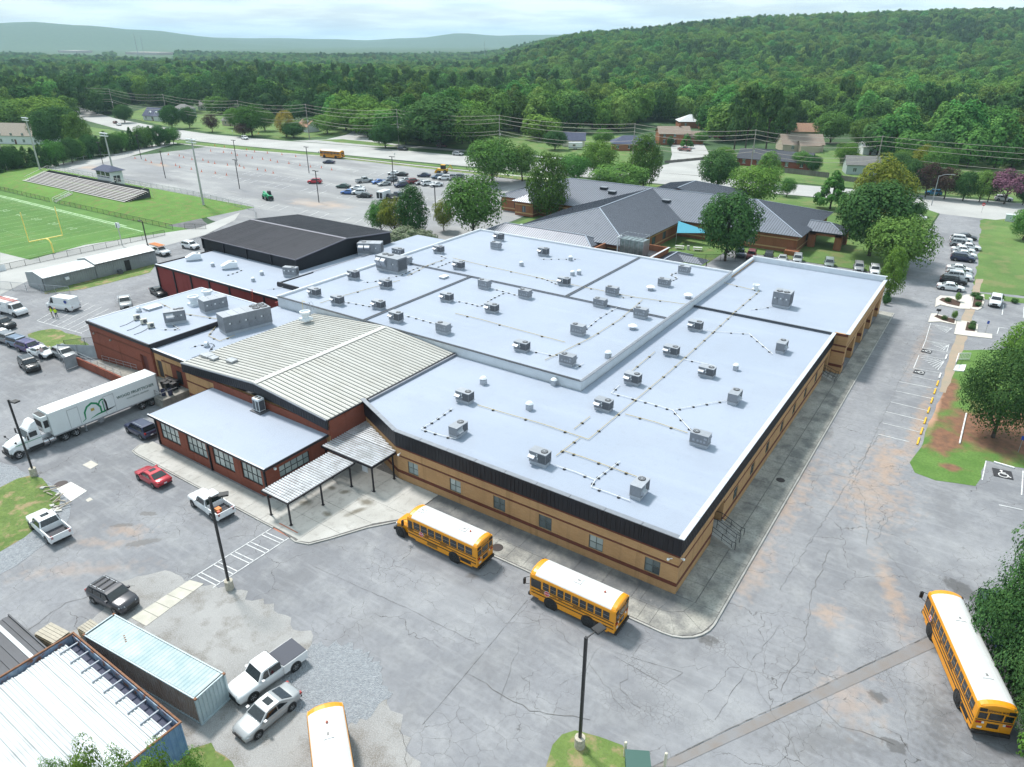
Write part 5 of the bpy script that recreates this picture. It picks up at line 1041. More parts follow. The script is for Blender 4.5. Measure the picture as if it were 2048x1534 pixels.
# ------------------------------------------------------------------ pipes across the roofs on black rubber blocks
bm_ = MB().box(-.16,.16,-.1,.1,0,.12).mesh('support_block', BLK)
def pipe(pts, z, step, label, mat, r=.035, lift=.15):
    P = [G(x, y, z) for x, y in pts]
    t = empty('roof_pipe', P[0], 0, label, 'pipe'); o = P[0]
    ob('pipe_run', MB().path([q-o+Vector((0,0,lift)) for q in P], r, 6), mat, t)
    for a, b in zip(P, P[1:]):
        n = max(1, int((b-a).length/step)); an = math.atan2((b-a).y, (b-a).x)+math.pi/2
        for i in range(n):
            q = a.lerp(b, (i+.5)/n)-o; ob('support_block', bm_, parent=t, loc=q, rz=an)
Y_, W_ = GASY, PVCW
zF, zR, zA = 5.68, 6.7, 5.85
for pts, z, st, lb, m_ in [
    ([(1463,632),(1400,690),(1340,744),(1255,815),(1177,881),(1085,850),(955,812)], zF, 3.2, 'long yellow gas pipe running down the front roof to the leftmost unit', Y_),
    ([(1160,877),(1112,914)], zF, 2.2, 'short yellow gas pipe to the unit nearest the front parapet', Y_),
    ([(1125,903),(1170,918),(1225,938),(1280,958)], zF, 5, 'thin pale pipe crossing the front roof near its front edge', Y_),
    ([(906,818),(870,843),(842,860),(880,872),(912,880)], zF, 1.0, 'white drain pipe bending between the two leftmost front-roof units', W_),
    ([(1108,932),(1150,946),(1190,962),(1182,976),(1215,987),(1260,1004)], zF, 1.2, 'white drain pipe zigzagging between the two front parapet units', W_),
    ([(1190,962),(1215,943),(1240,925)], zF, .9, 'white vent pipe stub rising off the zigzag drain', W_),
    ([(1239,772),(1222,788),(1280,803),(1345,822)], zF, 1.3, 'white drain pipe with black blocks left of the centre pipe', W_),
    ([(1345,822),(1400,812),(1452,803)], zF, 1.4, 'white drain pipe reaching the unit by the drive parapet', W_),
    ([(1345,822),(1368,848),(1390,872)], zF, 1.4, 'white drain pipe dropping to the lower drive-side unit', W_),
    ([(1148,860),(1180,835)], zF, 2.2, 'thin pale pipe to the second front-roof unit', Y_),
    ([(1250,830),(1310,846),(1375,868)], zF, 4, 'thin pale pipe crossing right of the centre pipe', Y_),
    ([(1262,745),(1310,705)], zF, 2.8, 'thin pale pipe beside the raised wall', Y_),
    ([(1408,662),(1450,666),(1498,669),(1545,710)], zF, 1.6, 'white drain pipe with a bend near the annex joint', W_),
    ([(1368,720),(1400,727),(1430,734)], zF, 1.2, 'short white drain pipe in the middle of the front roof', W_),
    ([(1519,583),(1464,630)], zA, 3, 'yellow gas pipe on the annex roof near the joint', Y_),
    ([(1448,567),(1500,580),(1519,583)], zA, 4, 'thin yellow pipe along the annex roof to its vent', Y_),
    ([(1500,621),(1525,618),(1545,614)], zA, 1.2, 'short black-blocked drain beside the annex unit', W_),
    ([(905,517),(950,528),(1100,562),(1270,596),(1372,610),(1456,550)], zR, 4.5, 'long yellow gas pipe across the back of the raised roof', Y_),
    ([(890,520),(860,530),(815,553)], zR, 2, 'yellow gas pipe leading to the large raised-roof unit', Y_),
    ([(800,562),(740,578),(690,592),(640,608)], zR, 4, 'yellow gas pipe on the left part of the raised roof', Y_),
    ([(1285,601),(1240,640),(1180,678),(1135,700),(1090,722)], zR, 3.0, 'yellow gas pipe running down the right part of the raised roof', Y_),
    ([(910,628),(960,640),(1040,662),(1130,686)], zR, 5, 'thin yellow pipe across the middle of the raised roof', Y_),
    ([(1168,663),(1195,640),(1218,625),(1240,614)], zR, 1.3, 'white drain with black blocks right of the raised-roof centre', W_),
    ([(1060,703),(1085,708),(1115,715)], zR, 1.2, 'short drain between the two front units of the raised roof', W_),
    ([(1150,738),(1168,728)], zR, 1.0, 'short drain right of the front raised-roof unit', W_),
    ([(810,632),(840,640),(868,648),(885,652)], zR, 1.2, 'black-blocked drain between the two lower-left units', W_),
    ([(912,603),(940,608),(960,614),(985,598),(1010,586)], zR, 1.0, 'black-blocked drain bending left of centre on the raised roof', W_),
    ([(988,579),(1012,585),(1035,592)], zR, 1.1, 'black-blocked drain right of the left joint', W_),
    ([(690,605),(720,610),(745,615)], zR, 1.1, 'black-blocked drain joining two left units', W_),
    ([(725,565),(745,565),(770,558),(800,552),(830,538),(870,528)], zR, 1.1, 'curving black-blocked drain around the large unit', W_),
    ([(880,512),(895,518)], zR, .9, 'very short drain beside a back-left unit', W_),
    ([(873,536),(895,527),(910,521)], zR, 1.0, 'black-blocked drain running up from the left joint', W_),
    ([(1080,519),(1110,519),(1140,519),(1160,519)], zR, 1.2, 'straight black-blocked drain below a back unit', W_),
    ([(1080,556),(1100,563),(1115,570)], zR, 1.0, 'short black-blocked drain left of a mid-back unit', W_),
    ([(1238,596),(1255,596),(1270,594)], zR, 1.0, 'short black-blocked drain right of a mid unit', W_),
    ([(1338,565),(1355,557),(1340,550),(1362,544)], zR, .9, 'paired black blocks between the two right rear units', W_),
    ([(330,640),(360,660),(322,660)], 6.0, 1.2, 'black-blocked line beside the hooded unit on the square block', W_),
    ([(320,607),(362,628),(440,640)], 6.0, 3, 'thin yellow pipe across the square brick block', Y_),
    ([(437,648),(417,673),(440,684),(470,672)], 5.3, 1.6, 'yellow gas pipe looping on the link roof', Y_),
    ([(380,697),(400,690),(410,692)], 5.3, 1.4, 'black-blocked drain on the link roof', W_),
    ([(384,718),(418,706),(428,692)], 5.3, 9, 'thick dark hose lying across the link roof', BLK),
    ([(540,662),(575,652),(612,638)], 5.3, 2.5, 'thin yellow pipe at the rear of the link roof', Y_),
    ([(452,552),(470,547),(486,540)], 5.75, .9, 'black-blocked drain beside a white unit on the crimson wing', W_),
    ([(535,580),(560,577),(580,572)], 5.75, 1.6, 'black blocks near the gymnasium corner', W_)]:
    pipe(pts, z, st, lb, m_)
# ================================================================== VEHICLES
TYRE = M('tyre', (.014,.014,.015), .85); RIM = M('rim', (.35,.36,.38), .35, .8); BPLAS = M('black_plastic', (.018,.018,.02), .6)
CGLASS = M('car_glass', (.012,.016,.02), .05, spec=.9); HEADL = M('headlight', (.62,.65,.68), .15, spec=.9); TAILL = M('taillight', (.30,.012,.012), .25); PLATE = M('plate', (.65,.67,.7), .5); CHROME = M('chrome', (.6,.6,.62), .2, .9)
PAINTS = {'white': (.70,.71,.73), 'silver': (.36,.375,.39), 'grey': (.16,.17,.19), 'black': (.012,.013,.016), 'navy': (.018,.026,.07), 'blue': (.06,.15,.42), 'red': (.42,.014,.03), 'darkred': (.20,.02,.025), 'steel': (.11,.16,.24), 'green': (.03,.07,.06), 'teal': (.03,.22,.42), 'charcoal': (.035,.035,.045), 'indigo': (.035,.02,.12), 'sage': (.20,.24,.23), 'maroon': (.11,.02,.015)}
def paint(c):
    n = 'paint_'+c
    if n not in MATS:
        m = M(n, PAINTS[c], .32, .0 if c in ('white',) else .25, spec=.6); m.node_tree.nodes['Principled BSDF'].inputs['Coat Weight'].default_value = .5; m.node_tree.nodes['Principled BSDF'].inputs['Coat Roughness'].default_value = .08
    return MATS[n]
def ring(x, w, zb, zt, tw=.9, bw=.92, sh=.30):
    h = zt-zb
    return [(x,-w*bw,zb),(x,w*bw,zb),(x,w,zb+h*.28),(x,w*.995,zt-h*sh),(x,w*(tw+.06),zt-h*.08),(x,w*tw*.88,zt),(x,-w*tw*.88,zt),(x,-w*(tw+.06),zt-h*.08),(x,-w*.995,zt-h*sh),(x,-w,zb+h*.28)]
# per kind: length, width, wheel radius, axle x, body stations (x, half width factor, z bottom, z top), cabin (front base x, front roof x, rear roof x, rear base x, z belt, z roof, roof half width)
KINDS = {
 'sedan': dict(L=4.75, W=1.84, r=.33, ax=(1.42,-1.36), st=[(2.37,.72,.42,.58),(2.28,.84,.26,.74),(1.9,.95,.22,.84),(1.0,1,.2,.97),(-.6,1,.2,.98),(-1.6,.98,.22,1.02),(-2.15,.92,.28,1.0),(-2.37,.80,.42,.88)], cab=(1.12,.32,-.82,-1.72,.96,1.45,.56)),
 'suv': dict(L=4.7, W=1.9, r=.37, ax=(1.42,-1.38), st=[(2.35,.76,.48,.72),(2.26,.88,.3,.95),(1.85,.97,.26,1.06),(1.0,1,.25,1.12),(-1.0,1,.25,1.14),(-1.9,.98,.28,1.14),(-2.25,.92,.34,1.10),(-2.35,.86,.45,.98)], cab=(1.12,.5,-1.78,-2.22,1.1,1.73,.62)),
 'pickup': dict(L=5.75, W=2.0, r=.4, ax=(1.85,-1.75), st=[(2.87,.80,.55,.85),(2.78,.92,.4,1.08),(2.3,.98,.36,1.16),(1.2,1,.34,1.22),(-.75,1,.34,1.22)], cab=(1.25,.68,-.55,-.78,1.18,1.9,.66)),
 'van': dict(L=6.0, W=2.06, r=.36, ax=(1.95,-1.75), st=[(3.0,.78,.45,.85),(2.9,.92,.3,1.15),(2.3,.98,.26,1.32),(1.9,1,.26,1.36),(-2.9,1,.28,1.36),(-3.0,.97,.4,1.3)], cab=(2.15,1.35,-2.85,-2.98,1.34,2.5,.84))}
CACHE = {}
def cm(key, fn, mat, smooth=False):
    if key not in CACHE: CACHE[key] = fn().mesh(key[0], mat, smooth)
    return CACHE[key]
def wheel_mesh(r, w): 
    n = 16; return MB().lathe([(r*.55,-w/2),(r*.96,-w/2),(r,-w*.3),(r,w*.3),(r*.96,w/2),(r*.55,w/2)], (0,0,0), n)
def rim_mesh(r, w):
    mb = MB().lathe([(r*.6,w*.30),(r*.62,w*.52),(r*.52,w*.46),(r*.16,w*.50),(.01,w*.52)], (0,0,0), 14)
    for i in range(5):
        a = 2*math.pi*i/5; mb.beam((r*.1*math.cos(a),r*.1*math.sin(a),w*.53),(r*.55*math.cos(a),r*.55*math.sin(a),w*.50),r*.16,.02)
    return mb
def wheels(t, r, axles, hw, w=.24, arch=True, rimmat=None, both=True):
    for x in axles:
        for s in (1, -1):
            wl = ob('wheel', cm(('tyre',r,w), lambda: wheel_mesh(r, w), TYRE, True), parent=t, loc=(x, s*(hw-w/2+.01), r)); wl.rotation_euler = (R(-90)*s, 0, 0)
            ob('rim', cm(('rim',r,w,(rimmat or RIM).name), lambda: rim_mesh(r, w), rimmat or RIM), parent=wl)
            if arch: 
                a = ob('wheel_arch', cm(('wheel_arch',r), lambda: MB().lathe([(r*1.2,0),(r*1.2,.012),(.02,.014)], (0,0,0), 18), BPLAS), parent=t, loc=(x, s*(hw-.012), r+.03)); a.rotation_euler = (R(-90)*s, 0, 0)
def car(kind, col, loc, head, label, group=None, cat=None, opt=()):
    K = KINDS[kind]; L, W = K['L'], K['W']; hw = W/2; pm = paint(col); cab = K['cab']
    t = empty({'sedan':'sedan','suv':'sport_utility_vehicle','pickup':'pickup_truck','van':'cargo_van'}[kind], (loc[0],loc[1],.03), R(head), label, cat or {'sedan':'car','suv':'car','pickup':'pickup','van':'van'}[kind], group)
    key = (kind, col)
    ob('body', cm(('body',)+key, lambda: MB().loft([ring(x, hw*f, zb, zt) for x, f, zb, zt in K['st']]), pm, True), parent=t)
    xf, rf, rr, xr, zb, zr, rw = cab; bw = hw*.93
    def cabin():
        mb = MB()
        prof = [(xf,zb),(rf+.12,zr-.07),(rf-.15,zr),(rr+.2,zr-.005),(rr,zr-.06),(xr,zb)]
        rings = []
        for x, z in prof:
            f = (z-zb)/(zr-zb); yw = bw+(rw*1.22-bw)*f if kind != 'van' else bw+(rw*1.1-bw)*f
            rings.append((x, yw, z))
        n = len(rings); v = [(x, y, z) for x, y, z in rings]+[(x, -y, z) for x, y, z in rings]
        fs = [(i, n+i, n+i+1, i+1) for i in range(n-1)]+[tuple(range(n)), tuple(range(2*n-1, n-1, -1)), (n-1, 2*n-1, n, 0)]
        return mb.add(v, [tuple(reversed(f)) for f in fs])
    ob('cabin', cm(('cabin',)+key, cabin, pm), parent=t, bevel=.035)
    yw = lambda z: bw+((rw*1.22 if kind != 'van' else rw*1.1)-bw)*((z-zb)/(zr-zb))
    def quad(name, ps, m, n_=.012):
        nn = (Vector(ps[1])-Vector(ps[0])).cross(Vector(ps[2])-Vector(ps[1])).normalized()
        ob(name, cm((name, kind, m.name)+tuple(round(c, 2) for p in ps for c in p), lambda: MB().slab([Vector(p)+nn*n_ for p in ps], .02), m), parent=t)
    # windscreen and rear window follow the cabin slopes
    za, zc = zb+.05, zr-.10
    fx = lambda z: xf+(rf+.12-xf)*((z-zb)/(zr-.07-zb)); bx = lambda z: xr+(rr-xr)*((z-zb)/(zr-.06-zb))
    quad('windscreen', [(fx(za),-yw(za)+.10,za),(fx(za),yw(za)-.10,za),(fx(zc),yw(zc)-.12,zc),(fx(zc),-yw(zc)+.12,zc)], CGLASS, .02)
    if kind != 'van': quad('rear_window', [(bx(za),yw(za)-.12,za+.03),(bx(za),-yw(za)+.12,za+.03),(bx(zc),-yw(zc)+.14,zc),(bx(zc),yw(zc)-.14,zc)], CGLASS, .02)
    # side windows
    x0 = xf-.28; x1 = xr+.30; zt = zr-.12
    cuts = {'sedan': [(x0-.02, -.28), (-.36, x1+.30)], 'suv': [(x0, .0), (-.08, -1.08), (-1.16, x1-.02)], 'pickup': [(x0, .38), (.30, x1-.15)], 'van': [(x0-.05, 1.0)]}[kind]
    if 'regular' in opt: cuts = [(x0, x1)]
    for i, (a, b) in enumerate(cuts):
        sa = (fx(zt)-fx(za)) if i == 0 else 0; sb = (bx(zt)-bx(za)) if i == len(cuts)-1 and kind in ('sedan','suv') else 0
        for s in (1, -1):
            ps = [(a, s*yw(za), za+.02), (b, s*yw(za), za+.02), (b+sb*.8, s*yw(zt), zt), (a+sa*.85, s*yw(zt), zt)]
            quad('side_window', ps if s < 0 else ps[::-1], CGLASS, .012) if False else ob('side_window', cm(('side_window',kind,i,s,'regular' in opt), lambda: MB().slab([Vector(p)+Vector((0,s*.022,0)) for p in (ps[::-1] if s > 0 else ps)], .03), CGLASS), parent=t)
    wheels(t, K['r'], K['ax'], hw, .25)
    st0, stn = K['st'][0], K['st'][-1]
    zl = K['st'][1][3]-.12
    for s in (1, -1):
        ob('headlight', cm(('headlight',kind,s), lambda: MB().add([(K['st'][1][0]+.05,s*hw*.50,zl),(K['st'][1][0]+.03,s*hw*.80,zl),(K['st'][2][0]+.16,s*hw*.955,zl+.03),(K['st'][2][0]+.16,s*hw*.93,zl+.1),(K['st'][1][0]-.02,s*hw*.76,zl+.12),(K['st'][1][0]+.02,s*hw*.52,zl+.1)], [(0,1,4,5),(1,2,3,4)]), HEADL), parent=t)
        xe = -L/2+.03; ob('taillight', cm(('taillight',kind,s), lambda: MB().box(xe-.03,xe+.22,s*hw*.78-.10,s*hw*.78+.10,(.72 if kind == 'sedan' else .85),(.9 if kind == 'sedan' else 1.12)), TAILL), parent=t)
        ob('mirror', cm(('mirror',kind,s,col), lambda: MB().box(xf-.42,xf-.22,s*(hw-.02),s*(hw+.18) if s > 0 else s*(hw-.0),zb+.03,zb+.2) if s > 0 else MB().box(xf-.42,xf-.22,-(hw+.18),-(hw-.02),zb+.03,zb+.2), pm), parent=t)
    ob('bumper', cm(('bumper',kind,'f'), lambda: MB().box(L/2-.1,L/2+.02,-hw*.72,hw*.72,.32,.5).box(-L/2-.02,-L/2+.1,-hw*.8,hw*.8,.34,.52), BPLAS), parent=t)
    ob('grille', cm(('grille',kind), lambda: MB().box(L/2-.12,L/2+.012,-hw*.42,hw*.42,.53,.53+(.12 if kind == 'sedan' else .28)), BPLAS), parent=t)
    ob('licence_plate', cm(('licence_plate',kind), lambda: MB().box(-L/2-.03,-L/2-.01,-.16,.16,.6,.72), PLATE), parent=t)
    if kind == 'pickup':
        xb0, xb1 = -.78, -L/2
        if 'regular' in opt: pass
        bed = MB(); bed.box(xb1,xb0,hw-.10,hw,.45,1.2); bed.box(xb1,xb0,-hw,-hw+.10,.45,1.2); bed.box(xb1,xb1+.08,-hw+.1,hw-.1,.5,1.16); bed.box(xb0-.06,xb0,-hw+.1,hw-.1,.45,1.2)
        ob('bed', cm(('bed',)+key, lambda: bed, pm), parent=t); ob('bed_floor', cm(('bed_floor',kind), lambda: MB().box(xb1+.08,xb0-.06,-hw+.1,hw-.1,.55,.68), M('bed_liner', (.05,.05,.06), .8)), parent=t)
        if 'cover' in opt: ob('bed_cover', MB().box(xb1+.03,xb0-.03,-hw+.06,hw-.06,1.19,1.24), M('tonneau', (.05,.055,.075), .7), t)
        if 'tools' in opt:
            ob('tool_box', MB().box(-2.0,-1.45,-.05,.45,.68,1.05), M('cargo_orange', (.6,.2,.05), .6), t); ob('jerrycan', MB().box(-2.3,-2.05,.3,.55,.68,1.0), M('ladder_red', (.6,.1,.06), .5), t)
            ob('headache_rack', MB().path([(-.85,-.9,1.2),(-.85,-.9,1.9),(-.85,.9,1.9),(-.85,.9,1.2)], .04), BPLAS, t)
    if kind == 'suv':
        for s in (1, -1): ob('roof_rail', cm(('roof_rail',s), lambda: MB().beam((rf-.3,s*rw*.98,zr+.03),(rr+.15,s*rw*.98,zr+.03),.05,.05), CHROME), parent=t)
    if 'sunroof' in opt: ob('sunroof', MB().box(rf-.75,rf-.25,-.35,.35,zr-.01,zr+.015), CGLASS, t)
    if 'crossbars' in opt:
        for x in (-.1,-.8,-1.4): ob('crossbar', MB().box(x-.04,x+.04,-rw,rw,zr+.05,zr+.09), BPLAS, t)
    return t
# ------------------------------------------------------------------ school buses
BUSY = M('bus_yellow', (.72,.285,.008), .38, var=.06, scale=1, coords='obj', spec=.5); BUSW = M('bus_roof_white', (.60,.61,.615), .45, var=.06, scale=1.5, coords='obj'); BUSB = M('bus_black', (.012,.012,.013), .55); BGL = M('bus_glass', (.008,.010,.012), .06, spec=.8)
def bus(L, kind, nwin, loc, head, label, group='school buses', strobe=True, letters=True):
    t = empty('school_bus', (loc[0],loc[1],.03), R(head), label, 'bus', group); hw = 1.22; zb, zw, zt = .55, 2.55, 3.08
    xf = L/2 if kind == 'D' else L/2-1.9; xr = -L/2
    lower = lambda x: [(x,-hw,zb),(x,hw,zb),(x,hw,zw),(x,hw*.96,2.75),(x,-hw*.96,2.75),(x,-hw,zw)]
    st = [xr, xr+.15, xf-.25, xf] 
    ob('body', MB().loft([[(x, y*(.97 if x in (xr, xf) else 1), z) for x, y, z in lower(x)] for x in st]), BUSY, t)
    # white roof: an arch, yellow caps at both ends
    arch = lambda x, s=1, dz=0: [(x, hw*.965*s*math.cos(a), 2.70+dz+(.42*s)*math.sin(a)) for a in [math.pi*i/10 for i in range(11)]]
    ob('roof', MB().loft([arch(x) for x in (xr+.45, xf-.5)], caps=True, close=True), BUSW, t, smooth=False)
    ob('roof_cap', MB().loft([arch(xr+.46, .998), arch(xr+.1, .97), arch(xr-.02, .80)], caps=True), BUSY, t); ob('roof_cap', MB().loft([arch(xf+.02, .82), arch(xf-.15, .97), arch(xf-.51, .998)], caps=True), BUSY, t)
    for i in range(1, 5): x = xr+.45+(xf-.95-xr)*i/5; ob('roof_seam', MB().loft([[(x-.012, y, z) for _, y, z in arch(x, 1.004)], [(x+.012, y, z) for _, y, z in arch(x, 1.004)]], caps=False), M('seam_grey', (.55,.55,.55), .6), t)
    for hx in ([.0] if L < 9 else [L*.22, -L*.27]):
        h = ob('roof_hatch', MB().box(hx-.32,hx+.32,-.32,.32,3.09,3.16), BUSW, t); ob('hatch_frame', MB().box(hx-.4,hx+.4,-.4,.4,3.07,3.105), M('hatch_grey', (.5,.5,.5), .6), h); ob('hatch_handle', MB().box(hx-.14,hx+.1,-.1,.05,3.16,3.175), M('hatch_dark', (.2,.2,.2), .6), h)
    if strobe: sx = xr+1.6; ob('strobe', MB().lathe([(.09,0),(.09,.1),(.05,.16),(.01,.17)], (sx,0,3.11), 10), M('strobe_red', (.5,.15,.1), .3), t)
    # side windows with black sashes
    w0 = xr+.45; w1 = xf-(1.25 if kind == 'D' else .75); dw = (w1-w0)/nwin
    for s in (1, -1):
        for i in range(nwin):
            a = w0+dw*i+.07; b = w0+dw*(i+1)-.07
            wn_ = ob('side_window', MB().box(a,b,s*hw-.01 if s > 0 else s*hw-.02,s*hw+.02 if s > 0 else s*hw+.01,1.72,2.48), BGL, t)
            ob('sash', MB().box(a,b,s*(hw+.012)-.012,s*(hw+.012)+.012,2.08,2.11), M('sash_grey', (.25,.25,.25), .5), wn_)
        for z0, h in ((1.58,.05),(1.28,.05),(.95,.06)):
            ob('rub_rail', MB().box(xr+.1,xf-(.2 if kind == 'D' else .1),s*(hw+.018)-.02,s*(hw+.018)+.02,z0,z0+h), BUSB, t)
        a = xf-(1.12 if kind == 'D' else .62); ob('driver_window' if s > 0 else 'entry_door_glass', MB().box(a,xf-.14,s*hw-.02,s*hw+.022,(1.62 if s > 0 else .95),2.42), BGL, t)
        if s < 0: ob('entry_door', MB().box(a-.05,xf-.1,-hw-.018,-hw+.01,.6,2.5), BUSB, t)
        ob('skirt', MB().box(xr+.6,xf-.9,s*hw*.97-.02,s*hw*.97+.02,.38,.56), BUSY, t)
        if s > 0:
            ob('vent_panel', MB().box(xr+.7,xr+1.9,hw-.01,hw+.025,.62,.9), BUSB, t)
    # front
    if kind == 'D':
        ob('windscreen', MB().box(xf-.01,xf+.03,-hw*.88,hw*.88,1.5,2.52), BGL, t); ob('grille', MB().box(xf,xf+.04,-.6,.6,.75,1.1), BUSB, t)
        for s in (1,-1): ob('headlight', MB().box(xf,xf+.04,s*.85-.16,s*.85+.16,.8,1.0), HEADL, t)
        ob('front_bumper', MB().box(xf-.05,xf+.18,-hw*.95,hw*.95,.38,.68), BUSB, t); ax = (xf-2.1, xr+2.6 if L > 9 else xr+2.35)
    else:
        ob('windscreen', MB().box(xf-.01,xf+.03,-hw*.85,hw*.85,1.65,2.5), BGL, t)
        hd = [[(xf-.02,y*1.0,z) for y, z in ((-1.0,.6),(1.0,.6),(1.05,1.35),(.8,1.7),(-.8,1.7),(-1.05,1.35))], [(xf+.9,y*.94,z) for y, z in ((-1.0,.6),(1.0,.6),(1.02,1.28),(.75,1.58),(-.75,1.58),(-1.02,1.28))], [(xf+1.7,y*.84,z) for y, z in ((-1.0,.62),(1.0,.62),(1.0,1.15),(.68,1.38),(-.68,1.38),(-1.0,1.15))], [(xf+1.88,y*.72,z) for y, z in ((-1.0,.7),(1.0,.7),(1.0,1.05),(.6,1.2),(-.6,1.2),(-1.0,1.05))]]
        ob('hood', MB().loft(hd), BUSY, t, smooth=False, bevel=.05); ob('grille', MB().box(xf+1.84,xf+1.91,-.48,.48,.72,1.12), BUSB, t)
        for s in (1,-1): ob('headlight', MB().box(xf+1.72,xf+1.87,s*.72-.13,s*.72+.13,.85,1.05), HEADL, t)
        ob('front_bumper', MB().box(xf+1.78,xf+1.98,-1.1,1.1,.42,.68), BUSB, t); ax = (xf+.95, xr+2.6)
        ob('vent_panel', MB().box(xf-3.6,xf-2.4,hw-.01,hw+.024,.58,.9), M('vent_brown', (.22,.11,.02), .7), t)
    for x in ax:
        for s in (1,-1):
            a = ob('wheel_arch', cm(('bus_arch',), lambda: MB().lathe([(.66,0),(.66,.02),(.02,.024)], (0,0,0), 22), BUSB), parent=t, loc=(x, s*(hw-.012), .52)); a.rotation_euler = (R(-90)*s, 0, 0)
            wl = ob('wheel', cm(('bus_tyre',), lambda: wheel_mesh(.5,.3), TYRE, True), parent=t, loc=(x, s*(hw-.11), .5)); wl.rotation_euler = (R(-90)*s, 0, 0); ob('rim', cm(('bus_rim',), lambda: rim_mesh(.5,.3), BUSB), parent=wl)
    # mirrors
    for s in (1,-1):
        m_ = MB(); xm = xf+.05; m_.path([(xm,s*hw*.95,2.4),(xm+.35,s*(hw+.28),2.35),(xm+.3,s*(hw+.26),1.75),(xm,s*hw*.95,1.6)], .025); mr_ = ob('mirror_arm', m_, BUSB, t); ob('mirror', MB().box(xm+.24,xm+.38,s*(hw+.25)-.12,s*(hw+.25)+.12,1.75,2.3), BUSB, mr_)
    # stop arm on the driver's side
    so = ob('stop_sign', MB().tube((xf-1.75,hw+.05,1.5),(xf-1.75,hw+.08,1.5),.25,.25,8), M('sign_red', (.5,.02,.03), .5), t); ob('sign_border', MB().tube((xf-1.75,hw+.045,1.5),(xf-1.75,hw+.072,1.5),.28,.28,8), WPAINT, so)
    place_text('lettering', 'STOP', .17, WPAINT, t, (xf-1.75,hw+.085,1.5), (R(90),0,R(180)), bold=.004)
    # rear: door, windows, lights, name board
    ob('rear_window', MB().box(xr-.03,xr+.01,-.42,.42,1.72,2.3), BGL, t); ob('rear_window', MB().box(xr-.025,xr+.01,-.36,.36,.95,1.35), BGL, t)
    for s in (1,-1):
        ob('rear_window', MB().box(xr-.03,xr+.01,s*.8-.26,s*.8+.26,1.72,2.25), BGL, t)
        ob('warning_lamp', MB().box(xr-.05,xr+.02,s*.88-.22,s*.88+.22,2.4,2.66), BUSB, t); ob('taillight', MB().box(xr-.04,xr+.01,s*.92-.17,s*.92+.17,1.3,1.46), TAILL, t); ob('reverse_lamp', MB().box(xr-.04,xr+.01,s*.66-.07,s*.66+.07,1.3,1.46), HEADL, t)
        ob('post', MB().box(xr-.02,xr+.01,s*.5-.03,s*.5+.03,.8,2.4), BUSY, t)
    ob('rear_bumper', MB().box(xr-.16,xr+.06,-hw*.97,hw*.97,.4,.66), BUSB, t); ob('rub_rail', MB().box(xr-.03,xr+.01,-hw*.95,hw*.95,1.56,1.61), BUSB, t)
    ob('licence_plate', MB().box(xr-.035,xr-.01,.62,.92,.85,1.0), PLATE, t)
    if letters:
        place_text('lettering', 'SCHOOL BUS', .2, BUSB, t, (xr-.06,0,2.53), (R(90),0,R(-90)), bold=.006)
        for s, rz in ((1, 180), (-1, 0)):
            for i, wd in enumerate(('MADISON', 'CITY', 'SCHOOLS')): 
                place_text('lettering', wd, .17, BUSB, t, (xf*.25-s*(i-1)*L*.2*1 if s < 0 else xf*.25-(i-1)*L*.2, s*(hw+.03), 1.46), (R(90),0,R(rz)), bold=.004)
            place_text('lettering', '11-44', .15, BUSB, t, (xf-2.45, s*(hw+.03), 1.46), (R(90),0,R(rz)), bold=.004)
    return t
bus(10.1, 'C', 8, (-35.75,40.55), 180, 'short-nosed yellow school bus with bonnet, parked by the entrance walk')
bus(8.0, 'D', 9, (-21.05,40.45), 180, 'flat-fronted yellow school bus with open louvre windows near the building corner')
bus(11.3, 'D', 13, (6.0,50.95), 112, 'long yellow school bus beside the trees at the right edge', strobe=False)
bus(11.0, 'C', 11, (-24.75,17.2), -36, 'white-roofed school bus cut off by the bottom edge')
bus(10.4, 'D', 12, (-228.7,205.3), 189, 'distant yellow school bus beside the far road')
# ------------------------------------------------------------------ near cars
car('pickup', 'white', (-36.55,21.2), -95, 'white crew-cab pickup with dark bed cover on the gravel', opt=('cover',))
car('sedan', 'silver', (-33.8,19.0), -92, 'silver sedan parked beside the covered white pickup', opt=('sunroof',))
car('suv', 'charcoal', (-53.9,19.0), 7, 'dark grey SUV with roof rack on the gravel lot', opt=('crossbars',))
car('pickup', 'white', (-68.5,20.7), 177, 'small white open-bed pickup beside the grass lamp island', opt=('sunroof',))
car('pickup', 'white', (-58.7,31.75), 176, 'white pickup with tools in its bed by the brick front wing', opt=('regular','tools'))
car('sedan', 'red', (-68.5,31.4), 180, 'bright red hatchback parked along the front wing walk', opt=('sunroof',))
car('suv', 'navy', (-79.3,36.4), 180, 'navy SUV parked behind the red brick front wing corner')
def carpx(kind, col, px, py, head, label, group=None, opt=()): p = G(px, py); return car(kind, col, (p.x, p.y), head, label, group, opt=opt)
yg = 'cars in the service yard'
carpx('suv', 'black', 61, 737, -8, 'black SUV driving past the row of cars in the service yard', yg)
for a in [('suv','silver',132,716,0,'silver hatchback half hidden by the fence netting'), ('sedan','white',84,711,8,'white sedan, nearest in the service yard row'), ('suv','indigo',62,703,8,'deep violet SUV, second in the service yard row'), ('suv','steel',42,694,8,'steel blue SUV, third in the service yard row'), ('suv','grey',22,686,8,'grey SUV, fourth in the service yard row'), ('sedan','white',6,676,8,'white sedan at the photo edge, last in the service yard row'), ('suv','black',8,655,10,'black SUV in front of the white utility truck'), ('pickup','silver',252,612,-25,'silver pickup behind the square brick block'), ('sedan','black',318,589,-10,'black sedan beside the crimson wing'), ('suv','white',382,497,5,'white SUV at the gymnasium corner')]: carpx(*a, group=yg)
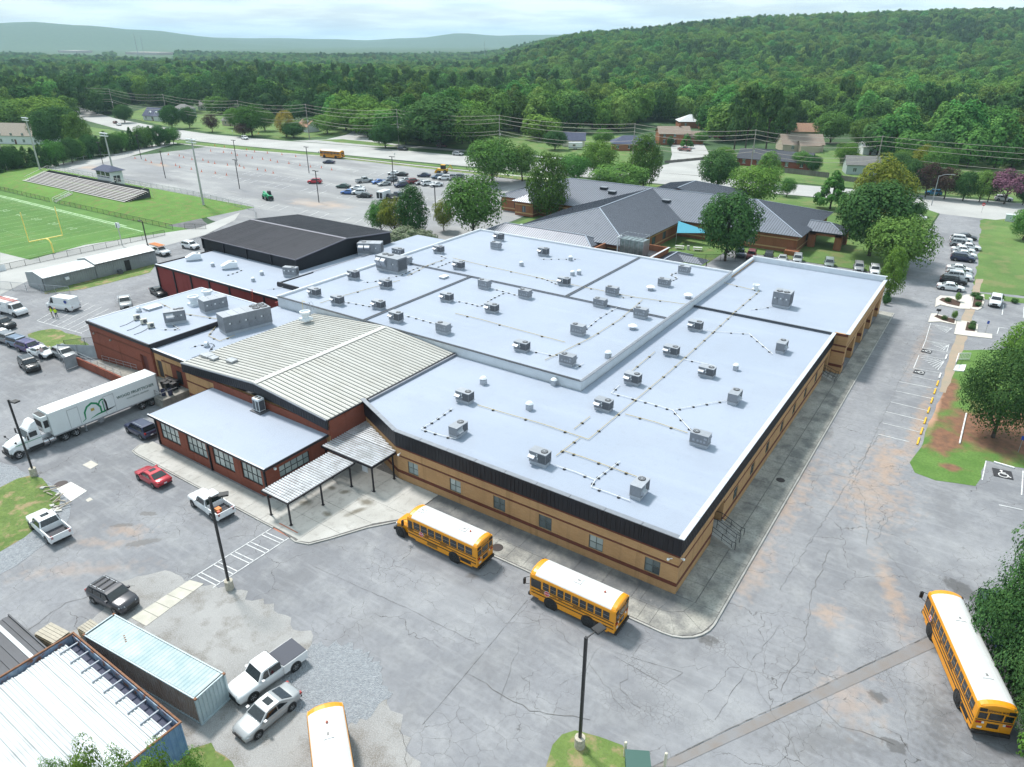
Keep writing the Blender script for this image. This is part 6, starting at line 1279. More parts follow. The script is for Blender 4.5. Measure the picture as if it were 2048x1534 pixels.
lad = carpx('pickup', 'white', 321, 509, 0, 'white work pickup with orange ladder rack by the metal shed', yg); ob('ladder_rack', MB().path([(-2.6,-.85,1.2),(-2.6,-.85,2.1),(1.2,-.85,2.1)], .04).path([(-2.6,.85,1.2),(-2.6,.85,2.1),(1.2,.85,2.1)], .04), BPLAS, lad)
for y in (-.6,-.2,.2,.6): ob('ladder', MB().box(-2.7,1.4,y-.12,y+.12,2.12,2.2), M('cargo_orange', (.6,.2,.05), .6), lad)
van = carpx('van', 'white', 129, 619, 196, 'white cargo van with two workers at its nose', yg)
for q in (1,-1): ob('logo', MB().tube((-1.9,q*1.02,1.9),(-1.9,q*1.05,1.9),.3,.3,16), M('logo_blue', (.02,.05,.25), .4), van).scale = (1,1,1)
# utility truck with service body
p = G(28, 628); t = empty('utility_truck', (p.x,p.y,.03), R(8), 'white utility service truck with red ladder on its roof', 'truck'); WH = paint('white')
ob('cab', MB().loft([ring(2.9,.9,.5,1.0), ring(2.7,1.0,.4,1.25), ring(1.7,1.05,.4,1.35)]).loft([[(2.0,-.98,1.3),(2.0,.98,1.3),(1.5,.85,2.15),(1.5,-.85,2.15)], [(.6,-1.0,1.3),(.6,1.0,1.3),(.6,.9,2.2),(.6,-.9,2.2)]]).box(.6,1.7,-1.03,1.03,.45,1.34), WH, t)
ob('service_body', MB().box(-3.1,.6,-1.15,1.15,.6,2.5), WH, t, bevel=.04)
for i in range(4):
    for s in (1,-1): d = ob('locker_door', MB().box(-2.95+.88*i,-2.15+.88*i,s*1.16-.015,s*1.16+.015,.75,1.5), M('locker_white', (.6,.61,.63), .4), t); ob('handle', MB().box(-2.6+.88*i,-2.5+.88*i,s*1.18-.02,s*1.18+.02,1.3,1.36), CHROME, d)
for s, r_ in ((1,180),(-1,0)): place_text('lettering', 'RCR', .4, BPLAS, t, (-1.2,s*1.17,2.0), (R(90),0,R(r_)), bold=.01)
for s in (1,-1): ob('side_window', MB().add([(1.75,s*1.0,1.4),(.75,s*1.02,1.4),(.75,s*.94,2.05),(1.5,s*.90,2.05)], [(0,1,2,3)]), CGLASS, t)
ob('windscreen', MB().add([(2.02,-.85,1.4),(2.02,.85,1.4),(1.6,.75,2.08),(1.6,-.75,2.08)], [(0,1,2,3)]), CGLASS, t)
la = ob('ladder', MB().beam((-3.2,-.3,2.62),(1.8,-.3,2.62),.06,.1).beam((-3.2,.3,2.62),(1.8,.3,2.62),.06,.1), MATS['ladder_red'], t)
for i in range(14): ob('rung', MB().beam((-3.1+.37*i,-.3,2.62),(-3.1+.37*i,.3,2.62),.04,.04), MATS['ladder_red'], la)
wheels(t, .42, (2.0,-1.9), 1.1, .28)
# ------------------------------------------------------------------ semi truck and trailer at the dock
TX = -86.3; t = empty('semi_tractor', (TX,28.2,.03), R(-90), 'white semi tractor with tall roof fairing parked in the yard', 'truck')
ob('hood', MB().loft([[(3.6,-.75,.75),(3.6,.75,.75),(3.6,.8,1.35),(3.6,.5,1.55),(3.6,-.5,1.55),(3.6,-.8,1.35)], [(3.1,-.95,.7),(3.1,.95,.7),(3.1,1.0,1.55),(3.1,.7,1.78),(3.1,-.7,1.78),(3.1,-1.0,1.55)], [(1.7,-1.05,.75),(1.7,1.05,.75),(1.7,1.05,1.9),(1.7,.8,2.15),(1.7,-.8,2.15),(1.7,-1.05,1.9)]]), WH, t, bevel=.05)
ob('cab', MB().loft([[(1.7,-1.1,.9),(1.7,1.1,.9),(1.7,1.1,2.0),(1.7,-1.1,2.0)], [(.2,-1.12,.9),(.2,1.12,.9),(.2,1.12,2.0),(.2,-1.12,2.0)]]).loft([[(1.75,-1.05,2.0),(1.75,1.05,2.0),(1.25,.98,2.85),(1.25,-.98,2.85)], [(.2,-1.12,2.0),(.2,1.12,2.0),(.2,1.02,2.9),(.2,-1.02,2.9)]]), WH, t)
ob('roof_fairing', MB().loft([[(1.3,-.85,2.86),(1.3,.85,2.86),(1.2,.7,2.95),(1.2,-.7,2.95)], [(.75,-.98,2.88),(.75,.98,2.88),(.7,.85,3.55),(.7,-.85,3.55)], [(.22,-1.0,2.9),(.22,1.0,2.9),(.22,.8,3.7),(.22,-.8,3.7)]]), WH, t, bevel=.05)
ob('windscreen', MB().slab([(1.77,-.95,2.08),(1.77,.95,2.08),(1.36,.88,2.74),(1.36,-.88,2.74)], .02), CGLASS, t)
for s in (1,-1):
    ob('side_window', MB().box(.5,1.3,s*1.09-.02,s*1.09+.02,2.05,2.65), CGLASS, t); ob('headlight', MB().box(3.3,3.58,s*.82-.1,s*.82+.1,1.15,1.4), HEADL, t)
    ob('stripe', MB().box(.2,3.0,s*1.125-.008,s*1.125+.008,1.62,1.68), M('stripe_green', (.01,.22,.09), .5), t)
    m_ = ob('mirror_arm', MB().path([(1.5,s*1.1,2.6),(1.65,s*1.5,2.6),(1.65,s*1.5,2.0),(1.5,s*1.1,2.0)], .03), BPLAS, t); ob('mirror', MB().box(1.6,1.72,s*1.52-.1,s*1.52+.1,2.0,2.6), BPLAS, m_)
    hm = ob('hood_mirror', MB().path([(2.7,s*.9,1.75),(2.9,s*1.3,2.1)], .03), BPLAS, t); ob('mirror', MB().sphere((2.9,s*1.3,2.15), .13, 8, 5), BPLAS, hm)
    ob('fender', MB().loft([[(2.9+.62*math.cos(a),s*.75,.5+.72*math.sin(a)) for a in [math.pi*i/6 for i in range(7)]], [(2.9+.62*math.cos(a),s*1.13,.5+.72*math.sin(a)) for a in [math.pi*i/6 for i in range(7)]]], caps=False, close=False), WH, t)
    ob('fuel_tank', MB().tube((.1,s*.9,.75),(-1.2,s*.9,.75),.33,.33,14), CHROME, t); ob('tank_strap', MB().tube((-.4,s*.9,.75),(-.5,s*.9,.75),.35,.35,14), BPLAS, t); ob('side_step', MB().box(.2,1.6,s*1.05-.1,s*1.05+.1,.45,.9), BPLAS, t)
ob('grille', MB().box(3.56,3.66,-.55,.55,.8,1.4), BPLAS, t); ob('bumper', MB().box(3.3,3.72,-1.15,1.15,.4,.78), BPLAS, t)
ob('frame', MB().box(-3.9,3.2,-.42,.42,.75,1.0), BPLAS, t); ob('fifth_wheel', MB().lathe([(.5,1.0),(.5,1.12),(.02,1.14)], (-2.2,0,0), 16), BPLAS, t); ob('deck_plate', MB().box(-1.3,.1,-.6,.6,1.0,1.06), GALZ, t)
ob('air_lines', MB().path([(.2,.2,2.4),(-.3,.25,2.0),(-.6,.2,1.7),(-.9,.15,1.9)], .03), BPLAS, t)
wheels(t, .5, (2.9,-2.2,-3.45), 1.12, .34, False, CHROME)
TR = empty('semi_trailer', (TX,36.0,.03), R(-90), 'white refrigerated trailer with green barn logo backed to the dock', 'trailer'); TL0, TL1 = 6.75, -6.55
TRW = M('trailer_white', (.66,.69,.70), .4, var=.05, scale=.6, coords='obj')
ob('box', MB().box(TL1,TL0,-1.28,1.28,1.2,4.08), TRW, TR, bevel=.03); ob('roof', MB().box(TL1+.02,TL0-.02,-1.24,1.24,4.08,4.11), M('trailer_roof', (.74,.74,.72), .5, var=.08, scale=1, coords='obj'), TR)
ob('bottom_rail', MB().box(TL1,TL0,-1.31,1.31,1.08,1.22), GALZ, TR); ob('refrigeration_unit', MB().box(TL0,TL0+.75,-1.0,1.0,1.75,3.85), TRW, TR, bevel=.12); ob('unit_grille', MB().box(TL0+.74,TL0+.79,-.8,.8,2.5,3.3), BPLAS, TR); ob('unit_grille', MB().box(TL0+.1,TL0+.6,.99,1.03,2.4,3.3), BPLAS, TR); ob('unit_top', MB().box(TL0+.08,TL0+.66,-.85,.85,3.84,3.88), BPLAS, TR)
ob('rear_frame', MB().box(TL1-.06,TL1+.12,-1.31,1.31,1.08,4.12), GALZ, TR)
for x0, x1 in ((3.55,4.75), (-.75,.45)):
    d = ob('side_door', MB().box(x0,x1,1.28,1.30,1.35,3.65), TRW, TR); ob('door_seal', MB().box(x0-.03,x0,1.27,1.312,1.3,3.7).box(x1,x1+.03,1.27,1.312,1.3,3.7).box(x0,x1,1.27,1.31,3.65,3.69), GALZ, d)
GRN = M('logo_green', (.008,.21,.085), .5); GLD = M('logo_gold', (.42,.31,.06), .5); TXT = M('logo_text', (.10,.16,.15), .5)
def logo(pts, w_):
    mb = MB()
    for a, b in zip(pts, pts[1:]): mb.beam((a[0],1.295,a[1]),(b[0],1.295,b[1]),.02,w_) if False else mb.add([(a[0]-.0,1.296,a[1]-w_/2),(b[0],1.296,b[1]-w_/2),(b[0],1.296,b[1]+w_/2),(a[0],1.296,a[1]+w_/2)], [(0,1,2,3)])
    return mb
def stroke(pts, ws):
    """flat tapered stroke on the trailer's left side; x runs to the rear"""
    mb = MB(); P = [Vector(p) for p in pts]; L_, R_ = [], []
    for i, p in enumerate(P):
        d = (P[min(i+1, len(P)-1)]-P[max(i-1, 0)]).normalized(); n_ = Vector((-d.y, d.x))*ws[i]/2; L_.append(p+n_); R_.append(p-n_)
    for i in range(len(P)-1): mb.slab([(R_[i].x,1.30,R_[i].y),(L_[i].x,1.30,L_[i].y),(L_[i+1].x,1.30,L_[i+1].y),(R_[i+1].x,1.30,R_[i+1].y)], .012)
    return mb
lg = ob('barn_logo', stroke([(3.35,1.55),(2.95,1.75),(2.9,2.6),(2.5,3.2),(1.9,3.45),(1.35,3.2),(1.0,2.6),(1.0,1.85)], [.06,.12,.22,.24,.26,.24,.22,.2]), GRN, TR)
ob('silo_logo', stroke([(1.15,2.9),(.95,3.3),(.65,3.45),(.38,3.3),(.28,2.9),(.28,1.8)], [.14,.2,.2,.2,.2,.2]), GRN, TR); ob('silo_logo', stroke([(.62,3.2),(.62,2.4),(.62,1.8)], [.12,.12,.12]), GRN, TR)
ob('hill_logo', stroke([(2.4,1.55),(1.5,1.78),(.5,1.85),(-.3,1.9),(-.75,2.0)], [.03,.16,.22,.14,.03]), GRN, TR); ob('hay_logo', MB().box(1.75,2.15,1.29,1.31,2.45,2.8), GLD, TR)
place_text('lettering', 'WOOD FRUITTICHER', .5, TXT, TR, (-3.55,1.31,2.85), (R(90),0,R(180)), bold=.012); place_text('lettering', 'FOOD SERVICE. DELIVERED.', .24, TXT, TR, (-3.75,1.31,2.3), (R(90),0,R(180)))
place_text('lettering', 'WOOD FRUITTICHER', .56, TXT, TR, (-2.5,-1.31,2.85), (R(90),0,0), bold=.012)
ob('landing_gear', MB().box(3.0,3.15,.75,.9,.15,1.1).box(3.0,3.15,-.9,-.75,.15,1.1).box(2.95,3.2,.7,.95,.05,.15).box(2.95,3.2,-.95,-.7,.05,.15), GALZ, TR); ob('spare_wheel', MB().tube((1.2,1.0,.75),(1.2,.7,.75),.42,.42,16), CHROME, TR)
ob('underframe', MB().box(-6.3,5.8,-.5,.5,.9,1.1), BPLAS, TR); wheels(TR, .5, (-3.95,-5.2), 1.25, .34, False, CHROME)
# ------------------------------------------------------------------ far lot, roads, back lot, drive
FL = [('suv','red',630,367,-150),('sedan','navy',658,327,-155),('sedan','green',687,376,-155),('sedan','blue',697,388,-152),('sedan','white',715,380,-152),('suv','white',719,389,-152),('sedan','black',729,395,-152),('pickup','silver',729,365,65),('sedan','blue',757,367,-112),('sedan','silver',769,371,-112),('suv','grey',782,363,-112),('sedan','white',788,350,-158),('sedan','black',803,352,-158),('suv','navy',803,374,-112),('sedan','silver',811,364,-112),('suv','darkred',828,367,65),('sedan','grey',843,369,-112),('suv','white',856,371,65),('sedan','white',873,373,-112),('sedan','navy',848,354,-152),('suv','steel',877,358,-152),('suv','white',889,360,-152),('suv','silver',902,358,-152),('suv','grey',916,358,-152),('pickup','charcoal',781,400,-8),('suv','navy',800,396,-8)]
names = {'suv':'SUV','sedan':'sedan','pickup':'pickup'}
cols = {'navy':'navy','green':'dark green','steel':'steel blue','darkred':'dark red','charcoal':'black','grey':'grey','silver':'silver','white':'white','black':'black','red':'bright red','blue':'bright blue'}
cnt = {}
for a in sorted(FL, key=lambda q: q[2]): cnt.setdefault((a[0], a[1]), []).append(a)
for (kd, cl), lst in cnt.items():
    for i, a in enumerate(lst):
        lb = '%s %s in the far parking lot' % (cols[cl], names[kd])+(', %s of its colour from the left' % ORD[i] if len(lst) > 1 else ', the only one of its colour')
        carpx(*a, label=lb, group='cars in the far lot')
for a in [('suv','white',490,279,-12,'white SUV on the far road left of the bus'),('suv','black',806,301,10,'black SUV on the far road above the parked cars'),('suv','silver',916,311,8,'silver SUV on the far road beside the trees'),('suv','teal',1866,390,188,'blue square-backed SUV on the main road by the street lamp'),('suv','white',2006,402,8,'white SUV on the main road at the right edge'),('sedan','maroon',231,247,165,'dark red car far up the road at upper left'),('sedan','white',238,251,165,'white car behind the dark red one far up the road'),('pickup','charcoal',335,264,170,'dark pickup far along the road behind the cedars'),('pickup','darkred',1369,302,0,'red pickup on the brick house driveway'),('sedan','navy',1412,276,0,'navy car parked behind the brick house, left'),('suv','darkred',1437,277,0,'dark red SUV parked behind the brick house, right'),('suv','darkred',241,236,10,'red car in the driveway of the blue-roofed cottage'),('suv','maroon',884,295,5,'brown car under the tall trees across the road')]: carpx(*a[:5], label=a[5], group='cars on the roads')
for i, a in enumerate([('suv','navy',1479,512,-70,'navy SUV under the big round tree behind the annex'),('suv','darkred',1502,516,-78,'red SUV behind the annex'),('suv','black',1536,520,-78,'black SUV behind the annex parapet'),('sedan','silver',1564,523,-78,'pale sedan behind the annex, left of the silver one'),('suv','silver',1594,524,-78,'silver SUV in the middle of the row behind the annex'),('suv','sage',1657,533,-78,'grey-green SUV alone behind the annex'),('suv','silver',1716,541,-78,'silver SUV near the small tree behind the annex'),('suv','white',1748,547,-78,'white SUV half hidden by the small tree')]): carpx(*a[:5], label=a[5], group='cars behind the annex')
DR = [('sedan','charcoal',1930,479),('suv','white',1921,485),('suv','silver',1921,493),('sedan','white',1937,499),('sedan','white',1925,505),('sedan','white',1928,514),('suv','navy',1924,522),('sedan','white',1917,543),('sedan','silver',1917,552),('suv','white',1916,559),('suv','black',1905,568),('sedan','white',1900,580)]
for i, a in enumerate(reversed(DR)): carpx(*a, 6, '%s %s parked along the drive, %s from the near end' % ({'charcoal':'dark','navy':'navy','white':'white','silver':'silver','black':'black'}[a[1]], names[a[0]], ORD[i]), 'cars along the drive')
carpx('suv', 'white', 1989, 609, -90, 'white SUV facing the camera in the small right-hand lot')
carpx('sedan', 'white', 1833, 440, 190, 'white car half hidden behind the trees by the drive')
# enclosed trailer, telehandler and yellow digger in the far lot
p = G(768, 399); t = empty('cargo_trailer', p, R(-80), 'white enclosed trailer with open dark doors in the far lot', 'trailer'); ob('box', MB().box(-2.2,2.2,-1.1,1.1,.5,2.7), paint('white'), t)
for y in (-.55,.55): ob('door', MB().box(2.19,2.23,y-.45,y+.45,.7,2.4), BPLAS, t)
wheels(t, .35, (-.3,.5), 1.1, .2, False)
p = G(536, 399); t = empty('telehandler', p, R(-20), 'green and black telehandler parked in the far lot', 'telehandler'); GRT = M('machine_green', (.01,.28,.13), .5)
ob('chassis', MB().box(-2.3,2.2,-.8,.8,.7,1.4), GRT, t); ob('cab', MB().loft([[(-.5,.1,1.3),(1.0,.1,1.3),(1.0,1.0,1.3),(-.5,1.0,1.3)], [(-.4,.2,2.5),(.7,.2,2.5),(.7,.95,2.5),(-.4,.95,2.5)]]), BPLAS, t); ob('boom', MB().beam((-2.2,-.3,2.0),(2.6,-.3,1.3),.45,.5), GRT, t); ob('engine_cover', MB().box(-1.2,1.2,-1.1,-.5,1.0,1.8), GRT, t); ob('fork', MB().box(2.7,3.8,-.5,-.4,.5,.58).box(2.7,3.8,.3,.4,.5,.58).box(2.6,2.72,-.6,.5,.5,1.4), BPLAS, t); wheels(t, .62, (1.5,-1.5), 1.1, .45, False)
p = G(886, 346); t = empty('backhoe', p, R(200), 'yellow backhoe near the trees in the far lot', 'backhoe'); YM_ = M('machine_yellow', (.65,.36,.02), .5)
ob('chassis', MB().box(-1.8,2.0,-.7,.7,.8,1.5), YM_, t); ob('cab', MB().box(-.9,.6,-.75,.75,1.5,2.8), BPLAS, t); ob('cab_roof', MB().box(-1.0,.7,-.8,.8,2.8,2.9), YM_, t); ob('bucket', MB().add([(2.2,-1.1,.2),(3.0,-1.1,.2),(2.4,-1.1,1.1),(2.2,1.1,.2),(3.0,1.1,.2),(2.4,1.1,1.1)], [(0,1,2),(5,4,3),(0,3,4,1),(1,4,5,2),(2,5,3,0)]), YM_, t); ob('boom', MB().path([(-1.8,0,1.4),(-2.9,0,3.0),(-3.6,0,1.4)], .14), YM_, t); wheels(t, .6, (-1.0,), .95, .4, False); wheels(t, .45, (1.5,), .9, .3, False)
# ================================================================== TREES AND SHRUBS
import numpy as np
def leaf_mat(name, a, b, rand=.22, trans=.17):
    m = bpy.data.materials.new(name); m.use_nodes = True; t = m.node_tree; t.nodes.clear(); N = t.nodes; L = t.links
    o = N.new('ShaderNodeOutputMaterial'); g = N.new('ShaderNodeNewGeometry'); oi = N.new('ShaderNodeObjectInfo')
    x = N.new('ShaderNodeMix'); x.data_type = 'RGBA'; x.inputs[6].default_value = (*a, 1); x.inputs[7].default_value = (*b, 1); L.new(g.outputs['Random Per Island'], x.inputs[0])
    h = N.new('ShaderNodeHueSaturation'); mr = N.new('ShaderNodeMapRange'); mr.inputs['To Min'].default_value = 1-rand; mr.inputs['To Max'].default_value = 1+rand*1.3; L.new(oi.outputs['Random'], mr.inputs['Value']); L.new(mr.outputs[0], h.inputs['Value'])
    ml = N.new('ShaderNodeMath'); ml.operation = 'MULTIPLY'; ml.inputs[1].default_value = 7.31; L.new(oi.outputs['Random'], ml.inputs[0]); fr = N.new('ShaderNodeMath'); fr.operation = 'FRACT'; L.new(ml.outputs[0], fr.inputs[0])
    m2 = N.new('ShaderNodeMapRange'); m2.inputs['To Min'].default_value = .5-.022*rand/.22; m2.inputs['To Max'].default_value = .5+.018*rand/.22; L.new(fr.outputs[0], m2.inputs['Value']); L.new(m2.outputs[0], h.inputs['Hue']); L.new(x.outputs[2], h.inputs['Color'])
    d = N.new('ShaderNodeBsdfDiffuse'); tr = N.new('ShaderNodeBsdfTranslucent'); ms = N.new('ShaderNodeMixShader'); ms.inputs[0].default_value = trans
    L.new(h.outputs[0], d.inputs[0]); L.new(h.outputs[0], tr.inputs[0]); L.new(d.outputs[0], ms.inputs[1]); L.new(tr.outputs[0], ms.inputs[2]); L.new(ms.outputs[0], o.inputs[0])
    MATS[name] = m; return m
LEAF = leaf_mat('leaves_green', (0.052, 0.125, 0.03), (0.12, 0.235, 0.058))
LEAFD = leaf_mat('leaves_dark', (0.032, 0.085, 0.03), (0.075, 0.155, 0.048), .15)
LEAFB = leaf_mat('leaves_bright', (0.085, 0.18, 0.034), (0.165, 0.285, 0.062), .12)
LEAFY = leaf_mat('leaves_yellow_green', (.11,.15,.025), (.23,.25,.05), .1)
LEAFG = leaf_mat('leaves_gold', (.26,.22,.04), (.40,.33,.09), .08)
LEAFP = leaf_mat('leaves_pine', (0.036, 0.088, 0.034), (0.088, 0.165, 0.055), .18)
LEAFR = leaf_mat('leaves_plum', (.045,.028,.03), (.085,.06,.045), .15)
LEAFK = leaf_mat('flowers_pink', (.10,.05,.075), (.25,.12,.175), .08)
LEAFW = leaf_mat('flowers_white', (.06,.12,.04), (.34,.36,.27), .08)
LEAFF = leaf_mat('leaves_forest', (0.055, 0.13, 0.032), (0.125, 0.235, 0.06), .42)
BARK = M('bark', (.075,.058,.045), .9, var=.4, scale=3, coords='obj')
def quads_mesh(name, P, Nn, S, mat, asp=1.0):
    """one small bent leaf-clump face per point, turned towards Nn with scatter"""
    n = len(P); rng = np.random.default_rng(len(P)); a = rng.normal(size=(n, 3)); Nn = Nn/np.linalg.norm(Nn, axis=1)[:, None]
    u = np.cross(Nn, a); u /= np.linalg.norm(u, axis=1)[:, None]+1e-9; v = np.cross(Nn, u)
    S = S[:, None]; k1 = rng.uniform(.55, 1.0, (n, 1)); k2 = rng.uniform(.55, 1.0, (n, 1)); bend = rng.uniform(-.35, .1, (n, 1))*S
    V = np.empty((n, 4, 3)); V[:, 0] = P-u*S*k1; V[:, 1] = P-v*S*k2*asp+Nn*bend; V[:, 2] = P+u*S*k1; V[:, 3] = P+v*S*k2*asp+Nn*bend
    me = bpy.data.meshes.new(name); me.vertices.add(4*n); me.vertices.foreach_set('co', V.ravel()); me.loops.add(4*n); me.loops.foreach_set('vertex_index', np.arange(4*n)); me.polygons.add(n); me.polygons.foreach_set('loop_start', np.arange(0, 4*n, 4)); me.update(calc_edges=True); me.materials.append(mat); return me
def crown_mesh(name, seed, N, size, mat, shape='round', lobes=28, H=10.0, Rr=5.0, z0=0.0):
    rng = np.random.default_rng(seed); C_ = []; Rl = []
    for i in range(lobes):
        t = (i+.5)/lobes; z = 1-2*t if shape != 'cone' else 0; ph = i*2.39996+rng.uniform(-.4, .4)
        if shape == 'round': q = np.sqrt(max(0, 1-z*z)); rr = rng.uniform(.55, .80); c = np.array([q*np.cos(ph)*rr, q*np.sin(ph)*rr, z*rr*.9]); r = rng.uniform(.26, .42)
        elif shape == 'upright': q = np.sqrt(max(0, 1-abs(z)**2.4))*(1-.28*max(0, z)); rr = rng.uniform(.5, .74); c = np.array([q*np.cos(ph)*rr, q*np.sin(ph)*rr, z*.82]); r = rng.uniform(.24, .38)
        elif shape == 'cone': z = 1-2*t; q = (1-t*0 if False else (t**.8))*.95; rr = rng.uniform(.55, .8); c = np.array([q*np.cos(ph)*rr, q*np.sin(ph)*rr, z*.9]); r = rng.uniform(.16, .26)*(0.5+.8*t)
        elif shape == 'flat': q = np.sqrt(max(0, 1-z*z)); rr = rng.uniform(.6, .85); c = np.array([q*np.cos(ph)*rr, q*np.sin(ph)*rr, abs(z)*rr*.9-.25]); r = rng.uniform(.24, .4)
        else: c = np.array([np.cos(ph)*rng.uniform(.1, .8), np.sin(ph)*rng.uniform(.1, .8), rng.uniform(-.8, .95)]); c[:2] *= (1-.45*max(0, c[2])); r = rng.uniform(.15, .28)      # pine: separate tufts
        C_.append(c); Rl.append(r)
    C_ = np.array(C_); Rl = np.array(Rl); w_ = Rl**2; w_ /= w_.sum(); idx = rng.choice(lobes, N, p=w_)
    d = rng.normal(size=(N, 3)); d /= np.linalg.norm(d, axis=1)[:, None]; d[:, 2] = np.where((d[:, 2] < -.35) & (rng.random(N) < .6), -d[:, 2], d[:, 2])
    rad = Rl[idx]*(1-np.abs(rng.normal(0, .16, N))); P = C_[idx]+d*rad[:, None]
    Nn = d*.9+C_[idx]*.5+rng.normal(size=(N, 3))*.24+np.array([0, 0, .25])
    P = P*np.array([Rr, Rr, H/2])+np.array([0, 0, z0+H/2])
    return quads_mesh(name, P, Nn, rng.uniform(.6, 1.25, N)*size, mat)
def trunk_mesh(H, r, z0, seed, limbs=5, Rr=4):
    rnd = random.Random(seed); mb = MB(); top = z0+H*.55
    mb.tube((0,0,-.2), (rnd.uniform(-.1,.1),rnd.uniform(-.1,.1),z0+.5), r, r*.75, 8); mb.tube((0,0,z0+.4), (rnd.uniform(-.3,.3),rnd.uniform(-.3,.3),top), r*.78, r*.3, 7)
    for i in range(limbs):
        a = 2*math.pi*i/limbs+rnd.uniform(-.4,.4); zz = z0+H*rnd.uniform(.05,.3); mb.tube((0,0,zz), (Rr*.6*math.cos(a),Rr*.6*math.sin(a),zz+H*rnd.uniform(.18,.32)), r*.42, r*.12, 6)
    return mb.mesh('trunk', BARK)
# archetypes are 10 m tall overall and 5 m in crown radius; scaled when placed
ARCH = {}
def arch(key, shape, mat, N, size, seed, lobes=28, z0=.5, H=9.5, limbs=6): ARCH[key] = (trunk_mesh(H, .26, z0, seed, limbs, 4), crown_mesh('crown', seed, N, size, mat, shape, lobes, H, 5.0, z0), 10.0, 5.0)
arch('oak1', 'round', LEAF, 9100, .195, 1, 34); arch('oak2', 'round', LEAF, 9100, .195, 2, 30); arch('oakd', 'round', LEAFD, 13000, .19, 3, 40, .4, 9.6); arch('oakb', 'round', LEAFB, 8400, .195, 4, 30)
arch('up1', 'upright', LEAF, 9100, .195, 5, 34, .4, 9.6); arch('up2', 'upright', LEAFD, 9100, .195, 6, 36, .4, 9.6); arch('upb', 'upright', LEAFB, 8050, .195, 7, 30, .4, 9.6)
arch('yel', 'round', LEAFY, 7350, .195, 8, 28, .4, 9.6); arch('gold', 'upright', LEAFG, 6125, .195, 9, 26, .5, 9.5)
arch('cedar', 'cone', LEAFD, 4200, .26, 10, 40, .1, 9.9, 2); arch('cedar2', 'cone', LEAFP, 4200, .26, 11, 40, .1, 9.9, 2)
arch('pine1', 'pine', LEAFP, 4200, .26, 12, 46, 3.0, 7.0, 5); arch('pine2', 'pine', LEAFP, 4200, .26, 13, 40, 3.4, 6.6, 5)
arch('plum', 'round', LEAFR, 6300, .195, 14, 26, .9, 9.0); arch('pink', 'flat', LEAFK, 4200, .26, 15, 30, .8, 9.0); arch('wht', 'flat', LEAFW, 3800, .27, 16, 26, .9, 9.0); arch('layer', 'cone', LEAF, 4200, .28, 17, 30, .9, 9.0, 6)
arch('near', 'round', LEAFD, 20000, .115, 50, 80, .2, 9.8); arch('nearp', 'pine', LEAFB, 16000, .11, 51, 60, 2.0, 8.0, 5); arch('nearc', 'cone', LEAFP, 22000, .115, 53, 90, .1, 9.9, 2); arch('nearq', 'pine', LEAFP, 20000, .12, 52, 90, .6, 9.4, 5)
arch('bush', 'round', LEAFD, 1800, .42, 18, 26, -.6, 10.4, 2); arch('bushb', 'round', LEAFB, 1800, .42, 19, 26, -.6, 10.4, 2)
for i in range(4): arch('far%d' % i, 'round' if i != 3 else 'upright', LEAFF, 2600, .34, 30+i, 22, .3, 9.7, 3)
arch('fark', 'round', LEAFD, 2600, .34, 36, 22, .3, 9.7, 3); arch('fary', 'round', LEAFB, 2600, .34, 37, 22, .3, 9.7, 3)
for i in range(2): arch('farp%d' % i, 'pine', LEAFP, 2000, .36, 40+i, 26, 3.2, 6.8, 3)
def tree(key, loc, h, r, label, group=None, cat='tree', name=None, rz=None, bare=False):
    tm, cmesh, H, Rr = ARCH[key]
    t = empty(name or {'pine':'pine_tree','ceda':'cedar_tree','pink':'crape_myrtle','wht':'crape_myrtle','plum':'plum_tree','bush':'shrub','farp':'pine_tree'}.get(key[:4] if key not in ('pink','wht') else key, 'tree'), loc, random.uniform(0, 6.28) if rz is None else rz, label, cat, group)
    t.scale = (r/Rr, r/Rr, h/H)
    if not bare: ob('trunk', tm, parent=t)
    ob('crown' if cat != 'shrub' else 'foliage', cmesh, parent=t); return t
def solve_h(base, top_y):
    lo, hi = 0.1, 60
    for _ in range(40):
        m = (lo+hi)/2
        if px_of((base[0], base[1], m))[1] > top_y: lo = m
        else: hi = m
    return lo
def depth_of(p):
    f = -math.sin(AZ)*p[0]+math.cos(AZ)*p[1]; return f*math.cos(PITCH)+(CAM_H-p[2])*math.sin(PITCH)
def tpx(key, x, by, ty, wpx, label, group=None, cat='tree', **k):
    b = G(x, by); r = wpx/2*depth_of(b)/FPX; return tree(key, b, solve_h(b, ty), r, label, group, cat, **k)
bg_ = 'trees around the school'
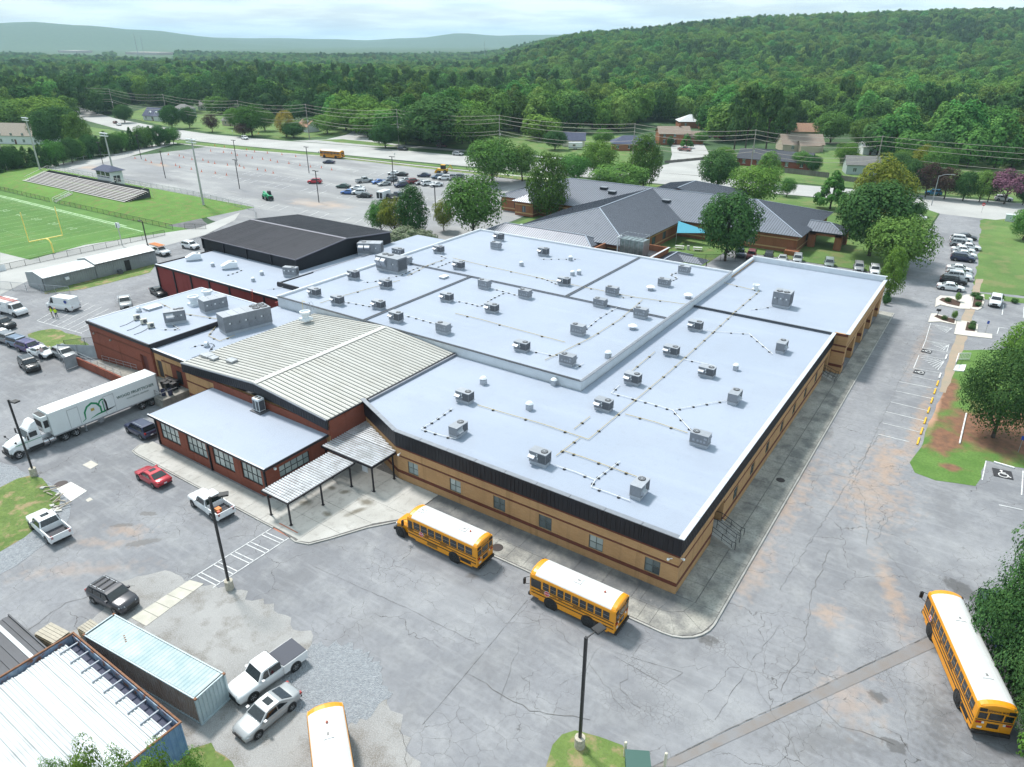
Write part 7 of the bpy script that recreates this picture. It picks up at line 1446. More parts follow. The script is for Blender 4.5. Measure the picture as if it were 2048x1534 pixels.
for a in [('oakd',1450,522,372,122,'big dense round tree in the courtyard behind the annex'),('up1',1094,436,306,100,'tall leafy tree in front of the left brick wing'),('oak1',947,474,338,124,'broad tree at the rear left corner of the main roof'),('up2',828,474,372,76,'dark egg-shaped evergreen beside the gymnasium'),
  ('oak2',763,466,398,60,'small rounded tree left of the dark evergreen'),('yel',790,470,392,70,'yellow-green tree tucked behind the dark evergreen'),('yel',888,462,396,48,'small yellow-green tree between the evergreen and the broad tree'),('oak1',985,368,268,112,'large pale-green tree beside the road, left one of a pair'),('oak2',1044,362,285,70,'tree beside the road, right one of a pair'),
  ('oakb',1194,356,278,78,'bright tree rising behind the slate roof, left of centre'),('up1',1286,378,270,80,'tall green tree behind the slate roof, beside the street mouth'),('oak1',1148,366,304,70,'low tree behind the left slate roof'),('oak2',1238,385,322,120,'wide tree hugging the slate roof ridge'),
  ('oakd',1432,382,294,86,'dark round tree at the street corner'),('oakb',1508,412,328,112,'wide fresh-green tree right of the street corner'),('up1',1533,372,304,60,'rounded tree behind the wide fresh-green one'),('oak2',1573,393,354,34,'small young tree alone on the lawn by the road'),('layer',1660,418,338,84,'layered tree with drooping tiers beside the lawn'),
  ('yel',1750,452,304,126,'yellow-green tree behind the big dark tree by the drive'),('oakd',1738,512,350,158,'largest dark tree between the brick porch and the drive'),('oak1',1700,470,372,70,'grey-green tree at the left flank of the largest dark tree'),('oak1',1788,545,424,136,'spreading tree overhanging the drive'),('upb',1776,596,496,58,'small upright tree at the rear corner of the annex'),('bush',1832,432,404,40,'round shrub at the end of the drive'),
  ('near',1985,875,688,172,'big dark tree on the clay island at right'),('oakb',2040,760,640,120,'bright tree behind the big dark one at right'),('oak2',2046,480,412,70,'tree at the right edge beside the east lawn')]:
    tpx(*a, group=bg_)
for a in [('nearc',2050,1330,975,270,'tall pine at the right edge behind the long bus'),('nearc',2092,1420,1060,240,'pine leaning over the long bus at the right edge'),('near',2056,1345,1110,240,'dark leafy tree under the right-hand pines'),('nearq',2078,1300,1000,250,'broad dark tree top at the right edge above the bus'),('near',2084,1430,1230,190,'dark leafy tree beside the long bus'),('near',2088,1460,1330,130,'dense dark shrub beside the long bus tail'),('near',2075,1500,1380,130,'second dark shrub behind the long bus tail'),('bushb',2062,1530,1450,80,'yellowish shrub in the bottom right corner')]:
    tpx(*a, group='trees at the right edge', cat='shrub' if 'shrub' in a[5] else 'tree')
for i, (x, ty, z, r) in enumerate([(160,1500,13,1.9),(235,1512,12.6,1.6),(300,1506,13,1.9),(370,1512,12.2,1.7),(110,1520,12.4,1.3)]):
    q = G(x, ty+18, z); tree('nearp', (q.x, q.y, 0), z, r, 'pine top poking into the bottom edge, '+ORD[i]+' of the cluster', 'pines at the bottom edge')
tpx('wht', 808, 502, 446, 78, 'white-flowering crape myrtle by the gymnasium, left one'); tpx('wht', 848, 498, 452, 56, 'white-flowering crape myrtle by the gymnasium, right one')
for a in [('oak1',505,272,204,66,'round tree on the lawn left of the golden one'),('gold',573,274,222,48,'golden-yellow tree on the lawn across the road'),('oakd',588,276,242,50,'dark low tree in front of the golden one'),('plum',425,264,226,34,'dark plum-coloured tree on the lawn'),('oakd',345,258,206,46,'dark tree beside the cottage, left one'),('oakd',380,256,210,34,'dark tree beside the cottage, right one'),('oakb',710,264,231,38,'small round tree by the side street'),('plum',490,274,244,40,'small dark tree between the lawn house and the round tree'),
  ('oakd',771,296,240,62,'dark tree left of the tall roadside grove'),('plum',846,288,258,40,'reddish plum tree among the roadside grove'),('oakd',812,290,248,56,'dark tree in the roadside grove beside the plum'),('oakd',880,296,184,150,'giant spreading tree in the roadside grove'),('oak1',950,300,205,110,'tall tree at the right end of the roadside grove'),('oak2',740,258,212,70,'tree behind the roadside grove, left'),
  ('pine1',1488,318,172,70,'tall pine left of the gabled tan house'),('pine2',1530,310,176,66,'tall pine in the middle of the trio'),('pine1',1468,300,188,60,'tall pine nearest the brick house'),('pine2',1570,298,192,56,'tall pine right of the trio'),('oakb',1765,292,227,76,'bright round tree behind the white shed'),('oak1',1660,286,218,80,'dense tree right of the tan gabled house'),('layer',1372,296,266,36,'small dark tree on the brick house lawn'),('up2',1340,292,272,18,'clipped shrub at the brick house door'),('oakd',1625,345,308,36,'small tree beside the dark-roofed house fence'),
  ('oakb',1690,330,282,50,'small bright tree left of the wooden pole'),('oak2',1600,338,300,40,'round tree behind the navy-roofed house'),('oakb',1448,330,292,44,'bright tree beside the pines'),('oak1',1400,288,262,34,'small tree by the parked cars'),('oakd',1110,300,256,50,'dark tree left of the cream garage'),('oak2',1205,292,256,44,'tree between the garage and the low brick house'),('oakb',655,268,226,60,'bright tree behind the side street'),('oak1',530,262,216,50,'tree behind the round lawn tree'),('oakb',470,256,214,40,'bright tree above the low grey house'),('oak2',625,262,232,36,'tree right of the white garage'),('oakd',250,246,206,40,'dark tree left of the white cottage'),('oak1',1800,352,296,60,'tree behind the hedge, left end'),('yel',1838,356,286,60,'yellow-green tree above the hedge'),('oakb',1900,318,276,70,'bright tree behind the flowering hedge'),('oak2',1965,300,206,110,'large tree above the flowering hedge'),('oak1',1720,300,232,60,'tree left of the white shed')]: tpx(*a, group='trees across the road')
for i, (k_, x, by, ty, w_) in enumerate([('oakd',1815,390,312,56),('plum',1850,394,320,60),('plum',1888,398,330,56),('oakd',1925,402,338,54),('oak1',1958,404,336,50),('pink',2008,408,330,84),('plum',1975,404,340,40),('oakd',1785,372,300,60),('oak1',1870,372,286,70),('oakd',2045,410,346,50)]):
    tpx(k_, x, by, ty, w_, {'oakd':'dark green shrub tree in the flowering hedge','plum':'bronze crape myrtle in the flowering hedge','pink':'pink flowering crape myrtle in the hedge','oak1':'mid-green shrub tree in the flowering hedge'}[k_]+(', %s from the left' % ORD[i] if k_ != 'pink' else ' at the right edge'), 'flowering hedge by the main road')
# cedar hedge along the far lot
hp = [(-40,372),(0,352),(60,343),(120,333),(180,318),(240,307),(290,297),(345,290)]
for i in range(30):
    t_ = i/29*(len(hp)-1); j = min(int(t_), len(hp)-2); u = t_-j; x = hp[j][0]+(hp[j+1][0]-hp[j][0])*u; y = hp[j][1]+(hp[j+1][1]-hp[j][1])*u-2
    hh = random.uniform(46, 62)*(1.05-.35*i/29)
    tpx(random.choice(['cedar','cedar2','oakd','oak1']), x+random.uniform(-3, 3), y, y-hh, random.uniform(38, 50)*(1.1-.3*i/29), 'evergreen in the hedge beside the far lot, %s from the left' % ORD[i], 'evergreen hedge', name='hedge_tree')
for a in [('oak1',30,264,192,120,'big pale tree behind the church-like building, left'),('oakb',85,262,190,110,'big pale tree behind the church-like building, right'),('oakd',128,292,206,84,'dark tree right of the church-like building'),('up1',165,312,226,60,'tall tree at the hedge middle'),('oakd',100,300,214,60,'dark tree in the gap behind the lamp post')]: tpx(*a, group='trees by the hedge')
# clipped shrubs on the entrance islands and by the annex
for i, (x, by, ty, w_) in enumerate([(1895,604,594,13),(1950,593,584,22),(1958,600,591,18),(1956,613,603,15),(2000,597,588,16),(2028,606,596,17),(1888,640,630,12),(1945,650,641,14),(1943,659,648,18)]): tpx('bush', x, by, ty, w_, 'clipped round shrub on the entrance islands, %s from the drive' % ORD[i], 'clipped shrubs', cat='shrub')
for i, (x, by, ty, w_) in enumerate([(1770,610,590,12),(1774,600,584,12),(1768,604,588,10),(1777,606,592,9),(1772,596,582,9)]): tpx('bush', x, by, ty, w_, 'dark shrub at the end of the annex wall, '+ORD[i]+' of the clump', 'annex shrubs', cat='shrub')
tpx('oakb', 1914, 604, 584, 13, 'little standard tree on the upper entrance island'); tpx('oakb', 1907, 640, 620, 12, 'little standard tree on the lower entrance island')
# ------------------------------------------------------------------ woodland
FRONT = [(-400,262),(0,258),(90,252),(190,232),(260,222),(330,218),(420,232),(470,238),(560,244),(640,256),(700,262),(760,284),(900,290),(1000,294),(1060,290),(1090,276),(1140,268),(1230,266),(1300,252),(1380,250),(1440,286),(1540,296),(1570,268),(1640,284),(1720,288),(1760,318),(1840,350),(1960,360),(2048,372),(2500,380)]
HOUSES_PX = [(305,226,30),(262,218,22),(400,218,20),(453,246,26),(610,258,28),(1142,288,26),(1255,292,36),(1340,262,42),(1395,250,34),(1545,318,60),(1590,268,36),(1600,290,36),(1733,300,18),(1640,250,22),(1700,352,30),(1960,205,40),(665,197,18),(850,195,14),(1010,205,14),(960,190,12),(700,190,12),(150,100,60),(290,108,60),(1920,178,26),(430,214,16),(560,214,14),(1125,236,18),(1185,240,16),(1470,214,16),(1690,240,18),(1835,226,18),(1895,204,14),(775,222,14),(920,214,12)]
def front_y(x):
    for (a, b), (c, d) in zip(FRONT, FRONT[1:]):
        if a <= x <= c: return b+(d-b)*(x-a)/(c-a)
    return 262
rnd = random.Random(11); pts = []; cell = {}
def ok(p, x, y):
    if y >= front_y(x): return False
    if y > 165 and math.sin(p.x*.031+1.1)*math.sin(p.y*.027+.3)+.35*math.sin(p.x*.09+p.y*.07) > .82: return False
    for hx, hy, hr in HOUSES_PX:
        if abs(x-hx) < hr and -hr*.42 < y-hy < hr*.18: return False
    return True
for ringi in range(70000):
    q = rnd.uniform(-.80, .80); f = math.sqrt(rnd.uniform(270**2, 1150**2)) if ringi < 26000 else math.sqrt(rnd.uniform(1100**2, 2700**2))
    r = q*f; gap = 10.5 if f < 800 else (11.5 if f < 1150 else 12.5)
    p = FR(f, r); key = (int(p.x//gap), int(p.y//gap))
    if any((key[0]+a, key[1]+b) in cell and (cell[(key[0]+a, key[1]+b)]-p).length < gap*.8 for a in (-1, 0, 1) for b in (-1, 0, 1)): continue
    x, y = px_of((p.x, p.y, 0))
    if x < -160 or x > 2210 or not ok(p, x, y): continue
    cell[key] = p; pts.append((f, r, p.x, p.y, x))
pts.sort(key=lambda a: a[0])
def kind_at(f, r, x):
    n_ = math.sin(f*.011+1.3)*math.cos(r*.009+.4)+.4*math.sin(r*.03+f*.02)
    pineband = (x < 760 and 430 < f < 760 and n_ > -.55)
    if pineband and rnd.random() < .8: return rnd.choice([6, 7, 4])
    if n_ > .45 and rnd.random() < .6: return rnd.choice([6, 7, 4])
    if n_ < -.35 and rnd.random() < .4: return 5
    return rnd.choice([0, 1, 2, 3, 0, 1, 2, 3, 4, 5])
FK = ['far0','far1','far2','far3','fark','fary','farp0','farp1']
FLB = ['green broadleaf tree at the edge of the woodland behind the houses']*4+['dark broadleaf tree at the edge of the woodland behind the houses','bright broadleaf tree at the edge of the woodland behind the houses']+['tall pine at the edge of the woodland behind the houses']*2
nind = 0; rest = []
for (f, r, x, y, px) in pts:
    k_ = kind_at(f, r, px); pine = k_ > 5
    h = rnd.uniform(12, 22)*(1.12 if pine else 1)*(.85 if f > 1100 else 1); rr = rnd.uniform(5.5, 10.5)*(.72 if pine else 1)
    z = terrain_h(f, r)
    if nind < 150 and 0 < px < 2048:
        tree(FK[k_], (x, y, z), h, rr, FLB[k_], ['woodland edge broadleaf','woodland edge dark broadleaf','woodland edge bright broadleaf','woodland edge pines'][0 if k_ < 4 else k_-3 if k_ < 6 else 3], name='woodland_tree'); nind += 1
    else: rest.append((x, y, z, k_, rr/5.0, h/10.0, rnd.uniform(0, 6.28)))
n = len(rest); A_ = np.array(rest)
me = bpy.data.meshes.new('woodland'); me.vertices.add(n); me.vertices.foreach_set('co', A_[:, :3].ravel())
at = me.attributes.new('pick', 'INT', 'POINT'); at.data.foreach_set('value', A_[:, 3].astype(np.int32))
at = me.attributes.new('size', 'FLOAT_VECTOR', 'POINT'); at.data.foreach_set('vector', np.stack([A_[:, 4], A_[:, 4], A_[:, 5]], 1).ravel())
at = me.attributes.new('turn', 'FLOAT_VECTOR', 'POINT'); at.data.foreach_set('vector', np.stack([0*A_[:, 6], 0*A_[:, 6], A_[:, 6]], 1).ravel())
wood = ob('woodland', me); tag(wood, 'mass of green woodland covering the plain and the hill', 'woodland', kind='stuff')
gn = bpy.data.node_groups.new('woodland', 'GeometryNodeTree'); gn.interface.new_socket('Geometry', in_out='INPUT', socket_type='NodeSocketGeometry'); gn.interface.new_socket('Geometry', in_out='OUTPUT', socket_type='NodeSocketGeometry')
gi = gn.nodes.new('NodeGroupInput'); go = gn.nodes.new('NodeGroupOutput'); iop = gn.nodes.new('GeometryNodeInstanceOnPoints'); jn = gn.nodes.new('GeometryNodeJoinGeometry')
protos = []
for k_ in FK:
    o = bpy.data.objects.new('woodland_'+k_, ARCH[k_][1]); protos.append(o)
for o in reversed(protos):
    oi = gn.nodes.new('GeometryNodeObjectInfo'); oi.inputs['Object'].default_value = o; oi.inputs['As Instance'].default_value = True; gn.links.new(oi.outputs['Geometry'], jn.inputs[0])
def nattr(nm, tp):
    a = gn.nodes.new('GeometryNodeInputNamedAttribute'); a.data_type = tp; a.inputs['Name'].default_value = nm; return a.outputs[0]
gn.links.new(gi.outputs[0], iop.inputs['Points']); gn.links.new(jn.outputs[0], iop.inputs['Instance']); iop.inputs['Pick Instance'].default_value = True
gn.links.new(nattr('pick', 'INT'), iop.inputs['Instance Index']); gn.links.new(nattr('size', 'FLOAT_VECTOR'), iop.inputs['Scale']); gn.links.new(nattr('turn', 'FLOAT_VECTOR'), iop.inputs['Rotation']); gn.links.new(iop.outputs[0], go.inputs[0])
md = wood.modifiers.new('woodland', 'NODES'); md.node_group = gn
print('WOOD', nind, n)
# ================================================================== THE BRICK SCHOOL BEHIND, HOUSES, POLES, FENCES, FIELD
def plane_roof(parent, ps, mat, run, seam=.55, t=.12, name='roof_plane'):
    """sloping roof face with standing seams running up it; run = unit vector up the slope in plan"""
    pl = ob(name, MB().slab(ps, t), mat, parent); P = [Vector(p) for p in ps]; n = (P[1]-P[0]).cross(P[2]-P[1]).normalized()
    u = Vector((run[0], run[1], 0)); s = Vector((-u.y, u.x, 0)); mb = MB()
    lo = min(p.dot(s) for p in P); hi = max(p.dot(s) for p in P); c = lo+seam/2
    while c < hi:
        hit = []
        for a, b in zip(P, P[1:]+P[:1]):
            da, db = a.dot(s)-c, b.dot(s)-c
            if da*db < 0: hit.append(a.lerp(b, da/(da-db)))
        if len(hit) == 2 and (hit[0]-hit[1]).length > .3: mb.beam(hit[0]+n*.03, hit[1]+n*.03, .09, .1, n)
        c += seam
    if mb.v: tag(ob('standing_seam', mb, M('seam_slate', (.075,.085,.11), .5, .2), pl), kind='stuff')
    return pl
def hip(parent, x0, x1, y0, y1, ze, zr, axis, mat, hips=(True, True), seam=.55, cap=None):
    if axis == 'x':
        h = (y1-y0)/2; ym = (y0+y1)/2; a = x0+(h if hips[0] else 0); b = x1-(h if hips[1] else 0); A, B = (a,ym,zr), (b,ym,zr)
        plane_roof(parent, [(x0,y0,ze),(x1,y0,ze),B,A], mat, (0,1), seam); plane_roof(parent, [(x1,y1,ze),(x0,y1,ze),A,B], mat, (0,-1), seam)
        if hips[0]: plane_roof(parent, [(x0,y1,ze),(x0,y0,ze),A], mat, (1,0), seam)
        if hips[1]: plane_roof(parent, [(x1,y0,ze),(x1,y1,ze),B], mat, (-1,0), seam)
        ends = ([(x0,y0,ze),(x0,y1,ze)] if hips[0] else [], [(x1,y0,ze),(x1,y1,ze)] if hips[1] else [])
    else:
        h = (x1-x0)/2; xm = (x0+x1)/2; a = y0+(h if hips[0] else 0); b = y1-(h if hips[1] else 0); A, B = (xm,a,zr), (xm,b,zr)
        plane_roof(parent, [(x1,y0,ze),(x1,y1,ze),B,A], mat, (-1,0), seam); plane_roof(parent, [(x0,y1,ze),(x0,y0,ze),A,B], mat, (1,0), seam)
        if hips[0]: plane_roof(parent, [(x0,y0,ze),(x1,y0,ze),A], mat, (0,1), seam)
        if hips[1]: plane_roof(parent, [(x1,y1,ze),(x0,y1,ze),B], mat, (0,-1), seam)
        ends = ([(x0,y0,ze),(x1,y0,ze)] if hips[0] else [], [(x0,y1,ze),(x1,y1,ze)] if hips[1] else [])
    if cap:
        ob('ridge_cap', MB().beam(Vector(A)+Vector((0,0,.06)), Vector(B)+Vector((0,0,.06)), .3, .08), cap, parent)
        for e, q in zip(ends, (A, B)):
            for p in e: ob('hip_cap', MB().beam(Vector(p)+Vector((0,0,.06)), Vector(q)+Vector((0,0,.06)), .26, .08), cap, parent)
BS = empty('brick_school', (0,0,0), label='orange brick school with slate-grey hipped metal roofs behind the main block', cat='building')
def bwall(x0, x1, y0, y1, z=3.9, wins=(), m=None):
    mb = MB(); f = {}
    for k_, a, b in (('s',(x0,y0),(x1,y0)), ('e',(x1,y0),(x1,y1)), ('n',(x1,y1),(x0,y1)), ('w',(x0,y1),(x0,y0))):
        ops = [(u-w_/2, u+w_/2, 1.0, 2.7) for kk, u, w_ in wins if kk == k_]; wall(mb, a, b, 0, z, .3, ops)
        for o in ops: window(BS, a, b, o[0], o[1], 1.0, 2.7, 2, 1, WFRAME, GLASS, .12, .07, .05)
    ob('wall', mb, m or RUST, BS); mb = MB()
    for a, b in (((x0,y0),(x1,y0)), ((x1,y0),(x1,y1)), ((x1,y1),(x0,y1)), ((x0,y1),(x0,y0))): band(mb, a, b, 2.85, 3.1, .03); band(mb, a, b, .62, .92, .03)
    ob('buff_band', mb, BUFF, BS)
bwall(-116, -35.6, 164.2, 192.5, 4, [('s',5,1.4),('s',12,1.4),('s',20,1.4),('s',46,2),('s',50.5,2),('s',62,2),('s',70,2.2),('e',9,1.4)]); bwall(-91, -63.6, 135, 164, 4, [('e',8,1.8),('e',15,2),('e',21,2),('w',14,2)])
hip(BS, -117, -34.6, 163.2, 193.5, 4.0, 8.0, 'x', SLATE, (True, True), .6, RIDGE); hip(BS, -92, -62.5, 134, 179, 4.02, 7.9, 'y', SLATE, (True, False), .6, RIDGE)
bwall(-84, -62, 194, 208, 4); hip(BS, -85, -60, 184, 209, 4.05, 7.6, 'y', SLATE, (False, True), .6, RIDGE)
# gable dormers and corner blocks
hip(BS, -110, -103, 160.5, 176, 3.85, 5.6, 'y', SLATE, (True, False), .6); bwall(-109.4, -103.6, 161.2, 164, 3.8, [('s',2.9,1.2)])
# east porch
hip(BS, -36, -27.6, 171.5, 179.5, 3.75, 5.3, 'x', SLATE, (False, True), .6, RIDGE); ob('porch_edge', MB().box(-35,-27.6,171.4,171.6,3.5,3.78).box(-27.8,-27.55,171.4,179.6,3.5,3.78), FASC, BS)
for x, y in ((-28.6,172.4),(-28.6,178.6),(-34.3,172.4)): ob('pier', MB().box(x-.75,x+.75,y-.6,y+.6,0,3.5), RUST, BS)
ob('porch_beam', MB().box(-34.9,-28,171.8,172.4,2.9,3.6).box(-28.6,-28,172.4,178.8,2.9,3.6), RUST, BS)
ob('planter', MB().box(-37.5,-34.6,161.8,164,0,1.0), RUST, BS)
for x, y, z in ((-70.2,171.5,6.2),(-89.5,174.5,6.9),(-86.0,172.6,6.5)): v = ob('roof_exhaust', MB().box(x-.9,x+.9,y-.7,y+.7,z-.8,z+.5), DARKJ, BS); ob('exhaust_cap', MB().box(x-1.0,x+1.0,y-.8,y+.8,z+.5,z+.62), COPE, v)
# covered link along the south side and flat plant court with the cooling tower
hip(BS, -97, -69.5, 131.0, 137.5, 3.6, 5.0, 'x', SLATE, (True, True), .55, RIDGE); ob('link_wall', MB().box(-95,-70.5,132,136.6,0,3.5), COPEW, BS)
ob('white_flashing', MB().box(-92,-66,137.3,138.2,3.9,4.25), COPEW, BS)
mb = MB(); wall(mb, (-68,129), (-55.2,129), 0, 4.1, .3); wall(mb, (-55.2,129), (-55.2,138.6), 0, 4.1, .3); wall(mb, (-55.2,138.6), (-62.5,138.6), 0, 4.1, .3); wall(mb, (-68,136), (-68,129), 0, 4.1, .3); ob('court_wall', mb, RUST, BS)
coping(BS, [(-68,128.9),(-55.1,128.9),(-55.1,138.6)], 4.13, .4, .06, 6, COPEW); ob('court_floor', MB().box(-67.7,-55.5,129.3,138.3,2.8,2.9), DARKJ, BS)
t = empty('cooling_tower', (-60.6,133.2,2.9), 0, 'weathered glassy cooling tower in the brick plant court', 'cooling tower')
ob('casing', MB().box(-2.6,2.6,-1.4,1.4,.3,3.3), M('tower_panel', (.30,.37,.38), .3, .5, col2=(.16,.19,.19), scale=1.2), t)
for i in range(6): ob('rib', MB().box(-2.6+1.04*i-.05,-2.6+1.04*i+.05,-1.46,1.46,.2,3.4), GALZ, t)
rl = MB(); rl.path([(-2.6,-1.4,4.2),(2.6,-1.4,4.2),(2.6,1.4,4.2),(-2.6,1.4,4.2),(-2.6,-1.4,4.2)], .04)
for x in (-2.6,0,2.6):
    for y in (-1.4,1.4): rl.tube((x,y,3.3),(x,y,4.2),.04)
ob('guard_rail', rl, GALZ, t); ob('pipe', MB().path([(-3.4,-.8,0),(-3.4,-.8,3.4),(-2.6,-.8,3.8)], .16, 8), VENTW, t); ob('side_panel', MB().box(2.6,2.64,-1.2,1.2,.6,3.0), M('blue_panel', (.05,.16,.3), .5), t)
# covered walkway beside the courtyard
t = empty('covered_walkway', (0,0,0), label='slate-roofed covered walkway on thin posts by the courtyard', cat='canopy')
hip(t, -55.5, -50.5, 131, 140.5, 2.7, 3.6, 'y', SLATE, (False, True), .5, RIDGE); hip(t, -53, -46.5, 135, 139, 2.65, 3.4, 'x', SLATE, (False, True), .5)
for x, y in ((-46.9,135.3),(-46.9,138.7),(-50.6,135.3),(-50.6,138.7),(-50.8,131.3),(-55.2,131.3)): ob('post', MB().box(x-.08,x+.08,y-.08,y+.08,0,2.65), FASC, t)
# turquoise shade sail and picnic tables in the courtyard
TQ = M('sail_turquoise', (.03,.24,.34), .6); t = empty('shade_sail', (0,0,0), label='turquoise triangular shade sail in the courtyard', cat='shade sail')
ob('cloth', MB().slab([(-62.8,161.8,4.2),(-60.8,156.5,2.7),(-53.2,160.5,2.9)], .04), TQ, t)
for p in ((-60.8,156.5,2.7),(-53.2,160.5,2.9)): ob('post', MB().tube((p[0],p[1],0),p,.07), GALZ, t)
for i, (x, y) in enumerate(((-58.5,153.2),(-54.6,154.2))):
    t = empty('picnic_table', (x,y,0), .3, ['left','right'][i]+' pale picnic table in the courtyard', 'table'); PT = M('table_pale', (.45,.45,.43), .8); ob('table_top', MB().box(-1,1,-.4,.4,.68,.75), PT, t)
    for s in (-1,1): ob('bench', MB().box(-1,1,s*.75-.15,s*.75+.15,.4,.46), PT, t); ob('leg', MB().beam((s*.7,-.75,0),(s*.7,.75,.0),.1,.1).box(s*.7-.05,s*.7+.05,-.1,.1,0,.68), PT, t)
tag(ob('courtyard_bin', MB().lathe([(.3,0),(.33,.9),(.3,1.0),(.05,1.05)], (-56.6,153.6,0), 10), MATS['table_pale']), 'small pale bin between the picnic tables', 'bin')
# ------------------------------------------------------------------ houses
def shingle(n, a, b): return M('shingles_'+n, a, .85, col2=b, scale=1.5)
SHB = shingle('blue', (.045,.055,.10), (.065,.075,.125)); SHT = shingle('tan', (.27,.21,.17), (.22,.17,.14)); SHG = shingle('grey', (.17,.165,.16), (.13,.13,.13)); SHR = shingle('brown', (.33,.19,.11), (.22,.12,.09)); SHW = shingle('white', (.55,.56,.58), (.47,.48,.5)); SHK = shingle('charcoal', (.05,.055,.07), (.04,.045,.06))
SIDE = M('siding_white', (.62,.64,.66), .7, var=.08, scale=.5); SIDT = M('siding_tan', (.46,.39,.31), .75, var=.08, scale=.5); SIDG = M('siding_grey', (.36,.42,.42), .7)
def house(name, cx, cy, L, W, rz, zw, zr, kind, wm, rm, label, wins=2, door=True, dorm=0, wing=None, chim=False, cat='house'):
    t = empty(name, (cx,cy,0), R(rz), label, cat, 'houses across the road'); hx, hy = L/2, W/2; mb = MB(); mb.box(-hx,hx,-hy,hy,-.1,zw)
    if kind == 'gable': mb.add([(-hx,-hy,zw),(-hx,hy,zw),(-hx,0,zr-.1),(hx,-hy,zw),(hx,hy,zw),(hx,0,zr-.1)], [(0,2,1),(3,4,5)])
    ob('wall', mb, wm, t); o = .5
    if kind == 'gable':
        sl = (zr-zw)/hy; e = zw-sl*o
        ob('roof', MB().slab([(-hx-o,-hy-o,e),(hx+o,-hy-o,e),(hx+o,0,zr),(-hx-o,0,zr)], .12).slab([(hx+o,hy+o,e),(-hx-o,hy+o,e),(-hx-o,0,zr),(hx+o,0,zr)], .12), rm, t)
    else:
        A, B = (-hx-o+hy+o,0,zr), (hx+o-hy-o,0,zr); c = [(-hx-o,-hy-o,zw),(hx+o,-hy-o,zw),(hx+o,hy+o,zw),(-hx-o,hy+o,zw)]
        ob('roof', MB().slab([c[0],c[1],B,A], .12).slab([c[2],c[3],A,B], .12).slab([c[1],c[2],B], .12).slab([c[3],c[0],A], .12), rm, t)
    for i in range(wins):
        x = -hx+L*(i+.5)/wins
        for z0 in ([1.0] if zw < 4 else [.9, 3.5]):
            for s in (-1, 1): w_ = ob('window', MB().box(x-.55,x+.55,s*hy-.04,s*hy+.04,z0,z0+1.3), GLASS, t); ob('frame', MB().box(x-.65,x+.65,s*hy-.03,s*hy+.03,z0-.1,z0).box(x-.65,x+.65,s*hy-.03,s*hy+.03,z0+1.3,z0+1.4).box(x-.03,x+.03,s*hy-.06,s*hy+.06,z0,z0+1.3), SIDE, w_)
    if door: ob('door', MB().box(hx*.1-.5,hx*.1+.5,-hy-.05,-hy+.02,0,2.1), M('door_dark', (.10,.04,.03), .6), t)
    for i in range(dorm):
        x = -hx*.35+i*hx*.7; d = ob('dormer', MB().box(x-.9,x+.9,-hy*.75,-hy*.1,zw+.2,zw+1.5).add([(x-.9,-hy*.75,zw+1.5),(x+.9,-hy*.75,zw+1.5),(x,-hy*.75,zw+2.2),(x-.9,-hy*.05,zw+1.5),(x+.9,-hy*.05,zw+1.5),(x,-hy*.05,zw+2.2)], [(0,1,2),(5,4,3),(0,2,5,3),(1,4,5,2)]), SIDE, t); ob('window', MB().box(x-.45,x+.45,-hy*.75-.05,-hy*.75+.02,zw+.5,zw+1.4), GLASS, d)
    if chim: ob('chimney', MB().box(hx*.4-.4,hx*.4+.4,-.4,.4,zw,zr+1.0), wm, t)
    if wing:
        wx, wy, wl, ww, wk = wing; mb = MB(); mb.box(wx-wl/2,wx+wl/2,wy-ww/2,wy+ww/2,-.1,min(zw,3)); z_ = min(zw,3); r_ = z_+ww*.28
        mb.add([(wx-wl/2,wy-ww/2,z_),(wx-wl/2,wy+ww/2,z_),(wx-wl/2,wy,r_-.1),(wx+wl/2,wy-ww/2,z_),(wx+wl/2,wy+ww/2,z_),(wx+wl/2,wy,r_-.1)], [(0,2,1),(3,4,5)]); ob('wing', mb, wm, t)
        ob('wing_roof', MB().slab([(wx-wl/2-.4,wy-ww/2-.4,z_-.2),(wx+wl/2+.4,wy-ww/2-.4,z_-.2),(wx+wl/2+.4,wy,r_),(wx-wl/2-.4,wy,r_)], .12).slab([(wx+wl/2+.4,wy+ww/2+.4,z_-.2),(wx-wl/2-.4,wy+ww/2+.4,z_-.2),(wx-wl/2-.4,wy,r_),(wx+wl/2+.4,wy,r_)], .12), rm, t)
    return t
H = house
H('cottage',-428,252,15,9,8,3,7,'gable',SIDE,SHB,'white cottage with blue roof and two dormers at upper left',3,True,2,(6,-3,7,5,0))
H('house',-432,272,11,8,10,5,7.6,'hip',SIDG,SHG,'grey two-storey house behind the white cottage')
H('house',-365,260,13,9,0,2.9,5.6,'gable',SIDT,SHG,'low grey-roofed house behind the dark lawn trees',2,True,0,None,True)
H('garage',-309,263,9,7,-8,3,5.6,'gable',SIDE,SHR,'white gabled garage with brown roof by the side street',1)
H('garage',-167,293,10,8,30,3,5.8,'gable',M('siding_cream', (.55,.52,.45), .7),SHB,'cream garage with dark blue roof behind the camper',1)
H('house',-141,296,15,10,30,2.9,5.8,'hip',RUST,SHB,'low brick house with dark blue hipped roof',3,True,0,(7.5,-4,6,5,0))
H('house',-133,325,14,9,35,5.0,7.6,'gable',RUST,SHT,'two-storey brick house with tan roof and white porch',3,True,0,(9,1,9,8,0),True)
H('house',-150,398,20,12,32,3.2,6.4,'hip',RUST,SHW,'house with a pale metal roof behind the brick house',3,True,0,(4,-7,8,7,0))
H('house',-75,286,26,11,4,2.9,5.6,'gable',RED,SHK,'long dark red brick house with navy roof near the fence',5,True,0,(-4,6,10,8,0))
H('house',-79,336,17,11,30,3.1,6.6,'gable',SIDT,SHT,'tan sided house with nested gables',2,True,0,(2,-6,8,6,0))
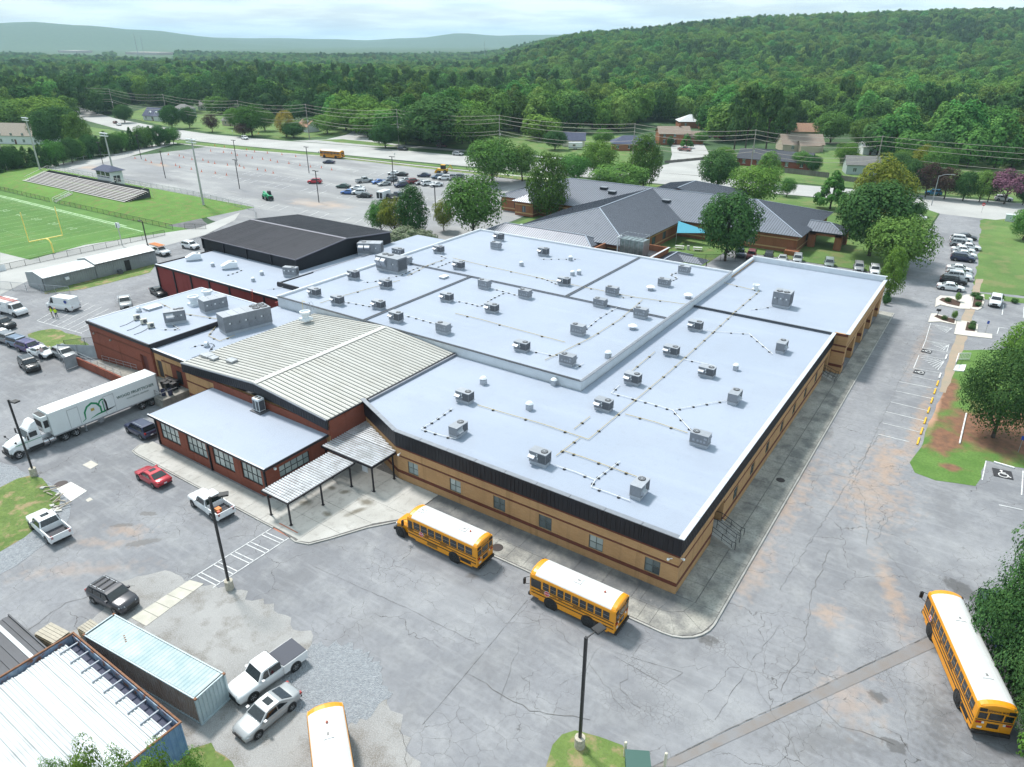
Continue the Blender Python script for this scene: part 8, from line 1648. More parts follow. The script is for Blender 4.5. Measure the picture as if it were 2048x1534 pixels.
H('house',-91,380,17,10,28,3.6,6.8,'gable',SIDT,SHR,'house with a copper-brown shingle roof',2)
H('shed',-52.5,340,5.5,6.5,30,3.4,4.9,'gable',SIDE,SHW,'small white shed on dark skirting behind the lawn',0,True)
H('house',-45,287,11,8,20,3.6,6.0,'gable',SIDG,SHG,'pale green house mostly hidden by trees right of the wooden pole')
H('house',-62,420,12,9,30,5.2,7.6,'gable',SIDE,SHG,'white house glimpsed between trees above the copper roof')
H('chapel',-384,158,30,13,24,4,8.5,'gable',SIDE,shingle('taupe', (.25,.215,.175), (.20,.175,.145)),'long taupe-roofed building with white gable at the left edge',5,True,0,None,False,'building')
for i, (px, py, m1, m2) in enumerate([(665,212,SIDE,SHG),(850,208,SIDE,SHG),(1010,218,SIDE,SHG),(1925,200,SIDE,SHT),(1960,222,SIDE,SHG),(700,203,SIDT,SHG),(140,140,SIDT,SHT),(430,220,SIDE,SHG),(560,220,SIDT,SHG),(1125,243,SIDE,SHG),(1185,246,RUST,SHT),(1470,220,SIDE,SHW),(1690,247,SIDT,SHT),(1835,233,SIDE,SHG),(1895,210,RUST,SHG),(775,228,SIDE,SHG),(920,219,SIDT,SHT)]):
    p = G(px, py); f = -math.sin(AZ)*p.x+math.cos(AZ)*p.y; r = math.cos(AZ)*p.x+math.sin(AZ)*p.y
    o = H('house',p.x,p.y,18,11,random.uniform(20,50),3.4,7.2,'gable',m1,m2,'x',3); o['label'] = 'distant roof peeking out of the woods, %s from the left' % ORD[sorted([665,850,1010,1925,1960,700,140,430,560,1125,1185,1470,1690,1835,1895,775,920]).index(px)]; o.location.z = terrain_h(f, r)
for i, (px, py, w_) in enumerate([(150,104,150),(300,108,200)]):
    p = G(px, py); tag(ob('warehouse', MB().box(p.x-w_/2,p.x+w_/2,p.y-30,p.y+30,-10,6), M('warehouse_tan', (.42,.36,.33), .8)), ['left','right'][i]+' long pale warehouse far away in the plain', 'warehouse')
# camper trailer
t = empty('camper_trailer', (-160,282.5,0), R(35), 'white camper trailer parked beside the cream garage', 'camper'); ob('body', MB().box(-3,3,-1.2,1.2,.5,3), paint('white'), t, bevel=.1); ob('window', MB().box(-1.2,0,-1.23,-1.2,1.5,2.3), CGLASS, t); ob('stripe', MB().box(-3,3,-1.22,-1.2,.9,1.1), BPLAS, t); wheels(t, .33, (-.5,.4), 1.2, .2, False)
# ------------------------------------------------------------------ metal shed by the field
t = empty('metal_shed', (0,0,0), label='long grey corrugated metal shed with pale roof beside the football field', cat='shed'); CORR = M('corrugated_grey', (.30,.33,.35), .5, .3, var=.15, scale=.6); SROOF = panel_metal('shed_roof_panel', (.46,.49,.50), (.52,.54,.55), .45, .2, (.38,.39,.39))
for y0, y1, zw, zr in ((56.3,66.2,2.6,3.3), (66.2,79,2.9,3.7)):
    ob('wall', wall(MB(), (-146,y0), (-146,y1), 0, zw, .15), CORR, t); ob('wall', wall(MB(), (-152.5,y1), (-152.5,y0), 0, zw, .15), CORR, t)
    rb = MB(); q = int((y1-y0)/.45)
    for i in range(q): rb.box(-146,-145.96,y0+.45*i+.1,y0+.45*i+.2,0,zw)
    ob('wall_rib', tag(ob('w', rb, CORR, t), kind='stuff').data, parent=t)['kind'] = 'stuff'; bpy.data.objects.remove(bpy.data.objects['w'])
    for y in (y0, y1): ob('end_wall', MB().slab([(-152.5,y,0),(-146,y,0),(-146,y,zw),(-149.2,y,zr),(-152.5,y,zw)], .1), CORR, t)
    k_ = int((y1-y0)/.9); dy_ = (y1-y0)/k_
    for i in range(k_):
        ya, yb = y0+dy_*i+.01, y0+dy_*(i+1)-.01
        ob('roof_panel', MB().slab([(-149.2,ya,zr),(-145.7,ya,zw+.02),(-145.7,yb,zw+.02),(-149.2,yb,zr)], .05).beam((-149.2,ya+.05,zr+.02),(-145.7,ya+.05,zw+.04),.05,.06), SROOF, t); ob('roof_panel', MB().slab([(-152.8,ya,zw+.02),(-149.2,ya,zr),(-149.2,yb,zr),(-152.8,yb,zw+.02)], .05), SROOF, t)
    ob('gutter', MB().beam((-145.6,y0,zw-.05),(-145.6,y1,zw-.05),.14,.14), FASC if y0 > 60 else CORR, t)
ob('door', MB().box(-145.98,-145.9,72.2,73.3,.1,2.2), BPLAS, t); ob('window_unit', MB().box(-145.95,-145.5,60.2,60.9,1.3,1.8), VENTW, t); ob('condenser', MB().box(-145.6,-144.9,70.2,71.0,0,.8), UDARK, t)
# ------------------------------------------------------------------ bleachers, press box
t = empty('bleachers', (0,0,0), label='long aluminium bleachers on the grass bank beside the field', cat='bleachers'); AL = M('aluminium', (.62,.58,.57), .5, .1, var=.2, scale=1); RD = M('riser_red', (.36,.25,.24), .7)
x0, x1 = -266, -205
for i in range(10):
    y = 105.6+.75*i; z = 1.5+.2*i; ob('bench', MB().box(x0,x1,y-.08,y+.32,z+.28,z+.34), AL, t); ob('footboard', MB().box(x0,x1,y+.35,y+.7,z,z+.05), AL, t); ob('riser', MB().box(x0,x1,y+.30,y+.33,z+.02,z+.26), RD, t)
for x in (-262,-240.5,-222): ob('aisle_rail', MB().path([(x,106.4,2.9),(x,113.6,5.2)], .04).tube((x,106.4,1.9),(x,106.4,2.9),.04).tube((x,110,3.1),(x,110,4.1),.04), AL, t)
rl = MB(); n_ = 36
for i in range(n_+1): x = x0+(x1-x0)*i/n_; rl.tube((x,114.1,1.6),(x,114.1,5.3),.035)
for z in (4.5,5.3): rl.tube((x0,114.1,z),(x1,114.1,z),.035)
for x in (x0, x1): rl.path([(x,106.4,2.8),(x,114.1,5.3)], .05)
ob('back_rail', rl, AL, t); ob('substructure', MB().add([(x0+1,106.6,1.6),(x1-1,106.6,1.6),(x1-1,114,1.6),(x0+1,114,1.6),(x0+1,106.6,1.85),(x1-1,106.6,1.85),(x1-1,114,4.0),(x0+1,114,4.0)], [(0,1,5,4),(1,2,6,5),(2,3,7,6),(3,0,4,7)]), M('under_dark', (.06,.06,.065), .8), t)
t = empty('press_box', (-233,117.2,0), 0, 'white press box with blue roof above the bleachers', 'press box'); ob('wall', MB().box(-4.2,4.2,-1.8,2,1.5,6.6), SIDE, t); ob('roof', MB().slab([(-5,-2.6,6.6),(5,-2.6,6.6),(2.4,.1,8),(-2.4,.1,8)], .1).slab([(5,2.8,6.6),(-5,2.8,6.6),(-2.4,.1,8),(2.4,.1,8)], .1).slab([(5,-2.6,6.6),(5,2.8,6.6),(2.4,.1,8)], .1).slab([(-5,2.8,6.6),(-5,-2.6,6.6),(-2.4,.1,8)], .1), SHB, t)
for i in range(3): ob('window', MB().box(-3.9+2.7*i,-1.7+2.7*i,-1.85,-1.78,5.1,6.2), CGLASS, t)
for y in (-.6,.5): ob('door', MB().box(4.18,4.26,y-.45,y+.45,3.2,5.2), BPLAS, t)
ob('name_board', MB().box(-3.6,3.6,-1.86,-1.8,4.55,4.95), SHB, t)
t = empty('bank_stairs', (0,0,0), label='white railed steps climbing the grass bank to the bleachers', cat='stairs')
for i in range(8): ob('step', MB().box(-231.4,-229.6,98.4+.62*i,99+.62*i,0,.25+.2*i), CONC, t)
for x in (-231.5,-229.5): ob('railing', MB().path([(x,98.3,1.1),(x,103.4,2.6)], .05).path([(x,98.3,.6),(x,103.4,2.1)], .04).tube((x,98.3,0),(x,98.3,1.1),.05).tube((x,101,.8),(x,101,1.9),.05).tube((x,103.4,1.5),(x,103.4,2.6),.05), WPAINT, t)
# goal post
t = empty('goal_post', (-174.6,70.6,0), 0, 'yellow football goal post at the near end of the field', 'goal post'); GP = M('goal_yellow', (.80,.66,.16), .5)
ob('base_post', MB().path([(1.8,0,0),(1.8,0,2.2),(1.2,0,2.9),(0,0,3.05)], .16, 8), GP, t); ob('crossbar', MB().tube((0,-3.56,3.05),(0,3.56,3.05),.13), GP, t)
for y in (-3.56,3.56): ob('upright', MB().tube((0,y,3.05),(0,y,9.5),.1), GP, t)
# ------------------------------------------------------------------ fences
FB = M('fence_black', (.012,.02,.017), .6); k = nmat('chain_mesh'); k.b.inputs['Base Color'].default_value = (.03,.04,.04,1); k.b.inputs['Alpha'].default_value = .22; MESH = k.m
k = nmat('chain_mesh_grey'); k.b.inputs['Base Color'].default_value = (.35,.36,.37,1); k.b.inputs['Alpha'].default_value = .2; MESHG = k.m
def fence(pts, h, step, label, mat, mesh, z0=0.0):
    P = [Vector((p[0],p[1],p[2] if len(p) > 2 else z0)) for p in pts]; t = empty('fence', P[0], 0, label, 'fence'); o = P[0]; pm = MB().tube((0,0,0),(0,0,h),.04,.04,6).mesh('post', mat)
    for a, b in zip(P, P[1:]):
        n = max(1, int((b-a).length/step))
        for i in range(n+1): ob('post', pm, parent=t, loc=a.lerp(b, i/n)-o)
        up = Vector((0,0,1)); ob('rail', MB().tube(a-o+up*h, b-o+up*h, .035, .035, 5).tube(a-o+up*.08, b-o+up*.08, .03, .03, 5), mat, t)
        if mesh: ob('wire_mesh', MB().face(a-o+up*.05, b-o+up*.05, b-o+up*h, a-o+up*h), mesh, t)
fence([(-300,97.6),(-232,97.6)], 1.25, 2.8, 'black chain fence along the far sideline, left of the bank steps', FB, MESH); fence([(-229,97.6),(-171,98.5)], 1.25, 2.8, 'black chain fence along the far sideline, right of the bank steps', FB, MESH)
fence([(-167.5,48),(-167.2,94)], 1.3, 2.8, 'black chain fence behind the goal post', FB, MESH); fence([(-169,100.5),(-164.5,103.5)], 1.3, 2.3, 'short black fence piece at the field corner', FB, MESH)
fence([(-290,127),(-205,127),(-172,124),(-150,108)], 1.5, 3.2, 'grey chain-link fence between the bleachers and the far lot', GALZ, MESHG); fence([(-152,92),(-150,99),(-140,108)], 1.8, 2.8, 'grey chain-link fence beside the gymnasium lane', GALZ, MESHG); fence([(-155,52),(-140,58)], 1.6, 3, 'grey chain-link fence on the grass before the metal shed', GALZ, MESHG)
fence([(-300,128),(-308,150),(-300,160)], 1.2, 4, 'pale rail fence at the far end of the far lot', WPAINT, None)
fence([(-109.5,49),(-112,46.5),(-113.5,44.2)], 1.6, 1.5, 'low black fence round the grass corner by the ramp', FB, MESH)
fence([(-62,141),(-50,147),(-42,152)], 1.5, 2.4, 'dark fence beside the courtyard tree', FB, MESH); fence([(-100,128),(-97,118),(-90.5,121)], 1.8, 2.2, 'dark fence by the rear left corner of the raised roof', FB, MESH)
t = empty('fence', (0,0,0), label='windscreened fence panel leaning beside the loading ramp', cat='fence'); NET = M('netting_grey', (.36,.39,.42), .8, var=.25, scale=1)
ob('windscreen_panel', MB().slab([(-111.5,42.4,.05),(-106.3,45.4,.05),(-106.5,45.5,2.0),(-111.7,42.5,2.0)], .03), NET, t); ob('windscreen_panel', MB().slab([(-105.9,40.5,.05),(-106.1,42.3,.05),(-106.1,42.3,1.9),(-105.9,40.5,1.9)], .03), NET, t)
for x, y in ((-111.5,42.4),(-109,43.9),(-106.4,45.3),(-110,41.6),(-107.6,41.0),(-105.7,40.5)): ob('post', MB().tube((x,y,0),(x,y,2.1),.035), GALZ, t)
ob('rail', MB().path([(-111.5,42.4,2.0),(-110,41.6,1.9),(-105.7,40.5,1.9),(-106.1,42.3,1.9)], .03), GALZ, t)
def plank_fence(a, b, n, h, label):
    t = empty('plank_fence', (0,0,0), label=label, cat='fence'); WD = M('fence_wood', (.19,.175,.16), .9, var=.35, scale=1.5, rand=.15, coords='obj'); a = Vector(a); b = Vector(b); d = (b-a)/n; an = math.atan2(d.y, d.x); me = MB().box(-d.length/2+.02,d.length/2-.02,-.03,.03,0,h).mesh('plank', WD)
    for i in range(n): ob('plank', me, parent=t, loc=(*(a+d*(i+.5)), random.uniform(-.04,.04)), rz=an)
plank_fence((-68,272), (-52,270), 40, 1.8, 'grey plank fence in front of the navy-roofed brick house'); plank_fence((-56,306), (-42,308), 34, 1.8, 'grey plank fence behind the far right lawn'); plank_fence((-50,268), (-36,264), 34, 1.7, 'grey plank fence running behind the drive trees')
plank_fence((-112,268), (-100,292), 30, 1.0, 'low dark fence beside the residential street')
# field banners on the fence
t = empty('banner', (-167.9,0,0), label='row of sponsor banners on the field fence at the left edge', cat='banner')
for y0, y1, cl, tx in ((47.5,50,(.65,.66,.68),1),(50,51.6,(.5,.06,.06),1),(51.6,53.2,(.10,.10,.3),1),(53.2,54,(.6,.55,.65),''),(54,58.5,(.68,.70,.72),'')):
    b = ob('panel', MB().box(.62,.66,y0,y1,.05,1.25), M('banner_%d' % int(y0*10), cl, .6), t)
    if tx: ob('print', MB().box(.661,.664,y0+.4,y1-.4,.55,.9), BPLAS if cl[0] > .6 else WPAINT, b)
t = empty('soccer_frame', (-170.5,50,0), 0, 'black blocking-sled frame by the fence at the left edge', 'frame'); 
for y in range(7): ob('hoop', MB().path([(0,y,0),(0,y,1.6),(-1.4,y,1.1),(-1.4,y,0)], .04), FB, t)
ob('rail', MB().tube((0,0,1.6),(0,6,1.6),.04).tube((-1.4,0,1.1),(-1.4,6,1.1),.04), FB, t)
# ------------------------------------------------------------------ poles and wires
WOODP = M('pole_wood', (.30,.28,.25), .9, var=.3, scale=2, coords='obj'); CONP = M('pole_concrete', (.42,.42,.40), .8, var=.15, scale=1); WIRE = M('wire', (.36,.33,.29), .6)
def upole(x, y, h, label):
    t = empty('utility_pole', (x,y,0), R(5), label, 'utility pole', 'utility poles along the road'); ob('pole', MB().tube((0,0,0),(0,0,h),.22,.14,8), WOODP, t)
    for i in range(3): ob('insulator', MB().tube((0,-.1,h-.3-i*1.4),(0,-.65,h-.2-i*1.4),.05), CONP, t)
    ob('bracket', MB().box(-.4,.4,-.08,.08,h*.62,h*.62+.12), GALZ, t); ob('transformer', MB().lathe([(.24,0),(.26,.05),(.26,.9),(.1,1.0)], (.35,0,h*.5), 10), CONP, t); return Vector((x,y,h))
UP = [(-640,270,16.5),(-465,246,16.5),(-392,236,16.5),(-322,232,16.5),(-282,240,16),(-228,244,16),(-176,248,16),(-119,254,15.5),(-76,259,15.5),(-37,264,15.5),(60,276,15.5)]
tops = [upole(x, y, h, 'tall wooden utility pole along the road, %s from the left' % ORD[i]) for i, (x, y, h) in enumerate(UP)]
def wire(P0, P1, sag, r=.05, n=8):
    mb = MB(); pts_ = [P0.lerp(P1, i/n)-Vector((0,0,sag*4*(i/n)*(1-i/n))) for i in range(n+1)]; return mb.path(pts_, r, 4)
for lv, (dz, dy) in enumerate([(-.25,-.65),(-1.6,-.65),(-3.0,-.65),(-6.2,0),(-7.4,.2)]):
    mb = MB()
    for a, b in zip(tops, tops[1:]): m_ = wire(a+Vector((0,dy,dz)), b+Vector((0,dy,dz)), 1.3+.2*lv); mb.add(m_.v, m_.f)
    tag(ob('power_line', mb, WIRE), ['topmost','second','third','fourth','lowest'][lv]+' wire strung between the roadside utility poles', 'wire', 'power lines')
def lamp(x, y, h, label, heads, base='conc', bz=.9, group='yard lamps', arm=0.7, mat=None, rz=0.0):
    t = empty('light_pole', (x,y,0), rz, label, 'lamp', group); m_ = mat or M('pole_black', (.016,.016,.018), .5); ob('pole', MB().box(-.09,.09,-.09,.09,0,h), m_, t)
    if base == 'conc': ob('base', MB().lathe([(.36,0),(.36,bz),(.02,bz+.01)], (0,0,0), 14), M('lamp_base', (.50,.46,.38), .85, var=.4, scale=4), t)
    for dx, dy in heads: a = ob('arm', MB().beam((0,0,h-.1),(dx*arm,dy*arm,h-.02),.07,.07), m_, t); q = Vector((dx, dy)).normalized(); s = Vector((-q.y, q.x))*.3; e = Vector((dx*arm, dy*arm)); c4 = [e-s, e+q*.75-s, e+q*.75+s, e+s]; ob('lamp_head', MB().prism(ccw(c4), h-.05, h+.09), m_, t); ob('solar_face', MB().prism(ccw([e+(c_-e)*.8+q*.08 for c_ in c4]), h+.09, h+.1), BPLAS, t)
    return t
lamp(-80.4, 24.6, 9.3, 'black yard lamp on a concrete foot in the left grass island', [(1,.2)]); lamp(-47.3, 25.6, 9.6, 'black yard lamp with cracked concrete foot beside the crosswalk', [(0.6,.8)]); lamp(-14.6, 29.4, 9.9, 'black yard lamp rising from the bottom grass island', [(.3,1)])
for i, (x, y) in enumerate([(-281,140),(-245,172),(-241,140),(-203,142),(-208,175),(-166,142),(-167,175),(-123,144),(-290,160)]): lamp(x, y, 9, 'thin dark lamp in the far lot, %s in a list from left to right' % ORD[i], [(1,0),(-1,0)], None, group='far lot lamps', arm=.3)['label'] = 'thin dark double lamp in the far lot, %s from the left' % ORD[[0,3,2,5,4,7,6,8,1][i]]
lamp(-155.7, 83, 7, 'black lamp post by the end of the metal shed', [(-1,0)], None); lamp(-52.0+5.5, 157.5, 8.5, 'thin black lamp behind the annex', [(.1,.1)], None); lamp(-148, 45.5, 8, 'dark post of the shed corner at the left edge', [(.1,0)], None)
t = empty('street_lamp', (-16.9,239,0), R(-10), 'grey street lamp with long arm at the drive mouth', 'lamp'); ob('pole', MB().tube((0,0,0),(0,0,8.4),.14,.09), GALZ, t); ob('arm', MB().path([(0,0,8.2),(1.5,0,8.9),(3.4,0,9.1)], .06), GALZ, t); ob('lamp_head', MB().box(3.2,4.0,-.15,.15,8.98,9.12), GALZ, t)
def stadium(x, y, h, label):
    t = empty('stadium_light', (x,y,0), 0, label, 'stadium light', 'stadium lights'); ob('pole', MB().tube((0,0,0),(0,0,h),.32,.18,10), CONP, t)
    for z in (h-.3, h-1.1):
        ob('crossarm', MB().box(-2.2,2.2,-.08,.08,z,z+.12), GALZ, t)
        for i in range(6): ob('floodlight', MB().lathe([(.1,0),(.34,.25),(.34,.32),(.02,.34)], (-1.9+.76*i,-.3,z-.2), 8), VENTW, t)
stadium(-287, 120.5, 19, 'tall stadium light at the left end of the bleachers'); stadium(-241.5, 123, 16.6, 'tall stadium light behind the press box'); stadium(-187.7, 118.7, 18.8, 'tall stadium light between the bleachers and the gymnasium')
t = empty('transformer_poles', (-296,113,0), 0, 'pair of wooden poles with transformers at the left edge', 'utility pole')
for x in (0,1.6): ob('pole', MB().tube((x,0,0),(x,0,11),.16,.12), WOODP, t)
ob('transformer', MB().lathe([(.3,0),(.3,1),(.1,1.1)], (.8,0,8.6), 10), CONP, t); ob('crossarm', MB().box(-1,2.6,-.08,.08,10,10.2), WOODP, t)
for i, (px, py) in enumerate([(278,104),(290,75),(970,92)]):
    p = G(px, 118); t = empty('radio_mast', (p.x,p.y,0), 0, 'thin grey radio mast far off, %s from the left' % ORD[i], 'mast'); hh = solve_h(p, [70,75,84][i]); ob('lattice', MB().tube((0,0,0),(0,0,hh),1.1 if i == 0 else .6,.5,4), GALZ, t); ob('antenna', MB().tube((0,0,hh),(0,0,hh+6),.3,.2,4), GALZ, t)
# scoreboard-style sign post in the field corner
t = empty('speaker_post', (-166.4,82.8,0), 0, 'pale post with a dark loudspeaker at the field corner', 'loudspeaker'); ob('post', MB().tube((0,0,0),(0,0,5.2),.1), CONP, t); ob('horn', MB().box(-.5,.5,-.25,.25,4.2,5.3), VENTW, t); ob('horn_mouth', MB().box(-.15,.15,-.28,.28,4.2,5.3), BPLAS, t)
# ================================================================== NEAR DETAILS
# steel container, white-roofed container shed, dark container, crates
RUSTB = M('container_brown', (.34,.30,.28), .75, col2=(.23,.17,.14), scale=.8, coords='obj'); CBL = M('container_blue', (.25,.35,.375), .6, col2=(.42,.46,.46), scale=.55, coords='obj'); CPALE = M('container_pale', (.44,.52,.55), .6, col2=(.36,.44,.48), scale=1.5, coords='obj'); RST = M('rust', (.16,.07,.035), .9, col2=(.25,.13,.08), scale=4)
def corr_wall(a, b, z0, z1, pitch=.28, dep=.045):
    """trapezoid-ribbed steel wall"""
    a = Vector(a); b = Vector(b); L_ = (b-a).length; d = (b-a)/L_; nn = Vector((d.y, -d.x)); n = int(L_/pitch); mb = MB(); P = []
    for i in range(n):
        u = L_*i/n; w_ = L_/n
        for q, o in ((0,0),(.18,0),(.32,-dep),(.68,-dep),(.82,0)): P.append(a+d*(u+w_*q)+nn*o)
    P.append(b); mb.loft([[(p.x,p.y,z0) for p in P], [(p.x,p.y,z1) for p in P]], caps=False, close=False); return mb
t = empty('shipping_container', (-43.3,16.55,0), R(6), 'long faded pale blue shipping container on the gravel', 'container'); L2, W2, Hc = 6.09, 1.22, 2.6
ob('side_wall', corr_wall((-L2,-W2), (L2,-W2), .15, Hc-.06), RUSTB, t); ob('side_wall', corr_wall((L2,W2), (-L2,W2), .15, Hc-.06), CPALE, t); ob('end_wall', corr_wall((L2,-W2), (L2,W2), .15, Hc-.06, .3, .06), CPALE, t); ob('end_wall', corr_wall((-L2,W2), (-L2,-W2), .15, Hc-.06), CPALE, t)
for i in range(34):
    x = -L2+.18+(2*L2-.36)*(i+.5)/34; ob('roof_corrugation', MB().slab([(x-.175,-W2+.08,Hc-.05),(x-.11,-W2+.08,Hc-.02),(x-.11,W2-.08,Hc-.02),(x-.175,W2-.08,Hc-.05)], .02).slab([(x-.11,-W2+.08,Hc-.02),(x+.07,-W2+.08,Hc-.02),(x+.07,W2-.08,Hc-.02),(x-.11,W2-.08,Hc-.02)], .02).slab([(x+.07,-W2+.08,Hc-.02),(x+.175,-W2+.08,Hc-.05),(x+.175,W2-.08,Hc-.05),(x+.07,W2-.08,Hc-.02)], .02), CBL, t)
fr = MB()
for s in (-1,1): fr.box(-L2,L2,s*W2-.05,s*W2+.05,Hc-.1,Hc); fr.box(-L2,L2,s*W2-.05,s*W2+.05,.02,.17)
for s in (-1,1): fr.box(s*L2-.05,s*L2+.05,-W2+.05,W2-.05,Hc-.09,Hc-.005); fr.box(s*L2-.05,s*L2+.05,-W2+.05,W2-.05,.02,.16)
ob('frame', fr, CPALE, t)
for sx in (-1,1):
    for sy in (-1,1): ob('corner_casting', MB().box(sx*L2-.1,sx*L2+.1,sy*W2-.09,sy*W2+.09,Hc-.1,Hc+.02), RST, t); ob('corner_post', MB().box(sx*L2-.07,sx*L2+.07,sy*W2-.07,sy*W2+.07,.05,Hc-.1), CPALE, t)
for i in range(4): ob('lifting_mark', MB().box(-3.4+.22*i,-3.3+.22*i,.1-.1*i,.22-.1*i,Hc-.018,Hc-.005), RST, t)
t = empty('container_shed', (0,0,0), label='container shed with white corrugated roof inside a rusty blue rim', cat='shed'); SX0, SX1, SY0, SY1, SZ = -49.6, -35.9, 2.5, 14.2, 3.0
k = nmat('rim_blue'); n = k.N.new('ShaderNodeTexNoise'); n.inputs['Scale'].default_value = 1.6; n.inputs['Detail'].default_value = 7; k.L.new(k.pos, n.inputs['Vector'])
c = k.mix(k.rng(n.outputs['Fac'], .52, .62), (.16,.21,.30), (.17,.075,.045)); c = k.mix(k.rng(n.outputs['Fac'], .35, .45, .6, 0), c, (.34,.40,.46)); RIMB = k.done(c, .75)
ob('wall', corr_wall((SX0,SY1), (SX0,SY0), 0, SZ), RIMB, t); ob('wall', corr_wall((SX1,SY1), (SX0,SY1), 0, SZ, .3, .06), RIMB, t); ob('wall', corr_wall((SX1,SY0), (SX1,SY1-1.6), 1.2, SZ, .34, .05), M('wall_blue', (.10,.20,.36), .6, col2=(.16,.27,.42), scale=1.5), t); ob('wall', corr_wall((SX1,SY1-1.6), (SX1,SY1), 0, SZ, .34, .05), MATS['wall_blue'], t); ob('door', corr_wall((SX1+.02,SY0), (SX1+.02,SY1-1.7), 0, 1.3, .4, .04), M('door_tan', (.47,.38,.25), .7), t)
ob('rim', MB().box(SX0-.06,SX0+.06,SY0,SY1+.06,SZ-.05,SZ+.05).box(SX0,SX1,SY1-.06,SY1+.06,SZ-.06,SZ+.04).box(SX1-.06,SX1+.06,SY0,SY1+.06,SZ-.05,SZ+.045), RST, t)
ob('gutter_box', MB().box(SX0+.1,SX1-.1,SY1-1.25,SY1-.08,2.1,2.2), M('gutter_navy', (.035,.045,.09), .7), t); ob('inner_wall', MB().box(SX0+.06,SX1-.06,SY1-.16,SY1-.1,2.2,SZ-.06), RIMB, t); ob('inner_wall', MB().box(SX0+.08,SX0+.13,SY0,SY1-.2,2.2,SZ-.06), RIMB, t)
SR = panel_metal('shed_white_panel', (.40,.43,.45), (.50,.53,.55), .5, .05, (.26,.28,.29)); SR2 = M('shed_joist', (.30,.33,.38), .6)
n_ = 12; wd = (SY1-.75-SY0)/n_
for i in range(n_):
    y = SY0+wd*(i+.5); z = 2.55+.02*random.random(); e = random.uniform(-.12,.12)
    mb = MB(); mb.box(SX0+.35+e,SX1-.25,y-wd/2+.01,y+wd/2-.01,z,z+.03)
    for q in (-.42,-.14,.14,.42): mb.loft([[(xx,y+wd*q-.07,z+.03),(xx,y+wd*q+.07,z+.03),(xx,y+wd*q+.035,z+.085),(xx,y+wd*q-.035,z+.085)] for xx in (SX0+.35+e, SX1-.25)])
    ob('roof_sheet', mb, SR, t)
for i in range(9): x = SX0+.9+1.5*i; ob('joist', MB().box(x-.05,x+.05,SY1-1.5,SY1-.15,2.66,2.74), SR2, t)
t = empty('shipping_container', (-53.2,8.3,0), 0, 'dark container with ribbed roof at the lower left edge', 'container'); DKC = M('container_dark', (.055,.06,.075), .6, var=.3, scale=1)
ob('body', MB().box(-3.2,3.2,-4.2,4.2,0,2.35), DKC, t)
for i in range(13): ob('roof_rib', MB().box(-3.15,3.15,-4.0+.64*i,-3.7+.64*i,2.35,2.43), DKC if i != 11 else SR, t)
ob('rim', MB().box(-3.25,3.25,4.15,4.25,2.2,2.5).box(3.15,3.25,-4.2,4.15,2.2,2.48), DKC, t)
CW = M('crate_wood', (.50,.40,.26), .85, col2=(.40,.32,.21), scale=3, rand=.15, coords='obj'); CWG = M('crate_top', (.42,.38,.31), .85, col2=(.33,.30,.25), scale=3, rand=.15, coords='obj')
def crate(x, y, rz, L_, W_, H_, rows, label):
    t = empty('wooden_crate', (x,y,.02), R(rz), label, 'crate', 'wooden crates')
    for i in range(3): ob('skid', MB().box(-L_/2,L_/2,-W_/2+(W_-.1)*i/2,-W_/2+(W_-.1)*i/2+.1,0,.1), CW, t)
    ob('core', MB().box(-L_/2+.05,L_/2-.05,-W_/2+.05,W_/2-.05,.1,H_-.04), M('crate_dark', (.07,.055,.04), .9), t)
    for r_ in range(rows):
        z = .12+(H_-.2)*r_/rows; h_ = (H_-.2)/rows-.07
        for s in (-1,1): ob('side_slat', MB().box(-L_/2,L_/2,s*W_/2-.03,s*W_/2+.03,z,z+h_), CW, t); ob('side_slat', MB().box(s*L_/2-.03,s*L_/2+.03,-W_/2+.03,W_/2-.03,z,z+h_), CW, t)
    for s in (-1,0,1): ob('batten', MB().box(s*(L_/2-.08)-.05,s*(L_/2-.08)+.05,-W_/2-.055,-W_/2-.03,.1,H_-.03), CW, t); ob('batten', MB().box(L_/2+.03,L_/2+.055,s*(W_/2-.08)-.05,s*(W_/2-.08)+.05,.1,H_-.03), CW, t)
    for i in range(5): w_ = W_/5; ob('top_plank', MB().box(-L_/2-.04,L_/2+.04,-W_/2+w_*i+.012,-W_/2+w_*(i+1)-.012,H_-.04,H_+random.uniform(-.005,.01)), CWG, t)
crate(-53.2, 13.9, 8, 2.2, 1.35, 1.2, 3, 'larger wooden crate with three rows of slats by the container shed'); crate(-51.6, 16.0, 4, 1.7, 1.1, .9, 2, 'smaller wooden crate next to the pale blue container')
# debris and lumber by the concrete pad
WDB = M('old_lumber', (.40,.35,.28), .9, var=.3, scale=4)
for i, (px, py, ln, a) in enumerate([(100,975,1.3,40),(104,982,1.5,60),(118,1000,1.4,110),(112,998,1.0,70),(122,1003,1.2,20),(128,1012,1.5,70),(125,1018,1.3,80),(112,1008,.8,30),(100,990,.9,10)]):
    p = G(px, py); tag(ob('lumber', MB().beam((-ln/2,0,.1+.05*(i % 3)),(ln/2,0,.16+.12*(i % 4)),.1,.07), WDB, loc=p, rz=R(a)), 'old board in the debris by the concrete pad, %s piece' % ORD[i], 'board', 'lumber debris')
for i, (px, py) in enumerate([(105,1012),(112,1016),(107,1020),(116,1022),(86,977),(117,990)]):
    p = G(px, py); s = random.uniform(.25,.45); tag(ob('concrete_rubble', MB().prism([(-s,-s*.6),(s*.7,-s*.8),(s,s*.3),(-.2*s,s*.8)], 0, .16), M('rubble', (.5,.49,.46), .9, var=.25, scale=3), loc=p, rz=i), 'broken concrete lump in the debris pile, %s of six' % ORD[i], 'rubble', 'concrete rubble')
